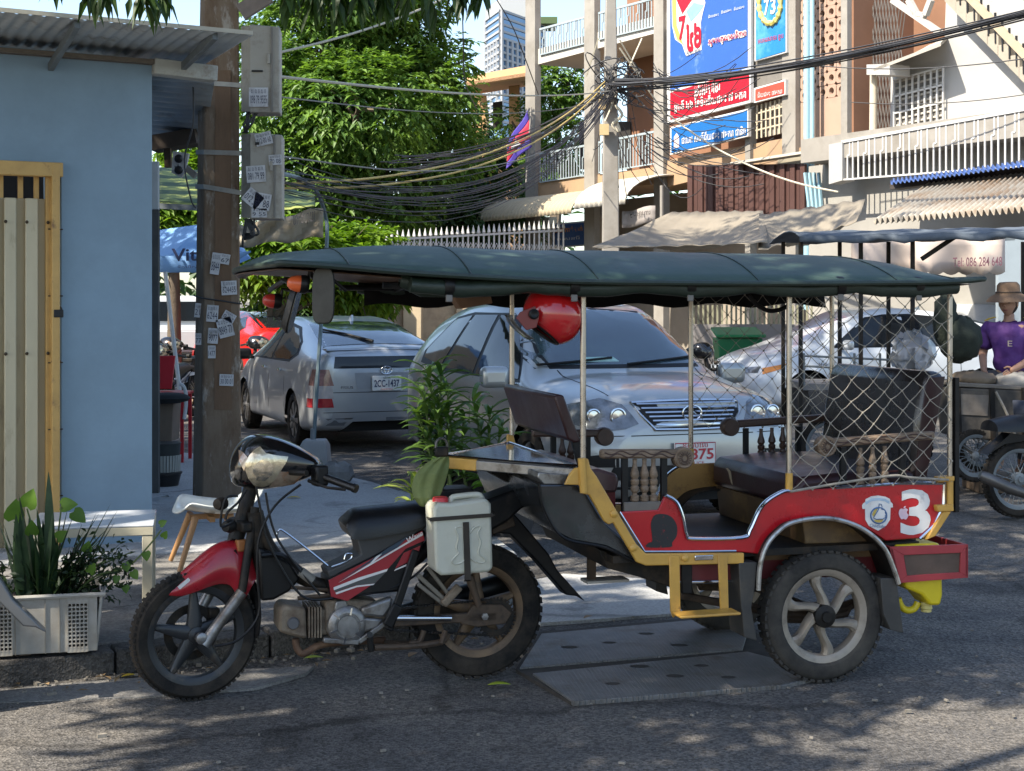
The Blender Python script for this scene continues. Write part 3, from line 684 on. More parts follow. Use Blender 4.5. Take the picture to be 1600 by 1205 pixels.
# side panels with graphics, seat, tail
def c8(pts): return [(400 + x / 5.333, 820 + y / 5.333) for x, y in pts]
prism_px(c8([(600, 460), (700, 400), (1000, 255), (1395, 40), (1425, 70), (1370, 260), (1280, 480), (1200, 560), (900, 590), (760, 640), (620, 600)]), -.10, .10, 'side_fairing', BLK, bike, .012)
for poly, m, nm, vv in (([(605, 462), (1000, 265), (1385, 50), (1405, 130), (1245, 200), (1010, 470), (760, 635), (625, 598)], RED, 'red_decal', -.104),
                        ([(1230, 235), (1370, 175), (1340, 270), (1160, 365)], RED, 'red_decal', -.104),
                        ([(690, 470), (960, 290), (1090, 200), (1270, 95), (1180, 190), (940, 320)], NAVY, 'blue_swoosh', -.1055),
                        ([(690, 482), (950, 322), (1000, 265), (1050, 240), (980, 310), (1290, 125), (1385, 70), (1392, 85), (1250, 165), (940, 345)], WHT, 'white_swoosh', -.1065),
                        ([(645, 522), (850, 442), (1100, 366), (1088, 388), (870, 460), (650, 545)], WHT, 'white_stripe', -.1065),
                        ([(652, 546), (870, 462), (1088, 390), (990, 488), (830, 505), (660, 562)], HATCH, 'hatched_stripe', -.1060),
                        ([(662, 566), (835, 508), (990, 490), (975, 502), (840, 520), (670, 580)], WHT, 'white_stripe', -.1065),
                        ([(1165, 368), (1330, 298), (1325, 315), (1150, 385)], WHT, 'white_stripe', -.1055)):
    MB().slab(B.pts(c8(poly), vv + .002), B.n * -.002).build(nm, m, bike)
rt = (B.hit(660, 833, -.107) - B.hit(633, 847, -.107)).normalized(); up = rt.cross(B.n * -1) * -1
lettering('Wave', WHT, bike, B.hit(648, 838.5, -.1075), rt, V((rt.cross(V((0, 0, 1))).cross(rt))).normalized(), width=.075, depth=.0015, shear=.3, bold=.01)
prism_px([(557, 840), (640, 826), (668, 822), (662, 828), (587, 869), (515, 905), (511, 893), (540, 880), (564, 866)], -.085, .085, 'seat_base', mat('grey_black_plastic', (.035, .034, .033), .6, var=.2), bike, .008)
sT = [(540, 806), (549, 795), (570, 791), (600, 788), (630, 785), (652, 782), (668, 788), (690, 792)]
sB = [(541, 822), (548, 838), (560, 843), (600, 837), (630, 831), (650, 826), (668, 820), (690, 815)]
MB().shell(cr(B.pts(sT, 0), 3), cr([p - B.n * -.1 for p in B.pts(sB, -.1)], 3), B.n, [.085, .095, .10, .105] + [.115] * 30, 15, close=True).build('seat', VINYL, bike, smooth=60)
prism_px([(668, 800), (700, 778), (760, 782), (828, 757), (840, 762), (822, 790), (795, 815), (760, 835), (690, 835)], -.085, .085, 'tail_fairing', BLK, bike, .015)
MB().slab(B.pts([(765, 805), (798, 798), (812, 812), (858, 866), (872, 892), (915, 940), (901, 932), (885, 930), (840, 878), (797, 835), (765, 832)], -.05), B.n * .1).build('rear_mudguard', BLK, bike, bevel=.012)
prism_px([(764, 803), (800, 797), (806, 822), (770, 836)], -.06, .06, 'tail_bracket', BROWN, bike, .006)
MB().lathe(B.hit(795, 814, -.062), B.n * -1, [(.012, 0), (.012, .008), (.003, .01)], 12).build('bolt', BROWN, bike)
# swingarm, chain, shock, stands, foot bracket
for sgn in (-1, 1):
    MB().bar(B.hit(610, 972, -.085) + B.n * (.17 if sgn > 0 else 0), B.hit(775, 962, -.085) + B.n * (.17 if sgn > 0 else 0), .03, .04).build('swingarm', BROWN, bike, bevel=.006)
MB().tube([B.hit(618, 966, -.105), B.hit(705, 966, -.105)], .013, 10).build('chrome_spindle', CHROME, bike)
prism_px([(740, 945), (785, 945), (800, 958), (790, 975), (745, 980), (720, 975)], -.10, -.08, 'axle_plate', BROWN, bike, .004)
MB().lathe(B.hit(757, 963, -.10), B.n * -1, [(.016, 0), (.016, .014), (.004, .016)], 6).build('axle_nut', ALU, bike)
mb = MB(); cs = B.hit(775, 965, -.065)
for i in range(30):
    a = 2 * math.pi * i / 30; d1 = B.e * math.cos(a) + V((0, 0, math.sin(a))); M = Matrix((d1, B.n, d1.cross(B.n))).transposed(); mb.box(cs + d1 * .085, (.014, .006, .008), M=M)
mb.lathe(cs, B.n, [(.082, -.003), (.082, .003), (.055, .003), (.055, -.003)], 30, closed=True); mb.build('sprocket', FRAME_BLK, bike)
for yy in (0, 1):
    mb = MB(); a, b = (B.hit(610, 952, -.066), B.hit(770, 936, -.066)) if yy == 0 else (B.hit(610, 985, -.066), B.hit(770, 993, -.066)); k = 34
    for i in range(k): mb.box(a.lerp(b, (i + .5) / k), ((b - a).length / k * .8, .012, .011 if i % 2 else .008), R(17.5))
    mb.build('chain_run', FRAME_BLK, bike)
MB().tube([B.hit(733, 900, -.12), B.hit(738, 915, -.12)], .02, 12).tube([B.hit(736, 910, -.12), B.hit(748, 946, -.12)], [.018, .015], 12).build('shock_absorber', BROWN, bike)
ft = part('foot_bracket', bike)
MB().bar(B.hit(652, 898, -.11), B.hit(700, 942, -.11), .02, .018, B.n).bar(B.hit(668, 886, -.11), B.hit(706, 936, -.11), .018, .018, B.n).bar(B.hit(652, 912, -.11), B.hit(694, 945, -.11), .018, .018, B.n).build('bracket_arm', mat('grey_brown_alu', (.2, .18, .15), .5, metal=.5, var=.25), ft, bevel=.004)
MB().bar(B.hit(692, 945, -.125), B.hit(718, 916, -.125), .035, .03, B.n).build('passenger_peg', DIRTALU, ft, bevel=.006)
MB().bar(B.hit(607, 985, -.12), B.hit(650, 860, -.12), .035, .02, B.n).bar(B.hit(605, 978, -.13), B.hit(622, 945, -.13), .045, .03, B.n).build('side_stay', BLK, bike, bevel=.006)
MB().tube(cr([B.hit(585, 1012, -.1), B.hit(640, 1010, -.1), B.hit(690, 1003, -.1), B.hit(700, 990, -.1)], 4), .014, 8).tube([B.hit(600, 1004, .06), B.hit(690, 1008, .06)], .012, 8).tube([B.hit(690, 1005, -.12), B.hit(696, 985, -.12)], .012, 8).build('stand_tube', BROWN, bike)
MB().tube(cr([B.hit(640, 1005, -.09), B.hit(655, 1003, -.09), B.hit(662, 985, -.09)], 4), .012, 8).build('side_stand', BROWN, bike)
# tow mount on the saddle
MB().box(B.hit(706, 770, 0), (.16, .16, .05), R(17.5)).build('tow_plate', FRAME_BLK, bike, bevel=.008)
MB().lathe(B.hit(688, 752, -.04), B.n * -1, [(.004, -.05), (.03, -.05), (.032, 0), (.022, .004), (.004, .004)], 18).build('tow_pin', FRAME_BLK, bike)

# jerrycan strapped to the bike's side
jc = thing('jerrycan', 'translucent white jerrycan with a red cap strapped beside the motorcycle seat', 'jerrycan', B.hit(724, 897, -.2), 17.5)
CAN = mat('cloudy_plastic', (.50, .495, .41), .35, var=.08, scale=5, dirt=((.34, .32, .24), .62, 5, .15), coat=.15)
CAN.node_tree.nodes['Principled BSDF'].inputs['Subsurface Weight'].default_value = .25
CAN.node_tree.nodes['Principled BSDF'].inputs['Subsurface Radius'].default_value = (.03, .03, .02)
MB().slab(B.pts([(677, 796), (683, 786), (704, 787), (760, 779), (768, 788), (771, 888), (764, 895), (690, 900), (681, 893)], -.285), B.n * .15).build('can_body', CAN, jc, bevel=.02, seg=3)
MB().tube(cr([B.hit(704, 790, -.21), B.hit(705, 780, -.21), B.hit(713, 776, -.21), B.hit(745, 773, -.21), B.hit(752, 777, -.21), B.hit(755, 786, -.21)], 4), .013, 10).build('can_handle', CAN, jc)
MB().lathe(B.hit(688, 789, -.21), V((0, 0, 1)), [(.004, -.01), (.034, -.01), (.034, .028), (.03, .034), (.004, .034)], 18).build('cap', mat('red_plastic', (.5, .03, .035), .4), jc, smooth=50)
def jc4(pts): return [(630 + x / 4.635, 640 + y / 4.635) for x, y in pts]
mb = MB()
mb.tube(cr(B.pts(jc4([(380, 860), (400, 920), (385, 1000), (400, 1040), (355, 1090), (370, 1120), (420, 1110), (470, 1070), (520, 1100), (580, 1110), (590, 1080), (545, 1040), (560, 960), (540, 900), (560, 850), (520, 850), (470, 900), (430, 850)]), -.287), 4, True), .004, 6, closed=True)
mb.build('moulded_rib', CAN, jc)
lettering('10 L', CAN, jc, B.hit(733, 850, -.286), B.e, V((0, 0, 1)), width=.1, depth=.002)
hs_ = tag(MB().bar(B.hit(672, 812, -.29), B.hit(770, 805, -.29), .016, .006, B.n).bar(B.hit(728, 816, -.291), B.hit(731, 906, -.291), .026, .006, B.n).bar(B.hit(672, 812, -.29), B.hit(668, 806, -.10), .016, .005).bar(B.hit(770, 805, -.29), B.hit(768, 800, -.10), .016, .005).bar(B.hit(731, 905, -.291), B.hit(730, 908, -.10), .026, .005).build('metal_strap', mat('strap_metal', (.035, .027, .02), .6, metal=.3, var=.4)), 'rusty dark metal strap frame holding the white jerrycan', 'strap')
# ================================================================== the passenger trailer behind the motorcycle
_a = R(15.5)
T = Frame((ground(1283, 1063) + V((-math.sin(_a), math.cos(_a), 0)) * .52).to_2d(), 15.5)
tr = thing('passenger_trailer', 'red and yellow passenger trailer with green canopy hitched behind the motorcycle', 'trailer', T.p(0, 0, 0), 15.5)
TRED = mat('trailer_red', (.42, .006, .012), .3, var=.10, scale=3, coat=.35, rvar=.08, dirt=[((.55, .42, .40), .76, 16, .02), ((.2, .012, .015), .62, 4, .12)])
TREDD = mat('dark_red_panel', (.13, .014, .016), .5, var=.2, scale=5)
TYEL = mat('trailer_yellow', (.52, .29, .055), .42, var=.12, scale=7, dirt=[((.17, .08, .03), .655, 12, .03), ((.38, .21, .05), .58, 5, .1)])
MAROON = mat('maroon_vinyl', (.03, .0095, .0105), .38, var=.25, scale=5, bump=.1, bscale=90, rvar=.1)
WOOD = mat('carved_wood', (.19, .135, .09), .6, var=.3, scale=14, stretch=(1, 1, 4), bump=.35, bscale=45, dirt=((.09, .055, .03), .58, 9, .12))
DWOOD = mat('dark_wood', (.06, .032, .022), .45, var=.3, scale=14, bump=.2, bscale=45)
GREEN = mat('green_canopy_vinyl', (.034, .064, .050), .55, var=.2, scale=2.6, bump=.45, bscale=7, rvar=.12, dirt=[((.068, .095, .08), .58, 2.6, .12), ((.17, .17, .15), .70, 9, .05)])
OLIVE = mat('olive_curtain', (.018, .03, .022), .48, var=.25, scale=6, bump=.5, bscale=16)
INOX = mat('steel_tube', (.42, .38, .33), .3, metal=.9, var=.25, scale=10, rvar=.1)
DARKIN = mat('black_fabric', (.007, .007, .0075), .85, spec=.2, var=.3)
wheel(tr, T.p(0, -.52, .29), T.n, .29, .1, .205, 'curved', mat('beige_rim', (.29, .25, .20), .5, metal=.35, var=.18, scale=8, dirt=((.13, .105, .08), .6, 8, .12)), DUSTY, .05, 'wheel', 50, FRAME_BLK)
wheel(tr, T.p(0, .52, .29), T.n, .29, .1, .205, 'curved', MATS['beige_rim'], DUSTY, .05, 'wheel', 50, FRAME_BLK)
MB().tube([T.p(0, -.45, .29), T.p(0, .45, .29)], .025, 10).build('axle', BROWN, tr)
for v in (-.38, .38):
    mb = MB()
    for k in range(3): mb.tube([T.p(-.42 + .1 * k, v, .36 - .03 * k), T.p(-.2, v, .30 - .024 * k), T.p(0, v, .275 - .02 * k), T.p(.2, v, .30 - .024 * k), T.p(.42 - .1 * k, v, .36 - .03 * k)], .014, 6)
    mb.build('leaf_spring', BROWN, tr)
VP = -.56
def tsl(poly, v, thick, name, m, par=None, bevel=.004): return MB().slab(T.pts(poly, v), T.n * thick).build(name, m, par or tr, bevel=bevel)
def mirrored(poly, v, thick, name, m, bevel=.004):       # the same local outline on the far side
    q = [T.uz(x, y, v) for x, y in poly]
    return MB().slab([T.p(u, -v, z) for u, z in q], T.n * -thick).build(name, m, tr, bevel=bevel)
opening = [(1040, 774), (1056, 784), (1066, 807), (1072, 835), (1083, 842), (1159, 840), (1171, 829), (1185, 799), (1199, 782), (1223, 768), (1235, 767)]
arch = [(1384, 845), (1359, 829), (1334, 817), (1300, 810), (1262, 812), (1232, 821), (1210, 839), (1198, 855)]
opc = [(p.x, p.y) for p in cr([(x, y, 0) for x, y in opening], 4)]
arc_c = [(p.x, p.y) for p in cr([(x, y, 0) for x, y in arch], 4)]
panel = [(969, 800), (1029, 797)] + opc + [(1305, 763), (1407, 756), (1474, 756), (1473, 789), (1459, 819), (1436, 841)] + arc_c + [(1185, 866), (1160, 863), (1007, 863)]
tsl(panel, VP, .018, 'side_panel', TRED)
mirrored(panel, VP, .018, 'side_panel', mat('yellow_inner_panel', (.36, .19, .05), .5, var=.2, scale=6, dirt=((.14, .07, .03), .6, 7)))
for s in (0, 1):                                           # bright trim along the doorway and the top edge
    pts = T.pts(opc, VP - .004)
    if s: pts = [T.p((p - T.o).dot(T.e), -VP + .004, p.z) for p in pts]
    MB().tube(pts, .014, 8, flat=.6).build('doorway_trim', CHROME, tr)
    pts = T.pts([(1305, 762), (1407, 755), (1474, 755)], VP)
    if s: pts = [T.p((p - T.o).dot(T.e), -VP, p.z) for p in pts]
    MB().tube(pts, .008, 6).build('edge_trim', CHROME, tr)
MB().tube(T.pts([(1475, 757), (1474, 789), (1460, 820), (1437, 842)], VP - .003), .008, 6).build('edge_trim', CHROME, tr)
MB().tube(T.pts([(968, 800), (1007, 862), (1070, 862), (1150, 861)], VP - .004), .005, 6).build('edge_trim', CHROME, tr)
# floor, inner walls, bulkheads
zf = T.uz(1100, 862, VP)[1]
uF, uB = T.uz(960, 862, VP)[0], T.uz(1440, 842, VP)[0]
MB().box(T.p((uF + uB) / 2, 0, zf - .02), (uB - uF, 1.08, .03), _a).build('floor_pan', FRAME_BLK, tr)
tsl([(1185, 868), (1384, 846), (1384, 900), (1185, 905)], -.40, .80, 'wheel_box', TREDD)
MB().bar(T.hit(1160, 868, -.41), T.hit(1392, 860, -.41), .03, .045).build('sub_frame_rail', mat('brown_rail', (.16, .09, .04), .7, var=.3), tr)
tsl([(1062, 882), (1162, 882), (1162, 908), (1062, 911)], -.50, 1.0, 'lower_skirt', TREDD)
tsl([(1058, 908), (1162, 906), (1162, 911), (1058, 913)], -.51, .01, 'skirt_trim', CHROME)
tsl([(935, 858), (1000, 880), (1055, 884), (1048, 918), (1000, 902), (948, 888)], -.45, .90, 'undertray', FRAME_BLK)
# nose
NOSE = mat('dark_polished_steel', (.07, .075, .08), .22, metal=.75, var=.35, scale=4, rvar=.12, dirt=((.02, .05, .045), .6, 3, .1))
nose = [(840, 757), (846, 788), (858, 815), (872, 834), (893, 845), (946, 854), (992, 878), (1000, 872), (972, 840), (946, 818), (919, 773), (903, 757)]
tsl(nose, -.545, 1.09, 'nose_shell', NOSE, bevel=.008)
MB().tube(cr(T.pts([(842, 757), (848, 788), (860, 815), (874, 835), (895, 846), (946, 856), (990, 878)], -.55), 4), .007, 6).build('nose_trim', BLK, tr)
# yellow side rail with gusset
rail = [(906, 716), (917, 716), (921, 731), (931, 745), (959, 793), (992, 849), (1007, 864), (1160, 863), (1160, 880), (1007, 883), (992, 877), (956, 816), (949, 819), (941, 813), (919, 773), (909, 771), (903, 757), (880, 757), (888, 741), (896, 731), (906, 730)]
tsl(rail, -.575, -.02, 'side_rail', TYEL, bevel=.005)
mirrored(rail, -.575, -.02, 'side_rail', TYEL)
MB().tube(T.pts([(909, 716), (912, 770)], -.597), .017, 10).build('pole_sleeve', TYEL, tr)
for x, y in ((959, 803), (989, 856), (1070, 872)):
    MB().lathe(T.hit(x, y, -.595), T.n * -1, [(.016, 0), (.016, .006), (.009, .012), (.003, .013)], 12).build('rivet', TYEL, tr)
pl = MB().box(T.hit(1100, 871.5, -.598), (.085, .006, .022), _a).build('maker_plate', CHROME, tr, bevel=.004)
# step
st_ = part('step', tr)
tsl([(1046, 868), (1062, 868), (1064, 958), (1052, 966), (1048, 955)], -.60, .012, 'step_arm', TYEL, st_)
tsl([(1122, 866), (1137, 866), (1139, 950), (1145, 960), (1126, 958)], -.60, .012, 'step_arm', TYEL, st_)
p0, p1 = T.hit(1050, 960, -.60), T.hit(1143, 954, -.60)
MB().slab([p0, p1, p1 + T.n * -.10, p0 + T.n * -.10], (0, 0, .012)).build('step_plate', TYEL, st_, bevel=.005)
tsl([(1066, 882), (1082, 882), (1082, 928), (1066, 928)], -.53, .02, 'step_hanger', BLK, st_)
# mudguard band, bright edge, rubber flaps
gpx = [(1184, 922), (1187, 882), (1197, 852), (1214, 831), (1237, 816), (1283, 809), (1324, 816), (1357, 833), (1382, 858), (1397, 893), (1403, 912)]
gl_ = [T.uz(p.x, p.y, -.60) for p in cr([(x, y, 0) for x, y in gpx], 4)]
for s in (-1, 1):
    MB().rings([[T.p(u, s * .605, z), T.p(u, s * .43, z), T.p(u, s * .43, z - .006), T.p(u, s * .605, z - .008)] for u, z in gl_], cap=True).build('mudguard', FRAME_BLK, tr)
    MB().tube([T.p(u, s * .606, z) for u, z in gl_], .011, 8).build('mudguard_edge', mat('worn_chrome', (.40, .39, .37), .35, metal=.8, var=.3, scale=16, dirt=((.10, .08, .06), .6, 14)), tr)
    for q in ([(1377, 904), (1402, 904), (1408, 950), (1413, 990), (1392, 985), (1381, 960)], [(1155, 879), (1184, 879), (1181, 919), (1175, 950), (1184, 1002), (1163, 996), (1158, 937)]):
        uz = [T.uz(x, y, -.60) for x, y in q]
        MB().slab([T.p(u, s * .595, z) for u, z in uz], T.n * (-s) * .15).build('mud_flap', mat('flap_rubber', (.035, .033, .03), .6, var=.3, scale=8, dirt=((.09, .075, .055), .6, 5, .15)), tr, bevel=.004)
# seats
st1 = part('front_seat', tr)
tsl([(866, 621), (872, 616), (881, 618), (908, 690), (898, 692), (887, 686)], -.42, .84, 'backrest', MAROON, st1, .008)
for v in (-.38, .36):
    MB().bar(T.hit(898, 690, v), T.hit(912, 740, v), .03, .02, T.n).bar(T.hit(880, 640, v) , T.hit(902, 696, v), .035, .03, T.n).build('seat_bracket', BLK, st1)
tsl([(902, 737), (935, 733), (964, 741), (968, 752), (964, 770), (904, 770)], -.44, .88, 'cushion', mat('pale_sheen_vinyl', (.09, .05, .05), .3, var=.3, scale=4), st1, .012)  # whitish reflection on the cushion top put into the paler colour
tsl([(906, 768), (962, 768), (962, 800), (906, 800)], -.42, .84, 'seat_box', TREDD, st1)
st2 = part('rear_seat', tr)
tsl([(1244, 764), (1246, 752), (1256, 746), (1330, 738), (1432, 736), (1432, 790), (1244, 798)], -.47, .95, 'cushion', MAROON, st2, .03)
tsl([(1252, 798), (1432, 790), (1432, 846), (1258, 850)], -.47, .95, 'seat_box', mat('worn_brown_board', (.10, .058, .025), .6, var=.3, scale=5, dirt=((.2, .12, .04), .6, 6)), st2)
tsl([(1445, 588), (1453, 581), (1474, 580), (1478, 590), (1448, 748), (1424, 748), (1434, 650)], -.45, .92, 'backrest', mat('sheen_grey_vinyl', (.03, .026, .027), .3, var=.3, scale=3, bump=.2, bscale=24, spec=.8, rvar=.12), st2, .045)  # grey sky sheen of the front face put into the vinyl colour
tsl([(1447, 590), (1476, 588), (1447, 746), (1428, 746), (1438, 655)], -.4505, -.006, 'backrest_side', MAROON, st2)
# torn strips of the worn cushion edge
for x, y in ((1136, 732), (1150, 737), (1162, 738), (1196, 740)):
    p = T.hit(x, y, .25); MB().tube([p, p + V((.01, -.02, -.015)), p + V((.015, -.045, -.06)), p + V((.02, -.045, -.075))], [.006, .008, .005, .002], 5, flat=.4).build('torn_strip', mat('torn_foam', (.3, .22, .13), .9), st2)
# armrests: carved rail with a scroll, three turned spindles, two iron posts
def armrest(x0, x1, y0, y1, scroll, sx, spind, block, posts, v, flip):
    g = part('armrest', tr)
    def L(x, y): u, z = T.uz(x, y, -.50); return T.p(u, v, z)
    dn = T.n * (-1 if v < 0 else 1)
    m = WOOD if v < 0 else DWOOD
    a, b = L(x0, y0), L(x1, y1)
    MB().bar(a, b, .045, .038).build('arm_rail', m, g, bevel=.01)
    c = L(*scroll); MB().lathe(c - dn * .028, dn, [(.004, 0), (.040, 0), (.046, .008), (.046, .05), (.040, .057), (.030, .054), (.026, .058), (.012, .055), (.004, .056)], 24).build('arm_scroll', m, g)
    if v < 0:
        mb = MB()
        for k in range(16):
            q = 2 * math.pi * k / 16; d1 = T.e * math.cos(q) + V((0, 0, math.sin(q))); mb.bar(c + dn * .030 + d1 * .012, c + dn * .030 + d1 * .030, .004, .004)
        mb.build('scroll_carving', DWOOD, g)
        for k, off in ((3, .006), (4, -.006)):
            pts = [a.lerp(b, (i + 1) / 26) + dn * .0225 + V((0, 0, off + .008 * math.sin(i * .9 + k))) for i in range(25)]
            MB().tube(pts, .0028, 5).build('vine_carving', DWOOD, g)
    for x, ya, yb in spind:
        p, q = L(x, yb), L(x, ya); h = (q - p).length
        prof = [(.015, 0), (.019, .02), (.019, .13), (.011, .16), (.010, .2), (.018, .25), (.019, .33), (.013, .38), (.018, .41), (.019, .5), (.013, .54), (.020, .6), (.018, .68), (.012, .78), (.009, .88), (.010, 1)]
        MB().lathe(p, q - p, [(.002, 0)] + [(r, t * h) for r, t in prof], 14).build('spindle', m, g)
    xa, xb, ya, yb = block
    MB().slab([L(xa, ya), L(xb, ya - 2), L(xb, yb - 2), L(xa, yb)], dn * .02).build('spindle_block', mat('grey_wood', (.15, .13, .11), .8, var=.25, scale=10), g, bevel=.004)
    for x, ya, yb in posts: MB().bar(L(x, ya), L(x, yb), .026, .02, T.n).build('arm_post', BLK, g)
for v in (-.53, .50):
    armrest(934, 1056, 708, 708, (1062, 714), 1, [(988, 716, 782), (1003, 716, 782), (1017, 716, 782)], (969, 1027, 783, 799), [(972, 712, 798), (1033, 712, 795)], v, False)
    armrest(1290, 1452, 691, 679, (1284, 696), -1, [(1339, 699, 760), (1358, 697, 759), (1377, 696, 757)], (1319, 1396, 762, 778), [(1312, 698, 775), (1404, 694, 768)], v, True)
# poles
zt = T.uz(1232, 452, VP)[1]
for x, yb, sl in ((911, 716, 768), (1233, 741, 768), (1484, 746, 790)):
    for v in (VP, .56):
        u, zb = T.uz(x, yb, VP); MB().tube([T.p(u, v, zb), T.p(u, v, zt)], .0125, 12).build('canopy_pole', INOX, tr)
        if x > 1000: MB().tube([T.p(u, v, T.uz(x, sl, VP)[1]), T.p(u, v, zb + .005)], .0165, 12).build('pole_sleeve', TYEL, tr)
u4 = T.uz(700, 452, VP)[0]
tsl([(1468, 746), (1492, 744), (1492, 752), (1468, 754)], -.58, .05, 'corner_bracket', TYEL)
tsl([(1464, 790), (1490, 788), (1491, 799), (1466, 800)], -.59, .05, 'corner_bracket', TYEL)
tsl([(1474, 800), (1487, 799), (1462, 838), (1448, 844)], -.585, .03, 'rear_stay', TYEL)
MB().bar(T.hit(1493, 590, -.56), T.hit(1493, 800, -.56), .02, .03, T.n).bar(T.hit(1493, 590, -.56) + T.n * 1.1, T.hit(1493, 800, -.56) + T.n * 1.1, .02, .03, T.n).build('rear_post', BLK, tr)
# canopy
near = [(394, 412), (440, 411), (520, 416), (640, 426), (770, 434), (900, 440), (1060, 442), (1230, 443), (1380, 442), (1460, 441), (1510, 439), (1538, 436)]
nu = cr([(T.uz(x, y, -.70)[0], 0, T.uz(x, y, -.70)[1]) for x, y in near], 4)
crown = cr([(0, .0, 0), (0, .05, 0), (0, .10, 0), (0, .155, 0), (0, .175, 0), (0, .18, 0), (0, .185, 0), (0, .18, 0), (0, .165, 0), (0, .13, 0), (0, .05, 0), (0, .0, 0)], 4)
vsn = [-.70 + 1.4 * j / 16 for j in range(17)]
def roof_rows(dz=0., sh=1., ck=1.):
    rows = []
    for i, p in enumerate(nu):
        t = i / (len(nu) - 1); fr_ = max(0, 1 - t / .1)
        row = []
        for v in vsn:
            vv = v * sh; e_ = abs(v) / .70
            ztop = p.z - .03 * fr_ * (v + .7) * .5
            row.append(T.p(p.x * 1.0 + .10 * fr_ * e_ ** 2, vv * (1 - .08 * fr_), ztop + crown[i].y * .8 * ck * (1 - e_ ** 2.4) + dz + .006 * abs(math.sin(5 * t * math.pi)) * (1 - e_) - .006 * abs(math.sin(5 * t * math.pi)) * e_ * (1 - e_) * 4))
        rows.append(row)
    return rows
UP3 = V((0, 0, 1)); rr = roof_rows(); cp = part('canopy', tr)
MB().grid(rr).build('canopy_cover', GREEN, cp, smooth=180, solid=.006)
lin = mat('patterned_lining', (.11, .062, .042), .55, var=.35, scale=3.5, coat=.15, dirt=((.22, .17, .14), .63, 3.0, .05))
MB().grid(roof_rows(-.022, .84, .35)).build('canopy_lining', lin, cp, smooth=180, solid=.004)
for i in (9, 15, 21, 27, 33, 39):
    MB().tube([p + UP3 * .005 for p in rr[i]], .0045, 5, flat=.6).build('canopy_seam', OLIVE, cp)
edge = rr[0] + [r[-1] for r in rr[1:]] + rr[-1][::-1][1:] + [r[0] for r in rr[::-1]][1:-1]
MB().tube(edge, .012, 8, closed=True).build('canopy_hem', OLIVE, cp)
for v in (-.56, .56): MB().tube([T.p(nu[11].x, v, zt + .012), T.p(nu[-4].x, v, zt)], .014, 8).build('canopy_rail', BLK, cp)
for x in (470, 700, 911, 1233, 1484): u = T.uz(x, 452, VP)[0]; MB().tube([T.p(u, -.56, zt), T.p(u, 0, zt + .04), T.p(u, .56, zt)], .012, 8).build('canopy_bow', BLK, cp)
def roll(v, x0, x1, drop, r, m, seed):
    rnd = random.Random(seed); u0, u1 = T.uz(x0, 448, -.62)[0], T.uz(x1, 448, -.62)[0]; z0 = T.uz(1100, 447, -.62)[1]; n = 60; pts = []; rad = []
    for i in range(n + 1):
        t = i / n; k = abs(math.sin(t * math.pi * 5)); pts.append(T.p(u0 + (u1 - u0) * t, v + rnd.uniform(-.003, .003), z0 - drop - .012 * k + rnd.uniform(-.002, .002))); rad.append(r * (.84 + .2 * k) + rnd.uniform(-.002, .002))
    return MB().tube(pts, rad, 12)
roll(-.63, 640, 1492, 0, .036, OLIVE, 1).build('rolled_curtain', OLIVE, cp)
roll(.63, 640, 1492, .0, .036, OLIVE, 2).build('rolled_curtain', OLIVE, cp)
mb = MB(); rows = []
for i in range(41):
    u = T.uz(650, 448, -.62)[0] + (T.uz(1490, 448, -.62)[0] - T.uz(650, 448, -.62)[0]) * i / 40; w_ = .012 * math.sin(i * 1.7)
    rows.append([T.p(u, .60 + w_, zt + .03), T.p(u, .60 - w_, zt - .03), T.p(u, .60 + w_, zt - .075 + .012 * math.sin(i * .9))])
mb.grid(rows).build('far_valance', DARKIN, cp, solid=.003)
for x in (700, 895, 1076, 1310, 1432):
    p = T.hit(x, 447, -.63)
    MB().lathe(p - T.e * .02, T.e, [(.041, 0), (.043, .008), (.043, .032), (.041, .04)], 14).build('curtain_strap', BLK, cp)
    MB().box(p + V((0, 0, -.05)) + T.n * -.02, (.028, .01, .03), _a).build('strap_buckle', mat('grey_buckle', (.16, .15, .14), .5), cp, bevel=.004)
MB().tube(cr(T.pts([(1170, 462), (1185, 478), (1205, 486), (1228, 480), (1240, 466)], .2), 4), .011, 8).build('loose_hose', BLK, cp)
# sagging curtain end and a bracket board under the canopy
MB().tube(T.pts([(625, 437), (660, 446), (720, 449), (790, 450)], -.56), [.03, .05, .045, .035], 10).build('curtain_bunch', OLIVE, cp)
tsl([(708, 455), (766, 458), (770, 474), (720, 483), (712, 470)], .15, .1, 'bracket_board', mat('cardboard_brown', (.2, .12, .075), .85, var=.25), cp)
# road-side marks
PRINT = mat('white_vinyl', (.62, .61, .59), .45, var=.07, scale=9, dirt=((.42, .38, .36), .68, 10))
vp = VP - .0005
lettering('3', PRINT, tr, T.hit(1430.5, 800, vp), T.e, V((0, 0, 1)), width=.152, height=.205, depth=.0015, bold=.025, name='number_three')
def k5(pts): return [(1330 + x / 5.476, 760 + y / 5.476) for x, y in pts]
em = part('shield_emblem', tr)
def flat(poly, dv, nm, m, par): return MB().slab(T.pts(poly, vp - dv + .0012), T.n * -.0012).build(nm, m, par)
flat(k5([(92, 165), (100, 148), (118, 135), (122, 110), (170, 86), (230, 78), (290, 88), (330, 108), (336, 132), (354, 150), (356, 180), (336, 182), (332, 285), (300, 335), (230, 380), (150, 338), (120, 285), (118, 192), (96, 194)]), .002, 'shield', PRINT, em)
SKYB = mat('emblem_blue', (.05, .12, .26), .5, var=.05); YLW = mat('emblem_yellow', (.5, .36, .08), .5); PALE = mat('emblem_pale_blue', (.35, .45, .55), .5)
flat(k5([(120, 135), (170, 105), (230, 98), (290, 106), (325, 128), (325, 150), (285, 128), (230, 120), (170, 128), (125, 158)]), .0032, 'ribbon', PALE, em)
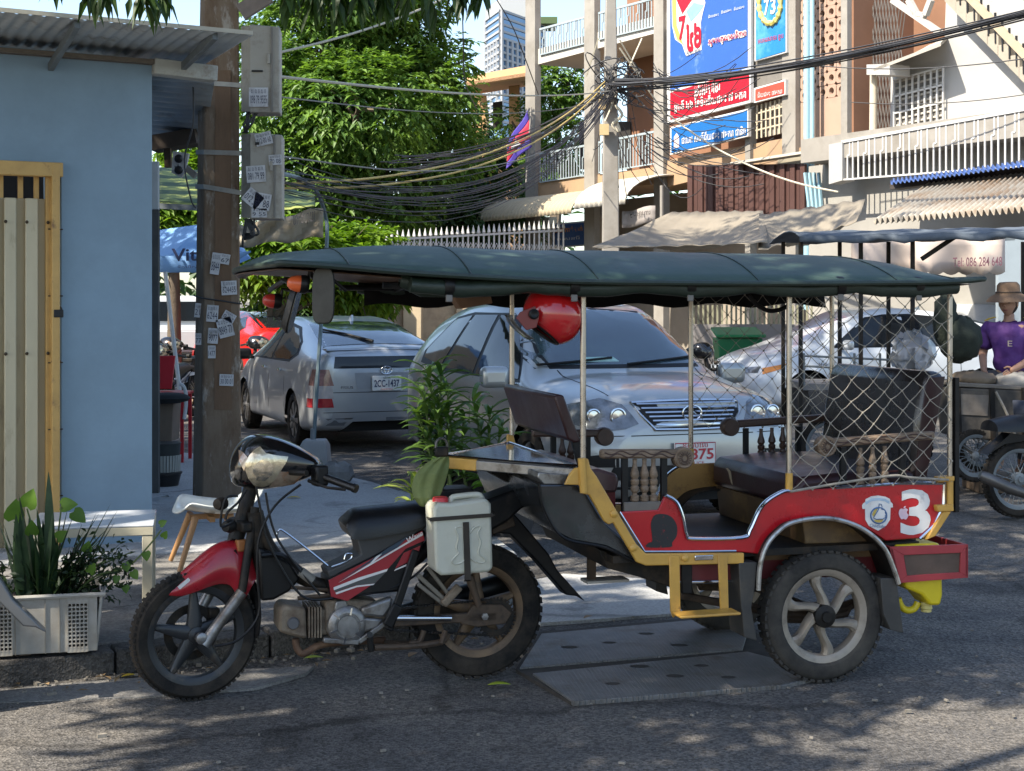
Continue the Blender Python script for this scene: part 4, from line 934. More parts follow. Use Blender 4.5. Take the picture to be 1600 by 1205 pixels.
ring = [(235 + 68 * math.cos(t), 250 + 68 * math.sin(t)) for t in [i * math.pi / 14 for i in range(28)]]
MB().tube(T.pts(k5(ring), vp - .003), .0035, 6, closed=True).build('emblem_ring', SKYB, em)
flat(k5([(200, 200), (225, 190), (205, 235), (190, 262), (178, 240)]), .0034, 'emblem_patch', YLW, em)
flat(k5([(195, 290), (275, 280), (262, 306), (235, 314), (208, 308)]), .0034, 'emblem_patch', YLW, em)
hand = [(240, 150), (256, 154), (264, 172), (258, 196), (284, 200), (294, 214), (290, 226), (298, 240), (290, 252), (292, 266), (270, 280), (215, 282), (192, 270), (205, 245), (225, 215), (236, 190)]
flat(k5(hand), .0048, 'thumb_hand', PRINT, em)
MB().tube(T.pts(k5(hand), vp - .0052), .002, 5, closed=True).build('hand_outline', SKYB, em)
lettering('ChildSafe', SKYB, em, T.hit(*k5([(222, 338)])[0], vp - .0025), (T.e + V((0, 0, -.12))), V((0, 0, 1)), width=.075, depth=.0015)
ap_ = [(447, 195), (465, 188), (484, 200), (476, 215), (478, 232), (490, 245), (480, 268), (466, 284), (448, 278), (430, 282), (414, 262), (406, 232), (410, 205), (428, 190)]
flat(k5([(p.x, p.y) for p in cr([(x, y, 0) for x, y in ap_], 3, True)]), .0035, 'fruit_sticker', mat('pale_pink_sticker', (.60, .44, .50), .5), tr)
flat(k5([(446, 188), (452, 172), (468, 168), (462, 184)]), .0035, 'fruit_sticker', MATS['pale_pink_sticker'], tr)
head = [(1010, 855), (1014, 848), (1019, 846), (1018, 832), (1017, 818), (1022, 806), (1032, 803), (1044, 805), (1053, 812), (1058, 824), (1057, 838), (1050, 848), (1047, 855)]
flat([(p.x, p.y) for p in cr([(x, y, 0) for x, y in head], 3, True)], .002, 'black_stencil', mat('stencil_black', (.012, .012, .014), .5, var=.2, dirt=((.22, .01, .015), .64, 60, .03)), tr)
# drawbar tray
hp_ = B.hit(690, 722, 0); n1 = T.hit(902, 740, -.54); n2 = n1 + T.n * 1.08
dw = part('drawbar', tr)
for e_ in (n1, n2): MB().bar(hp_, e_, .03, .045).build('drawbar_rail', mat('scuffed_steel', (.28, .275, .265), .3, metal=.7, var=.35, scale=8, dirt=((.09, .075, .06), .6, 10)), dw, bevel=.005)
MB().slab([hp_.lerp(n1, .04) + V((0, 0, .024)), n1 + V((0, 0, .024)), n2 + V((0, 0, .024)), hp_.lerp(n2, .04) + V((0, 0, .024))], (0, 0, .006)).build('tray_top', mat('plastic_sheeted_steel', (.10, .11, .115), .12, metal=.5, var=.3, scale=6, coat=.8), dw)
MB().tube([hp_ + V((0, 0, .03)), n1 + V((0, 0, .03)), n2 + V((0, 0, .03))], .008, 8, closed=True).build('tray_edge', CHROME, dw)
MB().bar(hp_, hp_.lerp(n1, .28), .036, .05).build('drawbar_tip', TYEL, dw, bevel=.005)
MB().slab(T.pts([(842, 738), (888, 742), (880, 757), (850, 757), (840, 746)], -.54), T.n * 1.0).build('tray_skirt', MATS['scuffed_steel'], dw, bevel=.004)
MB().bar(hp_.lerp(n1, .5).lerp(hp_.lerp(n2, .5), .5) + V((0, 0, -.03)), T.p(T.uz(850, 770, 0)[0], 0, T.uz(850, 775, 0)[1]), .06, .05).build('drawbar_spine', FRAME_BLK, dw)
MB().bar(T.hit(924, 850, -.1), T.hit(924, 906, -.1), .035, .03, T.n).build('prop_stand', BROWN, tr)
MB().box(T.hit(945, 906, -.1), (.2, .1, .012), _a).build('prop_foot', mat('pale_steel', (.42, .4, .37), .5, metal=.4), tr)
MB().tube([T.hit(1062, 930, -.3), T.hit(1195, 955, -.3)], .018, 8).build('chassis_tube', BROWN, tr)
# rear tray (open box) with recessed side
rt_ = part('rear_tray', tr)
def k6(pts): return [(1330 + x / 5.476, 760 + y / 5.476) for x, y in pts]
quad = k6([(330, 520), (1000, 497), (1000, 782), (402, 830)]); rec = k6([(450, 590), (940, 570), (930, 736), (480, 766)])
TRY = mat('scratched_red_box', (.30, .03, .035), .55, var=.15, scale=6, dirt=((.5, .42, .4), .73, 12, .02))
q = T.pts(quad, -.60); r_ = T.pts(rec, -.60)
for i in range(4): MB().slab([q[i], q[(i + 1) % 4], r_[(i + 1) % 4], r_[i]], T.n * .016).build('tray_frame', TRY, rt_, bevel=.002)
MB().slab(T.pts(rec, -.592), T.n * .008).build('tray_panel', mat('rusty_brown_panel', (.085, .055, .04), .7, var=.35, scale=7), rt_)
q2 = [p + T.n * .34 for p in q]
MB().slab(q2, T.n * .012).build('tray_wall', TRY, rt_); MB().slab([q[1], q2[1], q2[2], q[2]], T.e * -.012).build('tray_wall', TRY, rt_); MB().slab([q[0], q2[0], q2[3], q[3]], T.e * .012).build('tray_wall', TRY, rt_)

# nets
def net(poly4, v, nx, nz, seed, far=False, rope=.0019):
    rnd = random.Random(seed)
    A = [T.uz(x, y, VP) for x, y in poly4]
    def P(s_, t): 
        u = (A[0][0] * (1 - s_) + A[1][0] * s_) * (1 - t) + (A[3][0] * (1 - s_) + A[2][0] * s_) * t
        z = (A[0][1] * (1 - s_) + A[1][1] * s_) * (1 - t) + (A[3][1] * (1 - s_) + A[2][1] * s_) * t
        return T.p(u, v, z)
    node = {}
    for i in range(nx + 1):
        for j in range(nz + 1):
            s_, t = i / nx, j / nz
            if 0 < i < nx and 0 < j < nz: s_ += rnd.uniform(-.014, .014); t += rnd.uniform(-.014, .014)
            node[i, j] = P(s_, t) + T.n * rnd.uniform(-.012, .004)
    mb = MB()
    for i in range(nx):
        for j in range(nz):
            a, b = ((i, j), (i + 1, j + 1)) if (i + j) % 2 == 0 else ((i + 1, j), (i, j + 1))
            p, q = node[a], node[b]; mb.tube([p, p.lerp(q, .5) + V((0, 0, -.004)), q], rope, 5)
    for (i, j), p in node.items():
        if (i + j) % 2 == 0: mb.ball(p, .0055, 6, 4)
    return mb
ROPE = mat('net_rope', (.26, .235, .195), .9, var=.25, scale=30)
net([(1234, 458), (1484, 462), (1484, 752), (1234, 766)], -.572, 16, 18, 4).build('side_net', ROPE, tr, kind='stuff')
net([(1234, 458), (1484, 462), (1484, 700), (1234, 700)], .572, 16, 14, 5, rope=.0014).build('side_net', ROPE, tr, kind='stuff')
MB().tube(cr(T.pts([(1236, 768), (1300, 757), (1358, 748), (1400, 743), (1420, 746), (1482, 750)], -.585), 4), .006, 6).build('net_rope_edge', ROPE, tr)

# things carried on the trailer
MIR = mat('mirror_glass', (.018, .017, .015), .3, var=.8, scale=14, spec=.35)
for x0, y0, w_, h_, v, lab, rz in ((505, 462, .095, .23, -.62, 'rear-view mirror with a pale glass hanging nearest the camera under the canopy front', 0), (459, 485, .075, .20, -.45, 'dark narrow rear-view mirror hanging beside the orange lamp', 1)):
    m_ = thing('rear_view_mirror', lab, 'mirror', T.hit(x0, y0, v), 15.5, 'mirrors hung from the canopy front')
    c = T.hit(x0, y0, v); ex = (T.e * .9 + T.n * -.45).normalized() if rz == 0 else (T.e * .4 + T.n * .9).normalized(); ez = V((.18 if rz == 0 else .28, 0, 1)).normalized(); nn = ex.cross(ez).normalized(); ez = nn.cross(ex)
    out = [c + ex * w_ / 2 * math.copysign(abs(math.cos(t)) ** .5, math.cos(t)) + ez * h_ / 2 * math.copysign(abs(math.sin(t)) ** .5, math.sin(t)) for t in [i * math.pi / 14 for i in range(28)]]
    bk_ = [c + (p - c) * .8 + nn * -.03 for p in out]
    MB().rings([out, bk_]).build('mirror_back', BLK, m_, bevel=.004)
    MB().slab([c + (p - c) * .93 + nn * (.002) for p in out], nn * .003).build('mirror_glass', MIR if rz == 0 else mat('dark_mirror', (.03, .03, .028), .2, metal=.6), m_)
    MB().tube([c + ez * h_ * .4 + nn * -.02, c + ez * (h_ * .5 - .02), T.p((c - T.o).dot(T.e) + .1, v * .9, zt - .01)], .007, 8).build('mirror_stem', BLK, m_)
for x, y, v, lab, kind_ in ((461, 443, -.55, 'orange cone lamp hanging near the mirrors under the canopy', 0), (421, 470, .4, 'red cone lamp on the far side under the canopy front', 1)):
    l_ = thing('canopy_lamp', lab, 'lamp', T.hit(x, y, v), 15.5, 'cone lamps under the canopy')
    c = T.hit(x, y, v); ax = (T.e * -1 + V((0, 0, .1))).normalized()
    MB().lathe(c, ax, [(.004, .032), (.014, .03), (.026, .018), (.033, -.005), (.034, -.02), (.004, -.02)], 20).build('lamp_lens', mat('orange_lens' if not kind_ else 'red_lens', (.62, .11, .03) if not kind_ else (.4, .03, .02), .3, var=.1), l_)
    MB().lathe(c, ax, [(.036, -.02), (.038, -.04), (.03, -.055), (.004, -.056)], 20).build('lamp_base', BLK, l_)
    MB().tube([c + ax * -.05, c + ax * -.06 + V((0, 0, .06)), T.p((c - T.o).dot(T.e) + .1, v * .9, zt - .005)], .008, 8).build('lamp_stem', BLK, l_)
# helmet
hc = T.hit(862, 490, -.5); hm = thing('helmet', 'glossy red motorcycle helmet hanging under the trailer canopy', 'helmet', hc, 15.5)
ex, ey, ez = T.e, T.n, V((0, 0, 1)); mb = MB(); rs = []
for i in range(13):
    th = math.pi * (.02 + .74 * i / 12); ring = []
    for j in range(28):
        q = 2 * math.pi * j / 28
        d1 = ex * (math.sin(th) * math.cos(q) * .128 + .008) + ey * (math.sin(th) * math.sin(q) * .105) + ez * (math.cos(th) * .118)
        ring.append(hc + Matrix.Rotation(R(62), 3, ey) @ d1 if False else hc + (Matrix.Rotation(R(38), 3, ey) @ d1))
    rs.append(ring)
MB().rings(rs, cap=False).build('helmet_shell', mat('helmet_red', (.46, .012, .014), .14, var=.05, coat=.8), hm, solid=.012, smooth=60)
rs2 = [[hc + (p - hc) * .9 for p in r] for r in rs]
MB().rings(rs2, cap=False).build('helmet_liner', DARKIN, hm)
MB().tube(rs[-1], .008, 6, closed=True).build('helmet_rim', BLK, hm)
pv = T.hit(834, 491, -.612)
MB().lathe(pv, T.n * -1, [(.004, -.02), (.022, -.02), (.022, .006), (.015, .01), (.004, .006)], 18).build('visor_pivot', BLK, hm)
MB().slab(T.pts([(806, 497), (812, 488), (836, 478), (842, 496), (838, 512), (822, 516)], -.605), T.n * -.004).build('visor_arm', mat('maroon_plastic', (.16, .02, .02), .3), hm, bevel=.003)
vis = []
for i in range(9):
    t = i / 8; xx = 800 + 34 * t ** 1.3; yy = 492 + 38 * t ** .8
    vis.append([T.hit(xx, yy, -.61 + .2 * k / 6) + T.e * -.03 * math.sin(math.pi * k / 6) for k in range(7)])
MB().grid(vis).build('visor', glassmat('smoke_visor', (.55, .52, .48), .05, .3), hm, solid=.003)
# padlock and leaf-green cloth on the drawbar tip
pk = thing('padlock', 'black padlock locked on the tip of the drawbar tray', 'padlock', B.hit(690, 712, 0), 17.5)
MB().box(B.hit(690, 706, -.02), (.06, .03, .045), _a).build('lock_body', FRAME_BLK, pk, bevel=.008)
MB().tube([B.hit(681, 700, -.02)] + arc(B.hit(690, 694, -.02), .025, math.pi, 0, 8, T.e, (0, 0, 1)) + [B.hit(699, 700, -.02)], .006, 8).build('shackle', mat('grey_shackle', (.12, .115, .105), .4, metal=.7), pk)
rows = []
for i, (x, y, w) in enumerate([(694, 713, .02), (684, 722, .055), (674, 740, .075), (668, 760, .075), (666, 778, .06), (668, 792, .03)]):
    p = B.hit(x, y, -.13 + .02 * (i % 2)); rows.append([p + T.e * w * s_ + T.n * -.025 * (1 - s_ * s_) * (1 if k % 2 else .4) for k, s_ in enumerate((-1, -.6, -.2, .2, .6, 1))])
tag(MB().grid([cr(r, 3) for r in rows]).build('cloth', mat('olive_green_cloth', (.135, .165, .05), .7, var=.2, scale=12, bump=.3, bscale=60), solid=.004, sub=1), 'olive green cloth draped over the drawbar tip beside the seat', 'cloth')
# yellow bottle upside down in the rear tray
yb = thing('yellow_bottle', 'yellow plastic bottle stuck upside down in the rear tray', 'bottle', T.hit(1425, 900, -.48), 15.5)
YP = mat('yellow_plastic', (.58, .45, .012), .38, var=.08, scale=6)
body = [T.uz(x, y, -.48) for x, y in k6([(300, 500), (320, 480), (640, 458), (680, 470), (690, 520), (700, 900), (680, 990), (590, 990), (570, 960), (520, 900), (400, 850), (380, 830), (320, 540)])]
MB().slab([T.p(u, -.565, z) for u, z in body], T.n * .14).build('bottle_body', YP, yb, bevel=.022, seg=3)
MB().lathe(T.hit(1447, 940, -.5), V((0, 0, -1)), [(.004, 0), (.03, 0), (.03, .012), (.026, .014), (.028, .03), (.024, .034), (.024, .045), (.004, .046)], 16).build('bottle_neck', mat('pale_yellow_neck', (.55, .47, .16), .5), yb)
MB().tube(cr(T.pts(k6([(400, 960), (430, 1030), (480, 1060), (540, 1045), (570, 990)]), -.5), 4), [.016] * 17, 10).build('bottle_handle', YP, yb)
# ================================================================== cars
class CarFrame:
    def __init__(s, o, f, k=1.):
        s.o = V((o[0], o[1], 0)); s.f = V((f[0], f[1], 0)).normalized(); s.l = V((-s.f.y, s.f.x, 0)); s.k = k
    def p(s, x, y, z): return s.o + (s.f * x + s.l * y + V((0, 0, z))) * s.k
    def deg(s): return math.degrees(math.atan2(s.f.y, s.f.x))
def car_shell(cf, st, axles, wr):
    rings = []
    for x, zb, w, zw, zl, wl, zr, wrl, zt in st:
        rings.append([V((x, y, z)) for y, z in ((w * .62, zb), (w * .95, zb + .03), (w * .995, (zb + zw) / 2), (w, zw), (wl, zl), (wrl, zr), (wrl * .6, zt - .012), (0, zt))])
    cols = []
    for j in range(8): cols.append(cr([r[j] for r in rings], 7))
    n = len(cols[0]); half = []
    for i in range(n): half.append(cr([c[i] for c in cols], 4))
    mb = MB(); kk = len(half[0]); faces = []
    vs_ = []
    for r in half:
        full = [V((p.x, -p.y, p.z)) for p in r] + [V(p) for p in r[::-1][1:]]
        vs_ += full
    m = 2 * kk - 1
    inside = []
    for p in vs_:
        ins = False
        for ax in axles:
            d = math.hypot(p.x - ax, p.z - wr); 
            if d < wr + .055 and p.z < wr + .4 and abs(p.y) > .45:
                if d > 1e-3:
                    k = (wr + .055) / d; p.x = ax + (p.x - ax) * k; p.z = wr + (p.z - wr) * k
                ins = True
        inside.append(ins)
    for i in range(n - 1):
        for j in range(m - 1):
            f = (i * m + j, i * m + j + 1, (i + 1) * m + j + 1, (i + 1) * m + j)
            if all(inside[q] for q in f): continue
            faces.append(f)
    faces.append(tuple(range(m))); faces.append(tuple(range((n - 1) * m, n * m))[::-1])
    mb.v = [cf.p(*p) for p in vs_]; mb.f = faces
    return mb
def car(name, label, cf, st, axles, wr, paint, group=None, tyre_w=.2, rim=None, track=None):
    t = thing(name, label, 'car', cf.o, cf.deg(), group)
    sh = car_shell(cf, st, axles, wr)
    sh.build('body', paint, t, smooth=55)
    MB().slab([cf.p(x, y, .22) for x, y in ((st[0][0] + .15, -.5), (st[-1][0] - .15, -.5), (st[-1][0] - .15, .5), (st[0][0] + .15, .5))], (0, 0, .5)).build('light_block', mat('light_block_black', (.012, .012, .012), .9), t)  # dark box added inside the hollow shell to block light
    tk = track or st[len(st) // 2][2] - .11
    for ax in axles:
        for s in (-1, 1):
            wheel(t, cf.p(ax, s * tk, wr), cf.l * -s, wr * cf.k, tyre_w, wr * cf.k * .68, 'car', rim or ALU, RUBBER, .05, 'wheel', 30)
    return t, bvh_of(sh)
def side(cf, s): return lambda x, y: (cf.p(x, s * 3, y), cf.l * -s)
def front(cf): return lambda x, y: (cf.p(6, x, y), cf.f * -1)
def rear(cf): return lambda x, y: (cf.p(-6, x, y), cf.f)
def topr(cf): return lambda x, y: (cf.p(x, y, 5), V((0, 0, -1)))
def diag(cf, fx, s):                     # looking at a corner: fx +1 front / -1 rear, s side
    d = (cf.f * fx + cf.l * s * .8).normalized(); pr = V((0, 0, 1)).cross(d)
    return lambda x, y: (cf.p(0, 0, y) + d * 6 + pr * x, d * -1)
GLASS = mat('dark_car_glass', (.012, .015, .018), .05, var=0, spec=.45)
WSCREEN = mat('windscreen_glass', (.035, .06, .075), .05, var=.35, scale=2.2, coat=.8, spec=.9)
TRIM = mat('black_trim', (.007, .007, .007), .5, spec=.3, var=0)
SILVER = mat('silver_car_paint', (.42, .445, .465), .3, metal=.55, var=.04, scale=3, coat=.5)
GOLD = mat('silver_beige_car_paint', (.385, .395, .385), .28, metal=.5, var=.04, scale=3, coat=.6)
CWHITE = mat('white_car_paint', (.52, .55, .58), .3, var=.03, coat=.6)
CLEARL = mat('headlamp_lens', (.16, .17, .18), .08, metal=.35, var=.7, scale=9, coat=.9)
REDL = mat('tail_lamp_red', (.36, .012, .02), .2, var=.3, scale=10, coat=.6)
PLATE_W = mat('plate_white', (.66, .66, .63), .5, var=.05)
PNAVY = mat('plate_navy', (.03, .04, .10), .5); PRED = mat('plate_red', (.42, .03, .04), .5)

# --- the SUV facing the camera
cl = CarFrame((.52, 12.95), (.33, -.944))
ST_SUV = [(-2.37, .45, .70, .70, .95, .66, 1.05, .60, 1.08), (-2.25, .32, .86, .72, 1.0, .84, 1.2, .68, 1.24), (-2.0, .28, .90, .75, 1.06, .87, 1.42, .63, 1.47), (-1.5, .26, .92, .78, 1.06, .885, 1.54, .60, 1.61),
          (-.8, .25, .92, .78, 1.04, .885, 1.60, .61, 1.67), (0, .25, .92, .78, 1.02, .885, 1.59, .60, 1.66), (.45, .25, .92, .77, 1.01, .88, 1.50, .60, 1.58), (.9, .25, .92, .77, 1.01, .88, 1.27, .66, 1.35), (1.25, .25, .92, .77, 1.0, .875, 1.09, .72, 1.14),
          (1.5, .25, .92, .76, .98, .86, 1.05, .70, 1.10), (1.9, .25, .91, .74, .94, .83, 1.01, .64, 1.055), (2.15, .25, .88, .70, .88, .79, .965, .58, 1.0), (2.3, .27, .80, .64, .80, .68, .88, .50, .92), (2.38, .34, .60, .58, .70, .52, .76, .40, .80)]
suv, sb = car('parked_suv', 'pale silver sport utility vehicle facing the camera behind the trailer', cl, ST_SUV, (1.42, -1.30), .36, GOLD, 'cars parked on the street', .23)
for s in (-1, 1):
    for poly in ([(1.0, 1.06), (.42, 1.47), (.2, 1.54), (-.05, 1.555), (-.02, 1.05)], [(-.10, 1.05), (-.13, 1.555), (-.72, 1.55), (-.98, 1.07)], [(-1.06, 1.08), (-.80, 1.545), (-1.3, 1.50), (-1.72, 1.22), (-1.7, 1.14)]):
        decal(poly, side(cl, s), sb, 'side_window', GLASS, suv, .006, .12)
    decal([(1.06, 1.035), (.43, 1.50), (.2, 1.575), (-.8, 1.575), (-1.32, 1.525), (-1.80, 1.20), (-1.75, 1.09), (-1.0, 1.04)], side(cl, s), sb, 'window_surround', TRIM, suv, .002, .12)
    for xx in (1.05, -.02, -1.05): decal([(xx, .35), (xx + .008, .35), (xx + .008 - (.05 if xx < 0 else 0), 1.03), (xx - (.05 if xx < 0 else 0), 1.03)], side(cl, s), sb, 'door_gap', TRIM, suv, .0015, .2)
    for xx in (.12, -.95): MB().tube([cl.p(xx, s * .935, .90), cl.p(xx + .09, s * .945, .905), cl.p(xx + .18, s * .935, .90)], .013, 8).build('door_handle', CHROME, suv)
    m_ = part('wing_mirror', suv); c = cl.p(.98, s * 1.04, 1.08)
    M3 = Matrix((cl.f, cl.l, V((0, 0, 1)))).transposed()
    MB().box(c, (.11, .24, .17), M=M3).build('mirror_shell', GOLD, m_, bevel=.05, seg=4); MB().box(cl.p(.955 - .04, s * 1.04, 1.08), (.02, .2, .13), M=M3).build('mirror_glass', GLASS, m_)
    MB().bar(cl.p(1.0, s * .88, 1.02), cl.p(.98, s * .98, 1.03), .05, .04).build('mirror_arm', TRIM, m_)
    ln = decal([(.42, .80), (.50, .93), (.62, .97), (.80, .93), (.885, .90), (.86, .80), (.72, .745), (.52, .765)] if s > 0 else [(-.42, .80), (-.52, .765), (-.72, .745), (-.86, .80), (-.885, .90), (-.80, .93), (-.62, .97), (-.50, .93)], front(cl), sb, 'headlamp', CLEARL, suv, .008, .06)
    for yy, rr_ in ((.56, .062), (.72, .055)):
        loc, nn, _, _ = sb.ray_cast(cl.p(6, s * yy, .855), cl.f * -1)
        if loc: MB().lathe(loc + cl.f * .004, cl.f, [(rr_, 0), (rr_, .012), (rr_ * .85, .014), (rr_ * .7, .006), (.004, .01)], 20).build('lamp_reflector', CHROME, suv)
    decal([(s * .58, .50), (s * .80, .50), (s * .80, .58), (s * .58, .60)][::s], front(cl), sb, 'fog_lamp', TRIM, suv, .004, .06)
decal([(-.80, 1.17), (.80, 1.17), (.70, 1.33), (.57, 1.56), (0, 1.60), (-.57, 1.56), (-.70, 1.33)], front(cl), sb, 'windscreen', WSCREEN, suv, .006, .1)
decal([(-.84, 1.145), (.84, 1.145), (.74, 1.33), (.60, 1.58), (0, 1.62), (-.60, 1.58), (-.74, 1.33)], front(cl), sb, 'windscreen_seal', TRIM, suv, .002, .1)
decal([(-.35, 1.19), (-.05, 1.19), (-.08, 1.225), (-.33, 1.225)], front(cl), sb, 'dashboard_paper', mat('mint_paper', (.32, .5, .46), .6), suv, .008, .1)
for y0, y1 in ((-.72, -.1), (.0, .62)):
    pts = []
    for i in range(9):
        t = i / 8; loc, nn, _, _ = sb.ray_cast(cl.p(6, y0 + (y1 - y0) * t, 1.165 + .05 * t), cl.f * -1)
        if loc: pts.append(loc + V((0, 0, .012)) + cl.f * .012)
    MB().tube(pts, .010, 6).build('wiper', TRIM, suv)
gr = part('grille', suv)
decal([(-.42, .94), (.42, .94), (.38, .86), (.28, .765), (-.28, .765), (-.38, .86)], front(cl), sb, 'grille_back', TRIM, gr, .003, .06)
for i in range(6):
    z = .785 + i * .028; hw = .29 + .115 * i / 5.5
    decal([(-hw, z), (hw, z), (hw, z + .010), (-hw, z + .010)], front(cl), sb, 'grille_slat', CHROME, gr, .012, .1)
pts = [sb.ray_cast(cl.p(6, y, z), cl.f * -1)[0] for y, z in [(-.43, .945), (-.2, .952), (0, .955), (.2, .952), (.43, .945), (.39, .86), (.30, .76), (0, .755), (-.30, .76), (-.39, .86)]]
MB().tube([p + cl.f * .008 for p in pts if p], .013, 8, closed=True).build('grille_surround', CHROME, gr)
lc = sb.ray_cast(cl.p(6, 0, .87), cl.f * -1)[0] + cl.f * .022
MB().tube([lc + cl.l * .075 * math.cos(t) + V((0, 0, .055 * math.sin(t))) for t in [i * math.pi / 12 for i in range(24)]], .008, 6, closed=True).build('badge_ring', CHROME, gr)
MB().tube([lc + cl.l * -.035 + V((0, 0, .045)), lc + cl.l * .045 + V((0, 0, -.025)), lc + cl.l * -.045 + V((0, 0, -.025))], .007, 6).build('badge_letter', CHROME, gr)
decal([(-.70, .34), (.70, .34), (.62, .50), (-.62, .50)], front(cl), sb, 'lower_grille', TRIM, suv, .004, .1)
decal([(-.86, .715), (.86, .715), (.86, .722), (-.86, .722)], front(cl), sb, 'bumper_gap', TRIM, suv, .0015, .1)
for s in (-1, 1): decal([(1.2, s * .60), (2.1, s * .55), (2.1, s * .542), (1.2, s * .592)], topr(cl), sb, 'bonnet_gap', TRIM, suv, .0015, .1)
pb = sb.ray_cast(cl.p(6, 0, .58), cl.f * -1)[0] + cl.f * .03
lp = part('number_plate', suv)
M3 = Matrix((cl.l, cl.f, V((0, 0, 1)))).transposed()
MB().box(pb, (.33, .012, .165), M=M3).build('plate_board', PLATE_W, lp, bevel=.004)
rgt = cl.l; 
lettering('7875', PRED, lp, pb + cl.f * .007 + rgt * .02 + V((0, 0, -.002)), rgt, V((0, 0, 1)), width=.25, height=.08, bold=.02)
lettering('POLICE', PRED, lp, pb + cl.f * .007 + V((0, 0, -.065)), rgt, V((0, 0, 1)), width=.14, height=.022)
lettering('នគរបាល', PRED, lp, pb + cl.f * .007 + V((0, 0, .062)), rgt, V((0, 0, 1)), width=.2, height=.034)
MB().tube([pb + rgt * a + V((0, 0, b)) + cl.f * .006 for a, b in ((-.16, -.078), (.16, -.078), (.16, .078), (-.16, .078))], .004, 5, closed=True).build('plate_border', PRED, lp)
em_ = sb.ray_cast(cl.p(1.25, -3, .92), cl.l)[0]
MB().lathe(em_, cl.l * -1, [(.1, 0), (.1, .003), (.003, .004)], 20).build('door_sticker', mat('patterned_sticker', (.45, .45, .43), .5, var=.6, scale=30, dirt=((.05, .05, .06), .55, 25, .02)), suv)

# --- the silver hatchback seen from behind
ch = CarFrame((-2.24, 18.69), (-.37, .929))
ST_H = [(-2.25, .34, .62, .56, .78, .60, .93, .56, .96), (-2.19, .25, .79, .62, .92, .75, 1.09, .66, 1.125), (-2.0, .22, .85, .66, .98, .80, 1.13, .665, 1.17), (-1.5, .2, .862, .68, .985, .82, 1.25, .61, 1.315), (-.9, .2, .862, .69, .975, .82, 1.37, .575, 1.43),
        (-.2, .2, .862, .69, .96, .82, 1.43, .56, 1.49), (.3, .2, .862, .69, .95, .82, 1.40, .56, 1.46), (.8, .2, .862, .69, .94, .82, 1.2, .60, 1.26), (1.35, .2, .86, .66, .90, .80, .98, .66, 1.02), (1.8, .2, .84, .6, .80, .75, .86, .60, .9), (2.1, .24, .74, .52, .66, .64, .73, .5, .76), (2.2, .32, .5, .46, .55, .44, .61, .34, .63)]
hb, hbv = car('parked_hatchback', 'silver hatchback seen from behind beside the concrete pavement', ch, ST_H, (1.37, -1.33), .31, SILVER, 'cars parked on the street', .19)
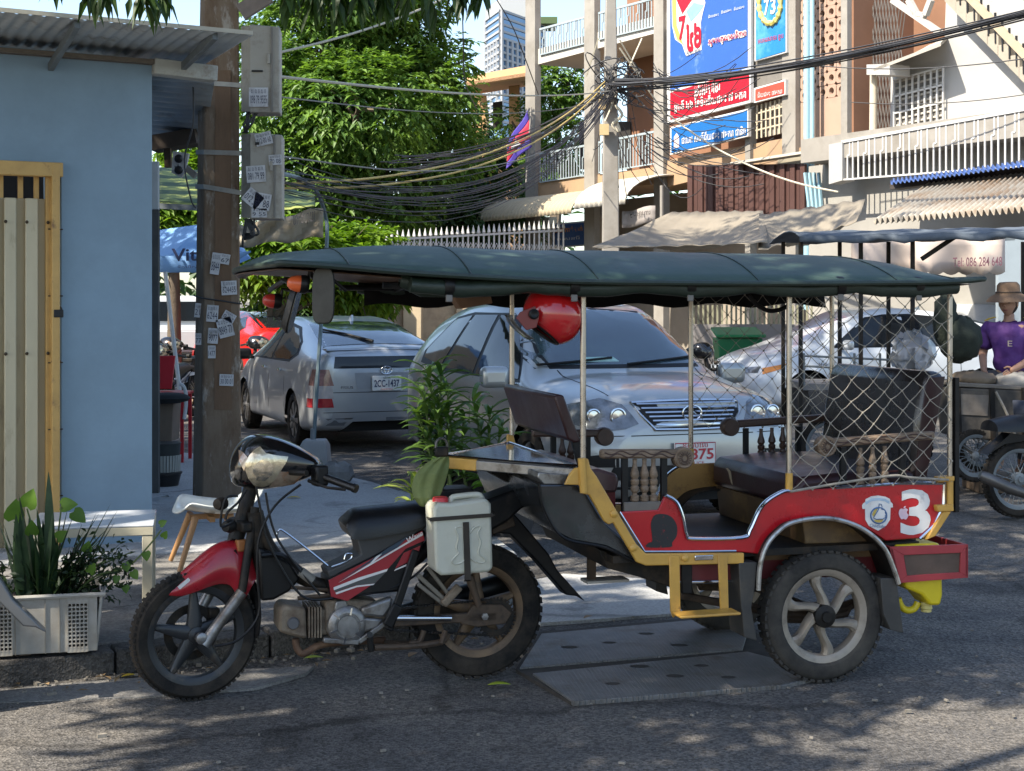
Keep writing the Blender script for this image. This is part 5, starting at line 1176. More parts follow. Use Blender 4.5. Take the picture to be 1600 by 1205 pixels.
def hatch_details(cf, t, bv):
    for s in (-1, 1):
        for poly in ([(.95, .975), (.38, 1.33), (.1, 1.375), (-.1, 1.38), (-.08, .975)], [(-.15, .98), (-.17, 1.38), (-.7, 1.34), (-1.12, 1.20), (-1.28, 1.08), (-1.05, .995)]):
            decal(poly, side(cf, s), bv, 'side_window', GLASS, t, .006, .12)
        decal([(1.0, .955), (.38, 1.36), (.1, 1.40), (-.3, 1.405), (-.75, 1.365), (-1.2, 1.2), (-1.36, 1.06), (-1.08, .965)], side(cf, s), bv, 'window_surround', TRIM, t, .002, .12)
        for xx in (.98, -.11, -.95): decal([(xx, .3), (xx + .008, .3), (xx + .008, .95), (xx, .95)], side(cf, s), bv, 'door_gap', TRIM, t, .0015, .2)
        for xx in (.0, -.85): MB().tube([cf.p(xx, s * .875, .86), cf.p(xx + .08, s * .89, .865), cf.p(xx + .16, s * .875, .86)], .014, 8).build('door_handle', CHROME, t)
        m_ = part('wing_mirror', t); M3 = Matrix((cf.f, cf.l, V((0, 0, 1)))).transposed()
        MB().box(cf.p(.85, s * .97, 1.0), (.1, .2, .14), M=M3).build('mirror_shell', TRIM if t is hb else SILVER, m_, bevel=.04, seg=3)
        MB().bar(cf.p(.88, s * .83, .95), cf.p(.86, s * .93, .96), .04, .04).build('mirror_arm', TRIM, m_)
    for s in (-1, 1):
        l_ = part('tail_lamp', t)
        for za, zb, m, nm in ((.50, .60, REDL, 'red_lens'), (.60, .74, mat('pale_lens', (.5, .46, .44), .15, var=.2, scale=12, coat=.7), 'clear_lens'), (.74, .92, mat('upper_lens', (.3, .16, .14), .15, var=.5, scale=14, coat=.7), 'upper_lens')):
            rf = rear(cf); 
            decal([(s * .60, za), (s * .77, za), (s * (.77 - .03 * (zb > .8)), zb), (s * (.62 + .03 * (zb > .8)), zb)][::s], rf, bv, nm, m, l_, .006, .05)
            decal([(-2.16, za), (-2.02 - .04 * (za > .7), za), (-2.05 - .05 * (zb > .8), zb), (-2.16, zb)], side(cf, s), bv, nm, m, l_, .006, .05)
    decal([(-.9, -.54), (-.9, .54), (-1.45, .60), (-1.93, .64), (-1.93, -.64), (-1.45, -.60)], topr(cf), bv, 'rear_window', mat('sloped_rear_glass', (.03, .045, .06), .06, var=0, coat=.6, spec=.9), t, .006, .12)
    decal([(-.60, .93), (.60, .93), (.58, 1.06), (-.58, 1.06)], rear(cf), bv, 'lower_rear_window', GLASS, t, .006, .1)
    decal([(-.62, .66), (.62, .66), (.62, .667), (-.62, .667)], rear(cf), bv, 'hatch_gap', TRIM, t, .002, .1)
    decal([(-.80, .44), (.80, .44), (.80, .447), (-.80, .447)], rear(cf), bv, 'bumper_gap', TRIM, t, .002, .1)
    decal([(-.34, .70), (.34, .70), (.36, .88), (-.36, .88)], rear(cf), bv, 'plate_recess', mat('shade_silver', (.36, .38, .40), .35, metal=.5), t, .003, .1)
    decal([(-.76, .30), (.76, .30), (.76, .38), (-.76, .38)], rear(cf), bv, 'lower_bumper', mat('dark_silver', (.16, .17, .18), .4, metal=.4), t, .003, .1)
    MB().rings([[cf.p(-1.95 - dx, y, 1.155 - .02 * abs(y) ** 2 + dz) for dx, dz in ((0, 0), (.09, -.005), (.21, .0), (.23, -.02), (.1, -.04))] for y in [-.66 + .132 * i for i in range(11)]]).build('spoiler', SILVER if t is hb else CWHITE, t, smooth=50)
    MB().slab([cf.p(-.70, -.012, 1.445), cf.p(-.86, -.012, 1.425), cf.p(-.84, -.012, 1.51)], cf.l * .024).build('roof_fin', SILVER, t)
hatch_details(ch, hb, hbv)
lp = part('number_plate', hb); bb = hbv.ray_cast(ch.p(-6, 0, .76), ch.f)[0] + ch.f * -.02
M3 = Matrix((ch.l, ch.f, V((0, 0, 1)))).transposed()
MB().box(bb, (.34, .012, .165), M=M3).build('plate_board', PLATE_W, lp, bevel=.004)
lettering('2CC-1437', PNAVY, lp, bb + ch.f * -.007 + V((0, 0, -.002)), ch.l * -1, V((0, 0, 1)), width=.29, height=.08, bold=.02)
lettering('ភ្នំពេញ', PNAVY, lp, bb + ch.f * -.007 + V((0, 0, .062)), ch.l * -1, V((0, 0, 1)), width=.09, height=.03)
lettering('PHNOM PENH', PRED, lp, bb + ch.f * -.007 + V((0, 0, -.067)), ch.l * -1, V((0, 0, 1)), width=.14, height=.018)
bg_ = hbv.ray_cast(ch.p(-6, 0, .905), ch.f)[0] + ch.f * -.012
for rx, rz_, dz in ((.065, .043, 0), (.022, .04, 0), (.045, .018, .02)):
    MB().tube([bg_ + ch.l * rx * math.cos(t) + V((0, 0, dz + rz_ * math.sin(t))) for t in [i * math.pi / 10 for i in range(20)]], .005, 6, closed=True).build('badge_ring', CHROME, hb)
lettering('PRIUS', CHROME, hb, hbv.ray_cast(ch.p(-6, .45, .72), ch.f)[0], ch.l * -1, V((0, 0, 1)), width=.14, height=.03)
pw = [hbv.ray_cast(ch.p(x, y, 5), V((0, 0, -1)))[0] + V((0, 0, .02)) for x, y in ((-1.9, .05), (-1.6, .3), (-1.35, .50))]
MB().tube(pw, [.02, .012, .012], 6).build('rear_wiper', TRIM, hb)

# --- white hatchback to the right, and small far vehicles
cw_ = CarFrame((5.25, 22.0), (-.95, -.30), 1.06)
wc, wbv = car('parked_hatchback', 'white hatchback seen side-on through the trailer net', cw_, ST_H, (1.37, -1.33), .31, CWHITE, 'cars parked on the street', .19)
hatch_details(cw_, wc, wbv)
decal([(.45, .62), (.72, .64), (.70, .72), (.5, .70)], front(cw_), wbv, 'headlamp', CLEARL, wc, .006, .06)
decal([(2.0, .62), (1.72, .70), (1.68, .76), (1.98, .70)], side(cw_, 1), wbv, 'indicator', mat('amber_lens', (.55, .2, .03), .2), wc, .006, .06)
lettering('Hybrid', PNAVY, wc, wbv.ray_cast(cw_.p(1.12, 3, .74), cw_.l * -1)[0] + cw_.l * .003, cw_.f * -1, V((0, 0, 1)), width=.22, height=.06)
def far_car(label, pos, f, k, paint, st=None, tail=True, name='parked_car'):
    cf = CarFrame(pos, f, k); t, bv = car(name, label, cf, st or ST_H, (1.37, -1.33), .31, paint, 'cars parked on the street', .19)
    for s in (-1, 1):
        decal([(.9, .97), (.38, 1.33), (-.1, 1.38), (-.7, 1.34), (-1.28, 1.08), (-1.05, .99)], side(cf, s), bv, 'side_window', GLASS, t, .006, .15)
        decal([(s * .52, .70), (s * .76, .70), (s * .74, .88), (s * .52, .86)][::s], rear(cf), bv, 'tail_lamp', REDL, t, .006, .06)
    decal([(-.9, -.52), (-.9, .52), (-1.9, .6), (-1.9, -.6)], topr(cf), bv, 'rear_window', GLASS, t, .006, .15)
    decal([(-.2, .50), (.2, .50), (.2, .62), (-.2, .62)], rear(cf), bv, 'number_plate', PLATE_W, t, .006, .1)
    return t
CRED = mat('bright_red_paint', (.5, .015, .012), .25, coat=.7, var=.03)
ST_C = [(x, zb, w, zw, zl * .95, wl, zr * .93, wrl * .92, zt * .91) for x, zb, w, zw, zl, wl, zr, wrl, zt in ST_H]
far_car('bright red sports coupe parked beyond the pole', ((396 - 800) * 29 / F, 30), (-.45, .89), 1.08, CRED, ST_C)
far_car('dark green estate car half hidden left of the pole', ((300 - 800) * 36 / F, 37), (-.35, .94), 1.1, mat('dark_green_paint', (.035, .05, .048), .3, coat=.6))
far_car('pale silver car parked far behind the purple shirt', ((1600 - 800) * 24 / F, 25.5), (-.8, -.6), 1.12, mat('pale_silver_paint', (.5, .52, .53), .35, metal=.3, coat=.5))
# white pickup
pk_c = CarFrame(((262 - 800) * 33 / F, 34.5), (-.2, .98))
pk_t = thing('pickup_truck', 'white pickup truck seen from behind left of the pole', 'pickup', pk_c.o, pk_c.deg(), 'cars parked on the street')
P_ = pk_c.p
MB().slab([P_(x, -.88, z) for x, z in ((-2.5, .55), (-2.5, 1.08), (-1.0, 1.08), (-1.0, .55))], pk_c.l * 1.76).build('cargo_bed', CWHITE, pk_t, bevel=.04)
MB().slab([P_(x, -.86, z) for x, z in ((-.98, .5), (-.98, 1.15), (-.8, 1.78), (.5, 1.8), (1.2, 1.2), (2.4, 1.05), (2.5, .5))], pk_c.l * 1.72).build('cab', CWHITE, pk_t, bevel=.08)
MB().slab([P_(-.985, y, z) for y, z in ((-.68, 1.22), (.68, 1.22), (.6, 1.66), (-.6, 1.66))], pk_c.f * -.03).build('rear_window', GLASS, pk_t)
MB().slab([P_(-2.5, y, z) for y, z in ((-.6, .62), (.6, .62), (.6, 1.02), (-.6, 1.02))], pk_c.f * -.02).build('tailgate', CWHITE, pk_t, bevel=.01)
for s in (-1, 1): MB().box(P_(-2.5, s * .8, .88), (.06, .14, .36), R(pk_c.deg())).build('tail_lamp', REDL, pk_t, bevel=.01)
MB().box(P_(-2.55, 0, .48), (.1, 1.7, .14), R(pk_c.deg())).build('bumper', TRIM, pk_t, bevel=.02)
for ax in (-1.6, 1.6):
    for s in (-1, 1): wheel(pk_t, P_(ax, s * .78, .37), pk_c.l * -s, .37, .24, .24, 'car', ALU, RUBBER, .05, 'wheel', 20)
# ================================================================== buildings across the street
FF = Frame((.67, 39.0), math.degrees(math.atan2(-.864, .503)))
def fp(poly, v): return FF.pts(poly, v)
def fs(poly, v, thick, name, m, par, bevel=0.): return MB().slab(fp(poly, v), FF.n * thick).build(name, m, par, bevel=bevel)
UP = V((0, 0, 1))
OCH = mat('ochre_plaster', (.36, .235, .135), .85, var=.15, scale=.8, dirt=((.28, .2, .14), .6, 1.2, .12))
GREYC = mat('weathered_concrete', (.27, .25, .22), .9, var=.2, scale=1.2, dirt=((.2, .18, .15), .6, 1.5, .12))
PINK = mat('pink_plaster', (.37, .245, .18), .85, var=.12, scale=1., dirt=((.3, .2, .15), .62, 1.3, .1))
BRICK = mat('brown_wall', (.23, .115, .065), .85, var=.15, scale=1.)
WHITEW = mat('white_plaster', (.38, .37, .35), .85, var=.08, scale=.8, dirt=((.55, .52, .47), .66, 1.2, .1))
RAILB = mat('blue_grey_railing', (.36, .42, .44), .5, metal=.2, var=.1)
WRAIL = mat('white_railing', (.52, .51, .49), .5, var=.05)
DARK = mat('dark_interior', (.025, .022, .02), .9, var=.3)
ab = thing('apartment_block', 'ochre apartment block with balconies and large posters on its front', 'building', FF.p(6, 0, 0), FF.deg)
# ground floor and back walls
def uv(x, v=0): return FF.uz(x, 300, v)[0]
def wallbox(x0, x1, z0, z1, v0, v1, name, m, par):
    u0, u1 = uv(x0), uv(x1); return MB().slab([FF.p(u0, v0, z0), FF.p(u1, v0, z0), FF.p(u1, v0, z1), FF.p(u0, v0, z1)], FF.n * (v1 - v0)).build(name, m, par)
zl = FF.uz(840, 308, 0)[1]; zu = FF.uz(840, 100, 0)[1]
wallbox(843, 1300, 0, zl - .1, 1.6, 1.8, 'ground_floor_wall', mat('dusty_shop_wall', (.28, .24, .19), .9, var=.25, scale=.7), ab)
wallbox(893, 1330, zl, 14, 1.7, 1.9, 'rear_wall', BRICK, ab)
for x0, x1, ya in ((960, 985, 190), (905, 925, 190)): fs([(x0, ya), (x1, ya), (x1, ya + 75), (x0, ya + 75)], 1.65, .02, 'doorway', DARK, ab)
for z, nm in ((zl, 'balcony_slab'), (zu, 'balcony_slab')):
    u0, u1 = uv(840), uv(1330); MB().slab([FF.p(u0, -.02, z - .02), FF.p(u1, -.02, z - .02), FF.p(u1, -.02, z + .38), FF.p(u0, -.02, z + .38)], FF.n * 1.75).build(nm, OCH if z == zl else mat('pale_slab', (.5, .47, .42), .85, var=.1, scale=1), ab)
for x0, x1 in ((827, 842), (919, 935), (1028, 1043), (1171, 1179), (1229, 1250), (1321, 1331)):
    u0, u1 = uv(x0), uv(x1); MB().slab([FF.p(u0, -.12, 0), FF.p(u1, -.12, 0), FF.p(u1, -.12, 14), FF.p(u0, -.12, 14)], FF.n * .18).build('column', GREYC, ab)
# balcony railings, bar by bar
def railing(x0, y0a, y0b, x1, y1a, y1b, n, v, par, m, name='balcony_railing', kink=True):
    g = part(name, par)
    A, A2, B_, B2 = FF.hit(x0, y0a, v), FF.hit(x0, y0b, v), FF.hit(x1, y1a, v), FF.hit(x1, y1b, v)
    MB().bar(A, B_, .05, .05).build('top_rail', m, g); MB().bar(A2, B2, .04, .03).build('bottom_rail', m, g)
    for i in range(n + 1):
        a, b = A2.lerp(B2, i / n), A.lerp(B_, i / n)
        mb = MB()
        if kink and i % 3 == 1:
            d = (B_ - A).normalized() * .06; mid = a.lerp(b, .62)
            mb.bar(a, mid, .03, .02, FF.n); mb.bar(mid, mid + d, .03, .02, FF.n); mb.bar(mid + d, b + d, .03, .02, FF.n)
        else: mb.bar(a, b, .03, .02, FF.n)
        mb.build('railing_bar', m, g)
railing(844, 241, 285, 919, 227, 273, 18, -.05, ab, RAILB)
railing(936, 223, 270, 1028, 205, 255, 20, -.05, ab, RAILB)
railing(844, 46, 86, 919, 26, 67, 18, -.05, ab, RAILB)
railing(936, 21, 62, 1028, -4, 40, 20, -.05, ab, RAILB)
# signs
def kh(s):                              # drop subscripts, put pre-vowels before their consonant
    out = []; i = 0
    while i < len(s):
        if s[i] == '្': i += 2; continue
        if s[i] in 'េែៃ' and out: c = out.pop(); out += [s[i], c]
        elif s[i] == 'ោ' and out: c = out.pop(); out += ['េ', c, 'ា']
        else: out.append(s[i])
        i += 1
    return ''.join(out)
SWHITE = mat('sign_white', (.6, .59, .57), .5, var=.03); SRED = mat('sign_red', (.40, .005, .02), .45, var=.04, scale=.5); SBLUE = mat('sign_blue', (.012, .12, .36), .45, var=.1, scale=.5)
POSTB = mat('poster_blue', (.03, .10, .36), .45, var=.15, scale=.35, dirt=((.22, .33, .5), .68, .9, .08))
POSTC = mat('poster_cyan', (.015, .17, .40), .45, var=.2, scale=.6, dirt=((.1, .32, .48), .6, 1.1, .1))
def board(name, label, poly, inner, m, v=-.25):
    c = FF.hit(sum(p[0] for p in poly) / 4, sum(p[1] for p in poly) / 4, v)
    t = thing(name, label, 'sign', c, FF.deg)
    fs(poly, v, .08, 'sign_frame', SWHITE, t); fs(inner, v - .012, .012, 'sign_face', m, t); return t
def scale_poly(poly, k):
    cx = sum(p[0] for p in poly) / len(poly); cy = sum(p[1] for p in poly) / len(poly); return [(cx + (x - cx) * k, cy + (y - cy) * k) for x, y in poly]
def fl(txt, x, y, w, h, m, par, v, name='lettering', bold=.0):
    k = FF.hit(x, y, v).y / F; return lettering(txt, m, par, FF.hit(x, y, v), FF.e, UP, width=abs(FF.uz(x + w / 2, y, v)[0] - FF.uz(x - w / 2, y, v)[0]), height=h * k, depth=.006, name=name, bold=bold)
po = board('poster', 'large blue anniversary poster high on the apartment block front', [(1042, -60), (1173, -95), (1173, 112), (1042, 148)], [(1047, -56), (1168, -90), (1168, 109), (1047, 142)], POSTB, -.24)
v_ = -.262
fs([(1049, -30), (1086, -60), (1102, 5), (1098, 20), (1095, 35), (1096, 78), (1072, 88), (1066, 70), (1055, 62), (1050, 40)], v_, .006, 'emblem_backing', SWHITE, po)
fs([(1050, 0), (1056, -10), (1057, 40), (1066, 66), (1070, 72), (1058, 62), (1051, 40)], v_ - .008, .006, 'wheat_ear', mat('wheat_gold', (.6, .36, .09), .5), po)
fs([(1057, 0), (1066, 22), (1082, -2), (1078, -10)], v_ - .008, .006, 'emblem_flag', SRED, po)
fs([(1072, 18), (1084, 4), (1100, 8), (1092, 20), (1079, 34)], v_ - .008, .006, 'emblem_flag', mat('pale_blue_flag', (.2, .5, .7), .5), po)
fl('7', 1066, 44, 11, 38, SRED, po, v_ - .008, bold=.03); fl('៤', 1078, 59, 11, 44, SRED, po, v_ - .008, bold=.04); fl('៦', 1090, 55, 11, 40, SRED, po, v_ - .008, bold=.04)
fl('1979 - 2025', 1083, 82, 22, 8, PNAVY, po, v_ - .008)
fl(kh('សូមអរគុណសន្តិភាព'), 1136, 59, 60, 17, SWHITE, po, v_, bold=.10); fl(kh('សូមអរគុណសន្តិភាព'), 1136, 59, 58, 14, SRED, po, v_ - .012)
for x, y in ((1115, 24), (1135, 17), (1155, 12)): fl(kh('ជ័យជម្នះ'), x, y, 16, 5, SWHITE, po, v_); 
rs_ = board('sign_board', 'red sign with two lines of white lettering on the block front', [(1043, 143), (1173, 105), (1173, 160), (1043, 193)], [(1047, 145), (1170, 109), (1170, 156), (1047, 187)], SRED, -.28)
fl(kh('អបអរសាទរ'), 1105, 139, 40, 17, SWHITE, rs_, -.30, bold=.02); fl(kh('ខួបទី ៤៦ នៃទិវាជ័យជម្នះ ៧ មករា'), 1108, 158, 112, 20, SWHITE, rs_, -.30, bold=.02)
bs = board('sign_board', 'long blue sign below the red one on the block front', [(1047, 199), (1169, 170), (1169, 213), (1047, 242)], [(1049, 201), (1167, 173), (1167, 211), (1049, 239)], SBLUE, -.26)
fl(kh('ជយោ! ស្មារតីជ័យជម្នះ ៧មករា ជានិច្ច'), 1114, 211, 100, 14, SWHITE, bs, -.28, bold=.01)
fs([(1053, 214), (1057, 208), (1061, 214), (1061, 230), (1053, 232)], -.28, .006, 'sign_emblem', mat('pale_pink', (.6, .45, .45), .6), bs)
cy = board('poster', 'narrow cyan poster with a yellow wreath beside the big poster', [(1179, -70), (1229, -82), (1229, 82), (1179, 96)], [(1181, -68), (1227, -80), (1227, 80), (1181, 94)], POSTC, -.18)
fl('7', 1198, 11, 8, 26, SWHITE, cy, -.20, bold=.03); fl('3', 1208, 9, 8, 26, SWHITE, cy, -.20, bold=.03)
wr_ = [FF.hit(1203 + 17 * math.cos(t), 5 + 32 * math.sin(t), -.21) for t in [R(-40) + R(260) * i / 24 for i in range(25)]]
MB().tube(wr_, [.04 + .03 * (i % 2) for i in range(25)], 6).build('wreath', mat('wreath_yellow', (.62, .5, .13), .6), cy)
fl(kh('អបអរសាទរ ខួប'), 1204, 62, 40, 9, SRED, cy, -.2)
fs([(1179, 97), (1228, 84), (1228, 122), (1179, 138)], -.1, .06, 'shutter_panel', mat('grey_shutter', (.16, .145, .125), .8, var=.1), ab)
sr = board('sign_board', 'small orange-red sign beside the big red one', [(1178, 138), (1227, 124), (1227, 148), (1178, 161)], [(1180, 140), (1225, 127), (1225, 146), (1180, 158)], mat('sign_orange_red', (.52, .06, .035), .5), -.2)
fl(kh('ជ័យជម្នះ ៧មករា'), 1203, 145, 38, 9, SWHITE, sr, -.22)
gw = part('window_grille', ab)
fs([(1181, 165), (1228, 152), (1228, 207), (1181, 218)], .25, .02, 'window_back', mat('pale_room', (.3, .27, .23), .8, var=.5, scale=2), gw)
for i in range(7): x = 1183 + 7 * i; MB().bar(FF.hit(x, 164 - (x - 1183) * .27, -.06), FF.hit(x, 217 - (x - 1183) * .23, -.06), .04, .02, FF.n).build('grille_bar', mat('cream_bar', (.5, .42, .3), .7), gw)
for f_ in (.25, .5, .75): MB().bar(FF.hit(1181, 165 + 52 * f_, -.05), FF.hit(1228, 152 + 54 * f_, -.05), .03, .02, FF.n).build('grille_bar', MATS['cream_bar'], gw)
# pierced block screen, pink wall, blue downpipes
u0, u1 = uv(1251), uv(1321); zb_, zt_ = FF.uz(1285, 155, 0)[1], 11.5
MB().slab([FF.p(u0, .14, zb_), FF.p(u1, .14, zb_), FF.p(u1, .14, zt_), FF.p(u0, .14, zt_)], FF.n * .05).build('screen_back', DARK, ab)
sc_ = part('block_screen', ab); nb = 5; bw = (u1 - u0) / nb
def breeze():
    mb = MB(); n = 16; fr_ = []; 
    sq = []
    for i in range(n):
        a = 2 * math.pi * i / n + math.pi / n; c, s = math.cos(a), math.sin(a); k = .49 / max(abs(c), abs(s)); sq.append((c * k, s * k))
    ring = [[(x * bw, 0, z * bw) for x, z in sq], [(math.cos(2 * math.pi * i / n + math.pi / n) * bw * .27, 0, math.sin(2 * math.pi * i / n + math.pi / n) * bw * .27) for i in range(n)], [(math.cos(2 * math.pi * i / n + math.pi / n) * bw * .25, .1, math.sin(2 * math.pi * i / n + math.pi / n) * bw * .25) for i in range(n)], [(x * bw, .1, z * bw) for x, z in sq]]
    rings_ = [[V(p) for p in r] for r in ring]; mb.rings(rings_, loop=True); return mb
me0 = None
for i in range(nb):
    for j in range(int((zt_ - zb_) / bw)):
        c = FF.p(u0 + (i + .5) * bw, random.uniform(-.012, .012), zb_ + (j + .5) * bw)
        if me0 is None:
            o = breeze().build('screen_block', PINK, None, smooth=0); me0 = o.data; o.parent = sc_
        else:
            o = bpy.data.objects.new('screen_block', me0); C.objects.link(o); o.parent = sc_
        inv = MW[sc_.name].inverted() @ (Matrix.Translation(c) @ Matrix.Rotation(R(FF.deg), 4, 'Z')); o.matrix_local = inv
wallbox(1251, 1321, zl + .3, zb_, .0, .2, 'pink_wall', PINK, ab)
PIPE = mat('light_blue_pipe', (.28, .46, .54), .5, var=.06)
for x in (1279, 1287):
    u = uv(x); MB().tube([FF.p(u, -.3, 1.5), FF.p(u, -.3, 13)], .07 if x < 1283 else .05, 10).build('downpipe', PIPE, ab)
# fascia, brown sheet wall, small curved hood, awning over the left shop
fs([(1043, 250), (1231, 215), (1231, 246), (1043, 292)], -.03, .1, 'fascia', OCH, ab)
for x0 in range(1074, 1256, 8):
    x1 = min(x0 + 7.4, 1257); d = .0 if (x0 // 8) % 2 else -.05
    fs([(x0, 258 - (x0 - 1074) * .01), (x1, 258 - (x1 - 1074) * .01), (x1, 345), (x0, 345)], -.5 + d, .06, 'sheet_rib', mat('brown_sheet', (.075, .035, .028), .6, var=.15, scale=1.5), ab)
fs([(1215, 246), (1260, 240), (1260, 262), (1215, 262)], -.35, .1, 'upper_sheet', mat('pale_sheet', (.3, .27, .2), .7, var=.15), ab)
MB().bar(FF.hit(1150, 256, -.6), FF.hit(1282, 236, -.6), .3, .05).build('gutter', mat('pale_gutter', (.5, .46, .38), .7), ab)
aw = thing('curved_awning', 'cream corrugated curved awning above the shop under the left balcony', 'awning', FF.hit(880, 320, -1), FF.deg)
AWN = mat('cream_awning', (.42, .35, .235), .6, var=.12, scale=1.5, dirt=((.3, .22, .13), .68, 2.5, .06))
def curved_awning(x0, x1, ytop, ybot, out_, par, name, nw, m):
    u0, u1 = uv(x0), uv(x1); z1, z0 = FF.uz((x0 + x1) / 2, ytop, 0)[1], FF.uz((x0 + x1) / 2, ybot, -out_)[1]; rows = []; n = nw * 6
    for j in range(9):
        q = math.pi / 2 * j / 8; r_ = []
        for i in range(n + 1):
            w = .05 * math.sin(i / n * nw * 2 * math.pi); rd = 1 + w / out_
            r_.append(FF.p(u0 + (u1 - u0) * i / n, -out_ * math.sin(q) * rd, z0 + (z1 - z0) * math.cos(q) * rd))
        rows.append(r_)
    return MB().grid(rows).build(name, m, par, solid=.01)
curved_awning(812, 962, 304, 334, 1.3, aw, 'awning_sheet', 26, AWN)
aw2 = thing('curved_awning', 'short pale curved hood right of the utility pole', 'awning', FF.hit(1020, 290, -1), FF.deg)
curved_awning(975, 1055, 278, 315, 1.4, aw2, 'awning_sheet', 10, mat('pale_hood', (.45, .42, .36), .6, var=.1))
MB().tube([FF.hit(1034, 290, -1.2), FF.hit(1034, 345, -1.2)], .04, 8).build('awning_post', GREYC, aw2)
bn = board('sign_board', 'blue sign with orange lettering beside the shop wall', [(861, 350), (915, 345), (915, 384), (861, 388)], [(863, 352), (913, 348), (913, 382), (863, 386)], mat('deep_blue_sign', (.03, .09, .25), .5), 1.3)
fl(kh('ហាងកាត់សក់'), 888, 358, 44, 9, mat('sign_orange', (.6, .25, .05), .5), bn, 1.28, bold=.02); fl(kh('បុរសនារី'), 888, 373, 36, 7, SWHITE, bn, 1.28)
for x in (846, 925):
    fs([(x, 340), (x + 12, 339), (x + 12, 470), (x, 470)], 1.2, .25, 'shop_pier', mat('cream_pier', (.5, .43, .3), .8, var=.15), ab)
bt = tag(MB().grid([[FF.hit(972 + 52 * i / 6, 330 - 8 * i / 6 + 26 * j / 3 + 2 * math.sin(i), -1.0 + .08 * math.sin(i * 1.3)) for i in range(7)] for j in range(4)]).build('cloth_banner', mat('grey_banner', (.28, .25, .23), .8, var=.2, scale=3), solid=.01), 'grey lettered cloth banner under the short hood', 'banner')
lettering(kh('ម្ហូបអាហារ'), DARK, bt, FF.hit(1000, 335, -1.12), FF.e, UP, width=.8, height=.12)
fl_ = part('light_fitting', ab); MB().box(FF.hit(910, 91, .8), (.8, .3, .12), R(FF.deg)).build('lamp_box', mat('wood_box', (.25, .17, .1), .7), fl_)
# ---- white house on the right
WU = lambda x, y, v=0: FF.hit(x, y, v)
wh = thing('white_house', 'white house with a grilled window and an outside stair on the right', 'house', FF.p(14, 0, 0), FF.deg)
fs([(1390, 290), (1392, 105), (1452, 70), (1476, 62), (1478, 0), (1478, -80), (1700, -150), (1700, 250), (1600, 280)], -.1, .25, 'front_wall', WHITEW, wh)
wallbox(1325, 1760, zl - .1, zl + .35, -1.2, .2, 'balcony_slab', GREYC, wh)
wallbox(1331, 1400, zl + .3, 13, 1.6, 1.8, 'recess_wall', BRICK, wh)
MB().slab([FF.p(uv(1331), 0, zl + .3), FF.p(uv(1331), 1.6, zl + .3), FF.p(uv(1331), 1.6, 13), FF.p(uv(1331), 0, 13)], FF.e * .05).build('recess_side', BRICK, wh)
fs([(1295, 226), (1316, 222), (1316, 282), (1295, 288)], -1.25, .3, 'parapet_end', WHITEW, wh)
# canopy board over the window with its post
MB().slab([WU(1365, 112, -.8), WU(1470, 72, -.8), WU(1480, 62, -.1), WU(1392, 106, -.1)], (0, 0, .06)).build('window_hood', mat('grey_board', (.36, .33, .28), .8), wh)
MB().slab([WU(1354, 101, -.8), WU(1390, 100, -.8), WU(1390, 117, -.8), WU(1354, 117, -.8)], FF.n * .5).build('hood_end', WHITEW, wh)
MB().tube([WU(1365, 117, -.6), WU(1364, 222, -.6)], .07, 10).build('hood_post', mat('cream_post', (.5, .44, .34), .8), wh)
gw = part('window_grille', wh)
fs([(1397, 125), (1474, 105), (1474, 270), (1397, 282)], -.13, .02, 'louvre_back', mat('grey_louvre', (.16, .15, .135), .8, var=.2, scale=3), gw)
for i in range(16):
    f_ = i / 16; fs([(1399, 127 + 155 * f_), (1472, 107 + 163 * f_), (1472, 110 + 163 * f_), (1399, 130 + 155 * f_)], -.16, .03, 'louvre_slat', mat('pale_louvre', (.42, .39, .34), .7), gw)
for i in range(9): x = 1397 + 9.6 * i; MB().bar(WU(x, 125 - (x - 1397) * .26, -.2), WU(x, 282 - (x - 1397) * .16, -.2), .03, .03, FF.n).build('grille_bar', WRAIL, gw)
for i in range(7): f_ = i / 6; MB().bar(WU(1397, 125 + 157 * f_, -.2), WU(1474, 105 + 165 * f_, -.2), .03, .03, FF.n).build('grille_bar', WRAIL, gw)
railing(1316, 222, 281, 1720, 150, 250, 40, -1.2, wh, WRAIL)
# stair on the gable
stp = part('outside_stair', wh); SG = mat('stair_concrete', (.33, .29, .23), .9, var=.15, scale=1.5)
for i in range(9):
    x, y = 1476 + i * 16.5, -14 + i * 17
    fs([(x, y), (x + 18, y - 3), (x + 18, y + 34), (x, y + 16)], -.45, .8, 'stair_step', SG, stp)
for i in range(10):
    x, y = 1500 + i * 11, -40 + i * 12; MB().bar(WU(x, y, -.45), WU(x + 1, y + 48, -.45), .03, .03).build('stair_baluster', IRON, stp)
MB().bar(WU(1490, -30, -.47), WU(1620, 105, -.47), .09, .12).build('stair_stringer', mat('worn_stringer', (.40, .32, .22), .8), stp)
# roof truss and mesh in the recess
mb = MB()
for a, b in (((1395, 0), (1470, 52)), ((1420, 0), (1432, 22)), ((1455, 0), (1446, 24)), ((1432, 22), (1446, 24))): mb.bar(WU(*a, -.3), WU(*b, -.3), .1, .1)
mb.build('roof_truss', mat('pale_truss', (.42, .40, .36), .7), wh)
mb = MB()
for k in range(14): mb.tube([WU(1332 + k * 5, 0, .5), WU(1332 + k * 5 + 30, 220, .5)], .012, 4); mb.tube([WU(1332 + k * 5 + 20, 0, .5), WU(1332 + k * 5 - 10, 220, .5)], .012, 4)
mb.build('wire_mesh', mat('grey_wire', (.1, .09, .08), .7), wh, kind='stuff')
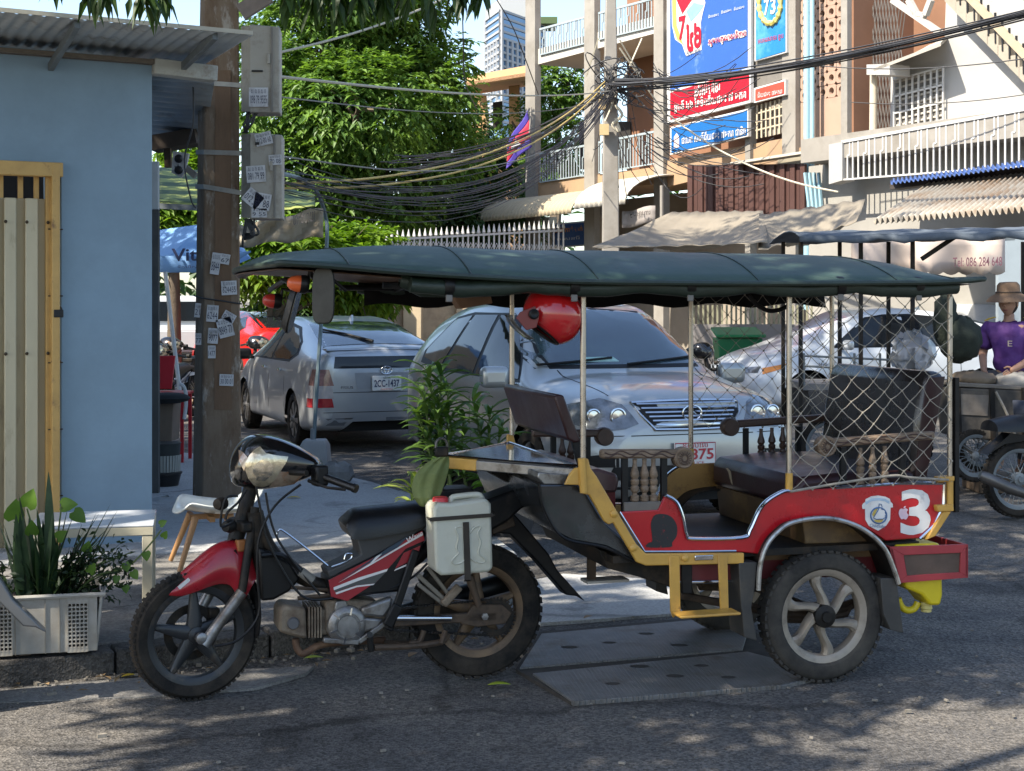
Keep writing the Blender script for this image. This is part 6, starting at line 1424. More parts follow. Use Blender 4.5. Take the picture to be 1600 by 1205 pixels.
# corrugated roofs at the foot of the white house
fa, fb, fc = WU(1392, 281, -1.4), WU(1640, 247, -1.4), WU(1392, 287, -1.9)
corr(fa, fb - fa, (fc - fa), 34, .025, 2).build('blue_strip_roof', mat('blue_zinc', (.05, .10, .27), .5, var=.15), wh, solid=.01)
rf = thing('corrugated_roof', 'rusty white corrugated roof sloping over the stall on the right', 'roof', WU(1480, 320, -3), FF.deg)
fa, fb = WU(1450, 288, -1.3), WU(1700, 262, -1.3); fc = FF.hit(1365, 346, -4.2)
fc = V((fc.x, fc.y, fc.z))
corr(fa, fb - fa, fc - fa, 30, .05, 3).build('roof_sheet', mat('stained_zinc', (.36, .33, .28), .6, var=.2, scale=2, dirt=((.26, .17, .10), .57, 1.6, .12)), rf, solid=.01)
MB().bar(WU(1400, 292, -1.25), WU(1640, 262, -1.25), .1, .3, FF.n).build('roof_fascia', mat('dark_beam', (.05, .04, .035), .8), rf)
wallbox(1300, 1760, 0, zl - .1, -.6, -.4, 'ground_floor_wall', mat('pale_ground_wall', (.30, .285, .255), .9, var=.2, scale=.7), wh)
# blue frames leaning by the pipes
for i in range(4): MB().bar(WU(1258 + i * 7, 270, -.8), WU(1266 + i * 6, 335, -.8), .05, .05).build('loose_frame', PIPE, ab)
# awning with the telephone number
aw3 = thing('lettered_awning', 'cream scalloped awning with a telephone number at the right', 'awning', at(1510, 410, 17), -20)
rows = []
for j in range(5):
    rows.append([at(1330 + 240 * i / 40, 372 + j * 12 + (0 if j < 4 else 5 + 5 * abs(math.sin(i * math.pi / 4))), 16.2 - .1 * math.sin(i * .4) * j / 4) for i in range(41)])
MB().grid(rows).build('awning_cloth', mat('cream_cloth', (.55, .45, .38), .8, var=.1, scale=2), aw3, solid=.008)
lettering('Tel: 086 284 648', mat('print_maroon', (.16, .07, .09), .7), aw3, at(1527, 409, 16.0), (1, 0, .02), UP, width=.53, height=.10, depth=.01, bold=.01)
MB().bar(at(1440, 380, 16.3), at(1585, 372, 16.3), .05, .05).build('awning_bar', STEEL, aw3)
pb_ = tag(MB().slab([at(1560, 372, 17.5), at(1700, 370, 17.5), at(1700, 640, 17.5), at(1560, 640, 17.5)], (0, .1, 0)).build('stall_wall', mat('grey_blue_board', (.30, .35, .38), .8, var=.12, scale=2, dirt=((.08, .08, .08), .72, 9, .02))), 'grey blue stall wall behind the woman in the hat', 'wall')

# ---- canvas awnings
CANV = mat('grey_beige_canvas', (.22, .19, .145), .85, var=.15, scale=1.5, bump=.4, bscale=4)
def sheet(corners, nx, ny, sag_, wr, m, name, label, seed, solid=.01):
    rnd = random.Random(seed); a, b, c, d = [V(p) for p in corners]; rows = []
    for j in range(ny + 1):
        t = j / ny; rows.append([a.lerp(b, i / nx).lerp(d.lerp(c, i / nx), t) + V((0, 0, -sag_ * math.sin(math.pi * i / nx) * math.sin(math.pi * t) + wr * (math.sin(i * 1.9 + j * .7 + seed) + rnd.uniform(-.5, .5)))) for i in range(nx + 1)])
    return tag(MB().grid(rows).build(name, m, smooth=60, solid=solid), label, 'awning')
sheet([at(1050, 332, 27), at(1192, 330, 25), at(1200, 380, 21), at(925, 388, 22)], 24, 10, .3, .012, CANV, 'canvas_awning', 'large grey beige canvas awning over the stall behind the canopy', 1)
sheet([at(1186, 336, 24), at(1352, 312, 23), at(1338, 348, 20.5), at(1185, 392, 21)], 20, 8, .3, .018, CANV, 'canvas_awning', 'smaller dark canvas awning sagging toward the blue pipes', 2)
DENIM = mat('faded_blue_tarp', (.085, .105, .13), .8, var=.2, scale=3, bump=.5, bscale=9, dirt=((.15, .17, .19), .62, 3, .1))

# ---- street behind: compound wall, spiked fence, orange house, tower
cwall = thing('compound_wall', 'compound wall with lit cream piers behind the parked cars', 'wall', (-2, 33, 0))
x0, x1 = (560 - 800) * 33 / F, (842 - 800) * 36 / F
MB().slab([(x0, 33, 0), (x1 + .6, 36.2, 0), (x1 + .6, 36.2, 2.5), (x0, 33, 2.5)], (0, .2, 0)).build('wall_panel', mat('dirty_cream_wall', (.42, .33, .22), .9, var=.2, scale=1, dirt=((.2, .14, .1), .58, 1.3, .12)), cwall)
for i in range(5):
    t = i / 4; p = V((x0, 33, 0)).lerp(V((x1 + .6, 36.2, 0)), t); MB().box((p.x, p.y - .1, 1.35), (.42, .42, 2.7)).build('pier', mat('cream_pier2', (.52, .42, .28), .85, var=.15, scale=1.3), cwall, bevel=.02)
fe = thing('spiked_fence', 'white metal spiked fence above the compound wall', 'fence', (-1, 33, 2.5))
A_, B__ = V((x0 + .6, 33.2, 2.5)), V((x1 + .6, 36.2, 2.5)); k = 34
zt0 = at(660, 368, 33).z - 2.5; zt1 = at(838, 350, 36).z - 2.5
for h in (.05, .86):
    MB().bar(A_ + UP * zt0 * h, B__ + UP * zt1 * h, .05, .05).build('fence_rail', WRAIL, fe)
for i in range(k + 1):
    t = i / k; p = A_.lerp(B__, t); h = zt0 + (zt1 - zt0) * t
    MB().lathe(p, UP, [(.022, 0), (.022, h * .9), (.045, h * .92), (.004, h + .12)], 6).build('fence_bar', WRAIL, fe)
mb = MB()
for i in range(k * 2):
    a = A_.lerp(B__, i / (k * 2)); b = A_.lerp(B__, min(1, (i + 4) / (k * 2))); mb.tube([a, b + UP * zt0 * .85], .008, 4); mb.tube([a + UP * zt0 * .85, b], .008, 4)
mb.build('fence_mesh', WRAIL, fe, kind='stuff')
oh = thing('orange_house', 'orange plastered house with a deep eave behind the trees', 'house', at(790, 300, 48))
P5 = lambda x, y, Y: at(x, y, Y)
ORW = mat('orange_plaster', (.55, .33, .16), .85, var=.12, scale=.6); 
MB().slab([P5(728, 120, 46), P5(835, 100, 43), P5(835, 117, 43), P5(728, 134, 46)], (0, .3, 0)).build('eave_fascia', ORW, oh)
MB().slab([P5(728, 134, 46), P5(835, 117, 43), P5(842, 132, 50), P5(742, 148, 52)], (0, 0, .1)).build('eave_soffit', mat('orange_soffit', (.42, .25, .14), .85), oh)
MB().slab([P5(738, 150, 50), P5(760, 148, 50), P5(760, 540, 50), P5(738, 540, 50)], (0, 6, 0)).build('house_pier', ORW, oh)
MB().slab([P5(735, 220, 50.5), P5(835, 210, 50.5), P5(835, 540, 50.5), P5(735, 540, 50.5)], (0, 5, 0)).build('house_wall', ORW, oh)
MB().slab([P5(795, 135, 49), P5(812, 133, 49), P5(812, 215, 49), P5(795, 217, 49)], (0, .4, 0)).build('house_pier', ORW, oh)
MB().slab([P5(770, 160, 49.5), P5(785, 158, 49.5), P5(785, 200, 49.5), P5(770, 202, 49.5)], (0, .2, 0)).build('window', DARK, oh)
# tower
tw = thing('office_tower', 'glass office tower rising far behind the balconies', 'tower', at(803, 470, 330))
TG = mat('tower_glass', (.06, .15, .28), .15, metal=.3, var=.12, scale=.05, coat=.3); TW = mat('tower_white', (.36, .37, .38), .7, var=.05, scale=.05)
Dt = 330; a, b, c = at(759, 470, Dt), at(782, 470, Dt - 12), at(850, 470, Dt + 6)
for z in (-2,): pass
ztop = at(780, 32, Dt).z
def quadz(p, q, z0, z1, off): return [V((p.x, p.y, z0)) + off, V((q.x, q.y, z0)) + off, V((q.x, q.y, z1)) + off, V((p.x, p.y, z1)) + off]
d_ = V((a.x + c.x - b.x, a.y + c.y - b.y, 0))
MB().slab([V((q.x, q.y, 0)) for q in (a, b, c, d_)], (0, 0, ztop)).build('tower_core', TG, tw)
nf = 16; fh = (ztop - at(780, 200, Dt).z) / nf
for i in range(nf + 1):
    z = ztop - i * fh
    for p, q in ((a, b), (b, c)):
        n_ = V(((q - p).y, -(q - p).x, 0)).normalized() * .25
        MB().slab(quadz(p, q, z - fh * .16, z + fh * .16, V((0, 0, 0))), n_).build('floor_band', TW, tw)
for p, q, k in ((a, b, 5), (b, c, 9)):
    n_ = V(((q - p).y, -(q - p).x, 0)).normalized() * .4
    for i in range(k + 1):
        r_ = p.lerp(q, i / k); s_ = p.lerp(q, min(1, i / k + .035)); MB().slab(quadz(r_, s_, at(780, 160, Dt).z if i % 2 else at(780, 200, Dt).z, ztop if i in (0, k) else at(780, 75, Dt).z, V((0, 0, 0))), n_).build('mullion', TW, tw)
MB().slab([p + UP * 0 for p in quadz(a, b, ztop, ztop + 2.5, V((0, 0, 0)))], (0, 3, 0)).build('roof_parapet', TW, tw)
MB().box(at(808, 26, Dt + 12), (9, 9, 6)).build('roof_house', TW, tw); MB().box(at(815, 38, Dt + 8), (16, 10, 1.5)).build('roof_garden', mat('roof_green', (.08, .12, .05), .9), tw)
MB().tube([at(812, 20, Dt + 12), at(812, -10, Dt + 12)], [1.2, .5], 6).build('roof_mast', mat('mast_red', (.45, .14, .1), .7), tw)

# ---- flag
fg = thing('flag', 'blue and red flag with a white temple hanging from the column', 'flag', at(812, 215, 34))
def flag_pt(s_, t): return at((824 + 5 * s_) * (1 - t) + (791 - s_) * t + 2 * math.sin(7 * t + 2 * s_), (172 + 58 * s_) * (1 - t) + (228 + 36 * s_) * t, 34 + .12 * math.sin(6 * t + 3 * s_))
for s0, s1, m, nm in ((0, .27, mat('flag_blue', (.07, .045, .30), .8), 'blue_stripe'), (.27, .72, mat('flag_red', (.52, .03, .06), .8), 'red_stripe'), (.72, 1, MATS['flag_blue'], 'blue_stripe')):
    MB().grid([[flag_pt(s0 + (s1 - s0) * i / 5, j / 12) for i in range(6)] for j in range(13)]).build(nm, m, fg, solid=.008)
ctr = flag_pt(.5, .52)
tem = [(-9, 6), (9, 6), (9, 2), (6, 2), (6, -2), (4, -2), (4, 0), (2, 0), (2, -6), (0, -10), (-2, -6), (-2, 0), (-4, 0), (-4, -2), (-6, -2), (-6, 2), (-9, 2)]
px_ = ctr.y / F; cxp, cyp = CX + ctr.x / px_, HY - (ctr.z - H) / px_
MB().slab([at(cxp + x * .8, cyp + y * .9 - x * .35, 33.86) for x, y in tem], (0, .01, 0)).build('temple', SWHITE, fg)
MB().tube([at(830, 168, 34.1), at(822, 285, 34.1)], .02, 6).build('flag_staff', GREYC, fg)

# ---- utility pole in front of the block, with cable tangle
up = thing('utility_pole', 'tall concrete utility pole with a tangle of cables beside the balconies', 'pole', ground(957, 595))
Yp = 30.
MB().rings([[at(943 + dx0, y, Yp), at(966 + dx1, y, Yp), at(966 + dx1, y, Yp) + V((0, .28, 0)), at(943 + dx0, y, Yp) + V((0, .28, 0))] for y, dx0, dx1 in ((-60, 5, -4), (200, 0, 0), (599, -3, 4))]).build('pole_shaft', GREYC, up, bevel=.02)
MB().box(at(941, 160, Yp - .1), (.14, .15, .30)).build('junction_box', mat('ochre_box', (.5, .38, .2), .7), up); MB().box(at(944, 203, Yp - .15), (.18, .15, .22)).build('junction_box', MATS['ochre_box'], up)
WIRE = mat('black_cable', (.04, .04, .042), .6, var=.3); PALEW = mat('pale_cable', (.5, .45, .34), .7, var=.1); YELW = mat('yellow_cable', (.55, .40, .12), .6)
rnd = random.Random(11)
mb = MB()
for i in range(34):
    c = at(958 + rnd.uniform(-26, 40), 132 + rnd.uniform(-26, 26), Yp - .2); r0 = rnd.uniform(.08, .27); ax = V((rnd.uniform(-1, 1), rnd.uniform(-.3, .3), rnd.uniform(-.4, .4))).normalized(); ay = V((rnd.uniform(-.3, .3), rnd.uniform(-1, 1) * .3, 1)).normalized()
    mb.tube([c + ax * r0 * 1.6 * math.cos(t) + ay * r0 * .6 * math.sin(t) for t in [j * math.pi / 7 for j in range(rnd.randint(8, 14))]], .014, 4)
mb.build('cable_coils', WIRE, up, kind='stuff')
mb = MB()
for i in range(34):
    x0, y0 = 1000 + rnd.uniform(0, 30), 95 + rnd.uniform(0, 150); x1, y1 = x0 + rnd.uniform(60, 190), y0 + rnd.uniform(-50, 60)
    mb.tube(sag(at(x0, y0, 31), at(x1, y1, 29.5), rnd.uniform(.05, .6), 8), .009, 4)
for i in range(20):
    x0, y0 = 950 + rnd.uniform(-10, 30), 100 + rnd.uniform(0, 60); mb.tube(sag(at(x0, y0, 30), at(x0 + rnd.uniform(-70, 90), y0 + rnd.uniform(20, 160), 30.4), rnd.uniform(-.2, .4), 8), .009, 4)
mb.build('loose_cables', WIRE, up, kind='stuff')
mb = MB()
for a_, b_ in (((945, 190), (1003, 60)), ((968, 62), (1010, 135)), ((935, 60), (916, 120)), ((968, 75), (1040, 180))): mb.tube([at(*a_, 29.8), at(*b_, 30.2)], .018, 4)
mb.build('guy_wires', PALEW, up, kind='stuff')
MB().tube(cr([at(962, 165, 29.7), at(972, 180, 29.6), at(957, 195, 29.7), at(968, 205, 29.7), at(962, 185, 29.7)], 5), .03, 6).build('hanging_loop', PALEW, up)
def strand(name, label, pts, r, m, n=40):
    return tag(MB().tube(cr(pts, 10), r, 6).build(name, m), label, 'cable')
# thick bundles: many strands, nobody could count them
def bundle(name, label, ends, drop, n, spread, seed, r=.016, m=None):
    rnd = random.Random(seed); mb = MB(); (x0, y0, Y0), (x1, y1, Y1) = ends
    for i in range(n):
        a = at(x0 + rnd.gauss(0, spread[0]), y0 + rnd.gauss(0, spread[1]), Y0); b = at(x1 + rnd.gauss(0, spread[2]), y1 + rnd.gauss(0, spread[3]), Y1)
        pts = sag(a, b, drop * rnd.uniform(.75, 1.25), 16); mb.tube(pts, [r * (Y0 + (Y1 - Y0) * t / 16) / 30 for t in range(17)], 4)
    o = mb.build(name, m or WIRE); o['label'] = label; o['category'] = 'cable'; o['kind'] = 'stuff'; return o
bundle('cable_bundle', 'thick black cable bundle crossing from the utility pole to the upper right', ((960, 132, 29.7), (1720, -12, 17)), .22, 17, (6, 5, 3, 5.5), 2, .015)
bundle('cable_bundle', 'spread of dark cables sagging from the utility pole toward the near pole', ((955, 140, 29.7), (395, 272, 11.3)), .95, 24, (4, 5, 10, 15), 3, .008)
bundle('cable_bundle', 'thin upper cables running left across the tree', ((945, 135, 29.8), (620, 262, 18)), .35, 12, (4, 6, 14, 10), 4, .011)
strand('yellow_cable', 'upper of two yellow cables slung past the tree', sag(at(945, 128, 29.6), at(380, 290, 11.2), .5, 6), .012, YELW)
strand('yellow_cable', 'lower of two yellow cables slung past the tree', sag(at(945, 134, 29.6), at(380, 294, 11.2), .58, 6), .012, YELW)
strand('pale_cable', 'pale cable stretched level across the tree from the upper box', sag(at(437, 120, 11.2), at(955, 142, 29.6), .12, 6), .013, PALEW)
strand('pale_cable', 'pale cable rising from the upper box to the top of the tree', sag(at(437, 82, 11.2), at(720, -15, 16), .06, 6), .010, PALEW)
strand('thin_cable', 'thin grey wire level behind the pale cable', sag(at(440, 152, 11.4), at(945, 155, 29.6), .2, 6), .006, GREYC)
strand('thin_cable', 'thin wire dipping from the lower box across the tree', sag(at(443, 245, 11.3), at(945, 175, 29.6), .5, 6), .007, GREYC)
strand('hanging_cable', 'black wire hanging from the top of the frame near the tower', [at(722, -10, 22), at(724, 70, 22), at(727, 130, 23), at(745, 170, 26)], .010, WIRE)
strand('hanging_cable', 'black wire swinging down beside the tower', [at(770, -10, 24), at(800, 40, 25), at(820, 90, 26), at(842, 150, 29)], .010, WIRE)
strand('yellow_line', 'yellowish wire slanting across the signs to the blue pipes', sag(at(1045, 180, 29), at(1310, 300, 25), .25, 6), .018, PALEW)
strand('thin_cable', 'thin black wire crossing the white house wall', sag(at(1250, 100, 26), at(1720, 70, 22), .2, 6), .010, WIRE)
strand('thin_cable', 'thin black wire lower on the white house wall', sag(at(1330, 160, 25), at(1720, 125, 22), .15, 6), .008, WIRE)
# ================================================================== trees and plants
def leaf(mb, p, d, up, ln, w, fold=.25, bend=.15):
    d = d.normalized(); s = d.cross(up)
    if s.length < 1e-3: s = d.cross(V((1, 0, 0)))
    s.normalize(); n = s.cross(d)
    k = len(mb.v); m1 = p + d * ln * .45 - n * ln * bend * .3; tip = p + d * ln - n * ln * bend
    mb.v += [p, m1 + s * w / 2 + n * w * fold, m1, m1 - s * w / 2 + n * w * fold, tip]
    mb.f += [(k, k + 1, k + 2), (k, k + 2, k + 3), (k + 1, k + 4, k + 2), (k + 2, k + 4, k + 3)]
def rdir(rnd):
    while True:
        v = V((rnd.uniform(-1, 1), rnd.uniform(-1, 1), rnd.uniform(-1, 1)))
        if .05 < v.length < 1: return v.normalized()
def crown(clumps, twigs, ln, w, seed, per=7, droop=.5, shellk=.55):
    rnd = random.Random(seed); mb = MB()
    tot = sum(r[0] * r[1] * r[2] for _, r in clumps)
    for c, r in clumps:
        c = V(c); n = max(6, int(twigs * (r[0] * r[1] * r[2]) / tot))
        for _ in range(n):
            d = rdir(rnd); k = shellk + (1 - shellk) * rnd.random() ** .6
            p = c + V((d.x * r[0], d.y * r[1], d.z * r[2])) * k
            t = (d + V((0, 0, -droop)) * rnd.random() + rdir(rnd) * .6).normalized()
            tl = ln * rnd.uniform(1.2, 2.0)
            for j in range(per):
                f = (j + .5) / per; s = 1 if j % 2 else -1
                sd = t.cross(V((0, 0, 1)));
                if sd.length < .05: sd = V((1, 0, 0))
                sd.normalize()
                leaf(mb, p + t * tl * f + V((0, 0, -.25 * tl * f * f)), t * .7 + sd * s * .9 + V((0, 0, -.25 - .2 * rnd.random())) + rdir(rnd) * .25, V((0, 0, 1)) + rdir(rnd) * .35, ln * rnd.uniform(.55, 1.35), w * rnd.uniform(.7, 1.25))
    return mb
BARK = mat('bark', (.11, .085, .06), .95, var=.3, scale=4, bump=.8, bscale=18)
def branches(root, tips, r0, seed, lean=(0, 0, 0)):
    rnd = random.Random(seed); mb = MB(); root = V(root); fork = root + V((0, 0, (max(V(t).z for t in tips) - root.z) * .45)) + V(lean)
    mb.tube(cr([root, root.lerp(fork, .5) + rdir(rnd) * .1, fork], 4), [r0 * (1.15 - .4 * i / 8) for i in range(9)], 10)
    for t in tips:
        t = V(t); mid = fork.lerp(t, .5) + rdir(rnd) * .25; pts = cr([fork, mid, t], 4); mb.tube(pts, [r0 * .5 * (1 - .75 * i / (len(pts) - 1)) for i in range(len(pts))], 7)
        for _ in range(4):
            q = t.lerp(mid, rnd.random() * .8); e = q + rdir(rnd) * .9; mb.tube([q, q.lerp(e, .5) + rdir(rnd) * .1, e], [r0 * .14, r0 * .1, r0 * .04], 5)
    return mb
LEAFA = leafmat('broad_leaf', (.03, .08, .016), (.17, .28, .055), .32, 1.2)
LEAFB = leafmat('dark_leaf', (.022, .055, .016), (.065, .125, .032), .28, 1.2)
LEAFY = leafmat('yellow_green_leaf', (.07, .15, .015), (.18, .28, .03), .4, 1.0)
def tree(name, label, root, clumps, twigs, ln, w, m, seed, r0=.25, per=7, group='trees beyond the street'):
    t = thing(name, label, 'tree', root, 0, group)
    branches(root, [c for c, r in clumps][:9], r0, seed).build('trunk', BARK, t)
    o = crown(clumps, twigs, ln, w, seed + 1, per).build('crown', m, t, smooth=0); o['kind'] = 'stuff'
    return t
def cl_(specs, Y): # clumps from columns/rows of the photo at depth Y: (x, y, dY, rx_px, ry_px)
    return [(at(x, y, Y + dy), (rx * Y / F, rx * Y / F * .8, ry * Y / F)) for x, y, dy, rx, ry in specs]
g = lambda x, Y: V(((x - CX) * Y / F, Y, 0))
tree('broadleaf_tree', 'large sunlit broadleaf tree filling the middle behind the poles', g(560, 37), cl_([(500, 60, 0, 95, 90), (600, 50, 1, 95, 80), (450, 150, -1, 80, 80), (560, 170, -1.5, 110, 80), (650, 150, 0, 90, 75), (690, 100, 1, 50, 60), (480, 260, -1, 95, 70), (600, 270, 0, 110, 65), (680, 230, .5, 80, 60), (420, 40, 1, 70, 80), (540, -20, 0, 120, 70), (640, 0, 1, 60, 60), (560, 330, 0, 120, 50), (440, 330, 0, 80, 60), (480, 190, 1, 90, 90), (600, 120, 2, 110, 100)], 36), 7600, .21, .10, LEAFA, 21, .4)
tree('dark_tree', 'darker dense tree lower right of the big tree beside the flag', g(740, 41), cl_([(700, 320, 0, 70, 60), (770, 310, 1, 60, 60), (740, 260, 1, 60, 50), (680, 370, -1, 80, 50), (790, 360, 0, 50, 50), (740, 200, 2, 28, 40), (715, 190, 1.5, 30, 50)], 40), 2600, .21, .09, LEAFB, 31, .3)
tree('balcony_tree', 'leafy tree showing through the open balcony', g(870, 46), cl_([(860, 150, 0, 35, 45), (880, 220, 0, 35, 50), (850, 270, 0, 40, 40), (890, 120, 0, 30, 40), (800, 190, .5, 18, 34)], 47), 1100, .22, .1, LEAFA, 41, .25)
tree('light_green_tree', 'light yellow-green tree low behind the striped awning', g(420, 29), cl_([(400, 400, 0, 55, 40), (460, 395, 0, 60, 45), (530, 420, 1, 60, 45), (590, 430, 1, 50, 35), (560, 390, 1.5, 60, 35)], 29), 1300, .22, .10, LEAFY, 51, .14)
tree('light_green_tree', 'bright green tree seen left of the near pole', g(272, 30), cl_([(270, 340, 0, 40, 40), (300, 310, .5, 40, 60), (245, 330, 0, 40, 40), (290, 200, 1, 35, 60)], 30), 900, .22, .10, LEAFY, 61, .14)
tree('light_green_tree', 'dark green tree behind the rear of the silver hatchback', g(520, 32), cl_([(480, 480, 0, 60, 50), (550, 470, 0, 45, 50), (450, 500, 0, 50, 40)], 32), 800, .22, .10, LEAFB, 71, .12)
# far wood: closes the gaps of the horizon
mb = crown([(V((-60 + i * 11 + random.uniform(-3, 3), 85 + random.uniform(-6, 6), random.uniform(3, 5))), (8, 5, random.uniform(4, 6))) for i in range(13)], 3000, .9, .45, 81, 6)
o = mb.build('far_wood', LEAFB, smooth=0); o['kind'] = 'stuff'; o['label'] = 'far green wood along the horizon'
# street trees whose shade lies over the foreground; their lowest sprays hang into view
LEAFM = leafmat('hanging_leaf', (.016, .036, .010), (.045, .085, .018), .3, 2.0)
def shade_tree(label, root, c, rad, hh, twigs, seed, sprays=(), ck=.36, nc=16):
    rnd = random.Random(seed); cl2 = []
    for i in range(nc):
        a = rnd.uniform(0, 6.28); q = math.sqrt(rnd.random()) * rad * .85
        cl2.append((V((c[0] + q * math.cos(a), c[1] + q * math.sin(a), c[2] + rnd.uniform(-.6, .8) * hh)), (rad * ck, rad * ck, hh * .7)))
    t = thing('street_tree', label, 'tree', root, 0, 'street trees shading the road')
    branches(root, [q for q, r in cl2][:8], .2, seed).build('trunk', BARK, t)
    o = crown(cl2, twigs, .24, .075, seed + 1, 8, .8, .2).build('crown', LEAFM, t, smooth=0); o['kind'] = 'stuff'
    if sprays:
        for x, y, Y, n, ln in sprays:
            mb = MB(); tw_ = MB()
            o_ = at(x, y - 60, Y); tip = at(x, y - 12, Y); tw_.tube([o_ + V((-.1, .1, .3)), o_, tip], [.008, .006, .003], 5)
            for i in range(n):
                a = rnd.uniform(0, 6.28); d = V((math.cos(a) * .8, math.sin(a) * .6, -rnd.uniform(.7, 1.6)))
                leaf(mb, o_.lerp(tip, rnd.random()), d, V((math.cos(a), math.sin(a), .4)), ln * rnd.uniform(.75, 1.15), ln * .24, .2, .2)
            mb.build('hanging_spray', LEAFM, t, smooth=0); tw_.build('twig', BARK, t)
    return t
SPR = [(85, 2, 7.6, 8, .16), (140, 6, 7.6, 16, .18), (165, 10, 7.5, 14, .17), (225, 14, 7.5, 18, .18), (255, 14, 7.6, 16, .18), (205, 6, 7.7, 12, .17), (450, 12, 7.4, 14, .17), (490, 20, 7.4, 18, .18), (525, 24, 7.4, 20, .18), (560, 14, 7.4, 18, .18), (600, 10, 7.5, 18, .17), (640, 8, 7.5, 14, .17), (672, 18, 7.3, 9, .2), (715, 10, 7.4, 16, .18), (750, 12, 7.4, 14, .18)]
shade_tree('street tree whose leaves hang into the top of the view', (-5.0, 5.0, .1), (-4.4, 6.5, 6.8), 4.3, 1.5, 2300, 91, SPR)
shade_tree('street tree standing past the blue house out of view', (-8.2, 15.5, .1), (-6.8, 13.2, 7.4), 4.6, 1.5, 1700, 95)
shade_tree('street tree behind the camera shading the road', (-5.5, -.6, 0), (-2.5, 1.2, 5.4), 3.9, .8, 1150, 99, (), .19, 12)
shade_tree('unseen tall tree added to shade the white hatchback', (-10.5, 16, .1), (-4.6, 15.2, 11.2), 4.6, 1.5, 1500, 107)  # high crown out of view, added to cast shade on the white car
shade_tree('street tree near the corner out of view on the left', (-9.5, 9.5, .1), (-2.6, 9.6, 8.0), 3.6, 1.4, 950, 103)

# unseen shophouse row, added so the car windows reflect something dark
def shophouse(label, o, deg, L_, D_, Hh, col):
    f = Frame(o, deg); t = thing('shophouse', label, 'building', f.p(0, 0, 0), deg, 'added buildings out of view'); m = mat('shophouse_wall_%d' % int(L_), col, .85, var=.15, scale=.4)
    MB().slab([f.p(0, 0, 0), f.p(L_, 0, 0), f.p(L_, D_, 0), f.p(0, D_, 0)], (0, 0, Hh)).build('wall', m, t)
    for i in range(int(L_ / 4)):
        for j in range(int(Hh / 3.2)):
            MB().box(f.p(2 + i * 4, 0, 1.6 + j * 3.2), (2.2, .16, 1.7), R(deg)).build('window', GLASS, t)
        MB().box(f.p(2 + i * 4, -.6, 3.1), (3.7, 1.2, .1), R(deg)).build('canopy_slab', GREYC, t)
shophouse('unseen pink shophouse row added to darken the car window reflections', (-15, 10), 88, 36, 10, 6.6, (.5, .4, .3))
# ================================================================== potted plants, crate, furniture
def lance(mb, p, d, ln, w, curl, n=6, keel=.25):         # long arching blade
    d = d.normalized(); s = d.cross(V((0, 0, 1)))
    if s.length < .05: s = V((1, 0, 0))
    s.normalize(); rows = []; q = p.copy(); dd = d.copy()
    for i in range(n + 1):
        t = i / n; ww = w * (math.sin(math.pi * min(1, .12 + t * .88)) ** .7) * (1 - .15 * t)
        if i == n: ww = w * .03
        rows.append([q + s * ww / 2 + V((0, 0, ww * keel)), q, q - s * ww / 2 + V((0, 0, ww * keel))])
        q = q + dd * ln / n; dd = (dd + V((0, 0, -curl / n))).normalized()
    mb.grid(rows)
POT = mat('dark_plant_pot', (.03, .03, .032), .6, var=.2); SOIL = mat('soil', (.05, .038, .028), .95)
CORN = leafmat('corn_plant_leaf', (.03, .075, .02), (.12, .20, .045), .32, 9); CORNY = leafmat('yellow_plant_leaf', (.16, .22, .04), (.3, .36, .08), .35, 9)
STEM = mat('green_stem', (.10, .14, .04), .7, var=.2)
def pot_plant(name, label, base, stems, seed, m, lw=.045, pot=(.16, .26)):
    rnd = random.Random(seed); t = thing(name, label, 'plant', base, 0, 'potted plants on the pavement corner'); base = V(base)
    MB().lathe(base, V((0, 0, 1)), [(.004, 0), (pot[0] * .75, 0), (pot[0], pot[1]), (pot[0] * 1.06, pot[1]), (pot[0] * 1.06, pot[1] - .02)], 20).build('pot', POT, t)
    MB().lathe(base + V((0, 0, pot[1] - .03)), V((0, 0, 1)), [(pot[0] * .97, 0), (.003, .01)], 16).build('soil', SOIL, t)
    ms, ml = MB(), MB()
    for (x, y, topx, topy, Y) in stems:
        a = V((base.x + rnd.uniform(-.08, .08), base.y + rnd.uniform(-.08, .08), base.z + pot[1] - .03)); b = at(topx, topy, Y)
        pts = cr([a, a.lerp(b, .5) + rdir(rnd) * .03, b], 4); ms.tube(pts, [.012 * (1 - .5 * i / 8) for i in range(9)], 6)
        L_ = (b - a).length; k = int(L_ / .034)
        for i in range(k):
            f = .25 + .75 * i / k; p = pts[min(8, int(f * 8))].lerp(pts[min(8, int(f * 8) + 1)], f * 8 % 1) if f < 1 else b; ang = i * 2.4 + rnd.uniform(-.4, .4)
            lance(ml, p, V((math.cos(ang), math.sin(ang), .55 + .5 * f)), rnd.uniform(.2, .32), lw * rnd.uniform(.8, 1.1), 1.3)
    ms.build('stem', STEM, t); o = ml.build('leaves', m, t, smooth=60, kind='stuff')
    return t
pg = lambda x, Y: V(((x - CX) * Y / F, Y, .12))
pot_plant('corn_plant', 'tallest leafy corn plant behind the jerrycan', pg(700, 9.7), [(0, 0, 650, 640, 9.6), (0, 0, 705, 650, 9.6), (0, 0, 668, 575, 9.6), (0, 0, 690, 580, 9.7), (0, 0, 660, 610, 9.5), (0, 0, 700, 600, 9.7), (0, 0, 680, 640, 9.5)], 1, CORN)
pot_plant('corn_plant', 'leafy corn plant between the tall one and the trailer seat', pg(745, 9.9), [(0, 0, 738, 620, 9.9), (0, 0, 765, 640, 9.9), (0, 0, 785, 660, 10), (0, 0, 725, 650, 9.8)], 2, CORN)
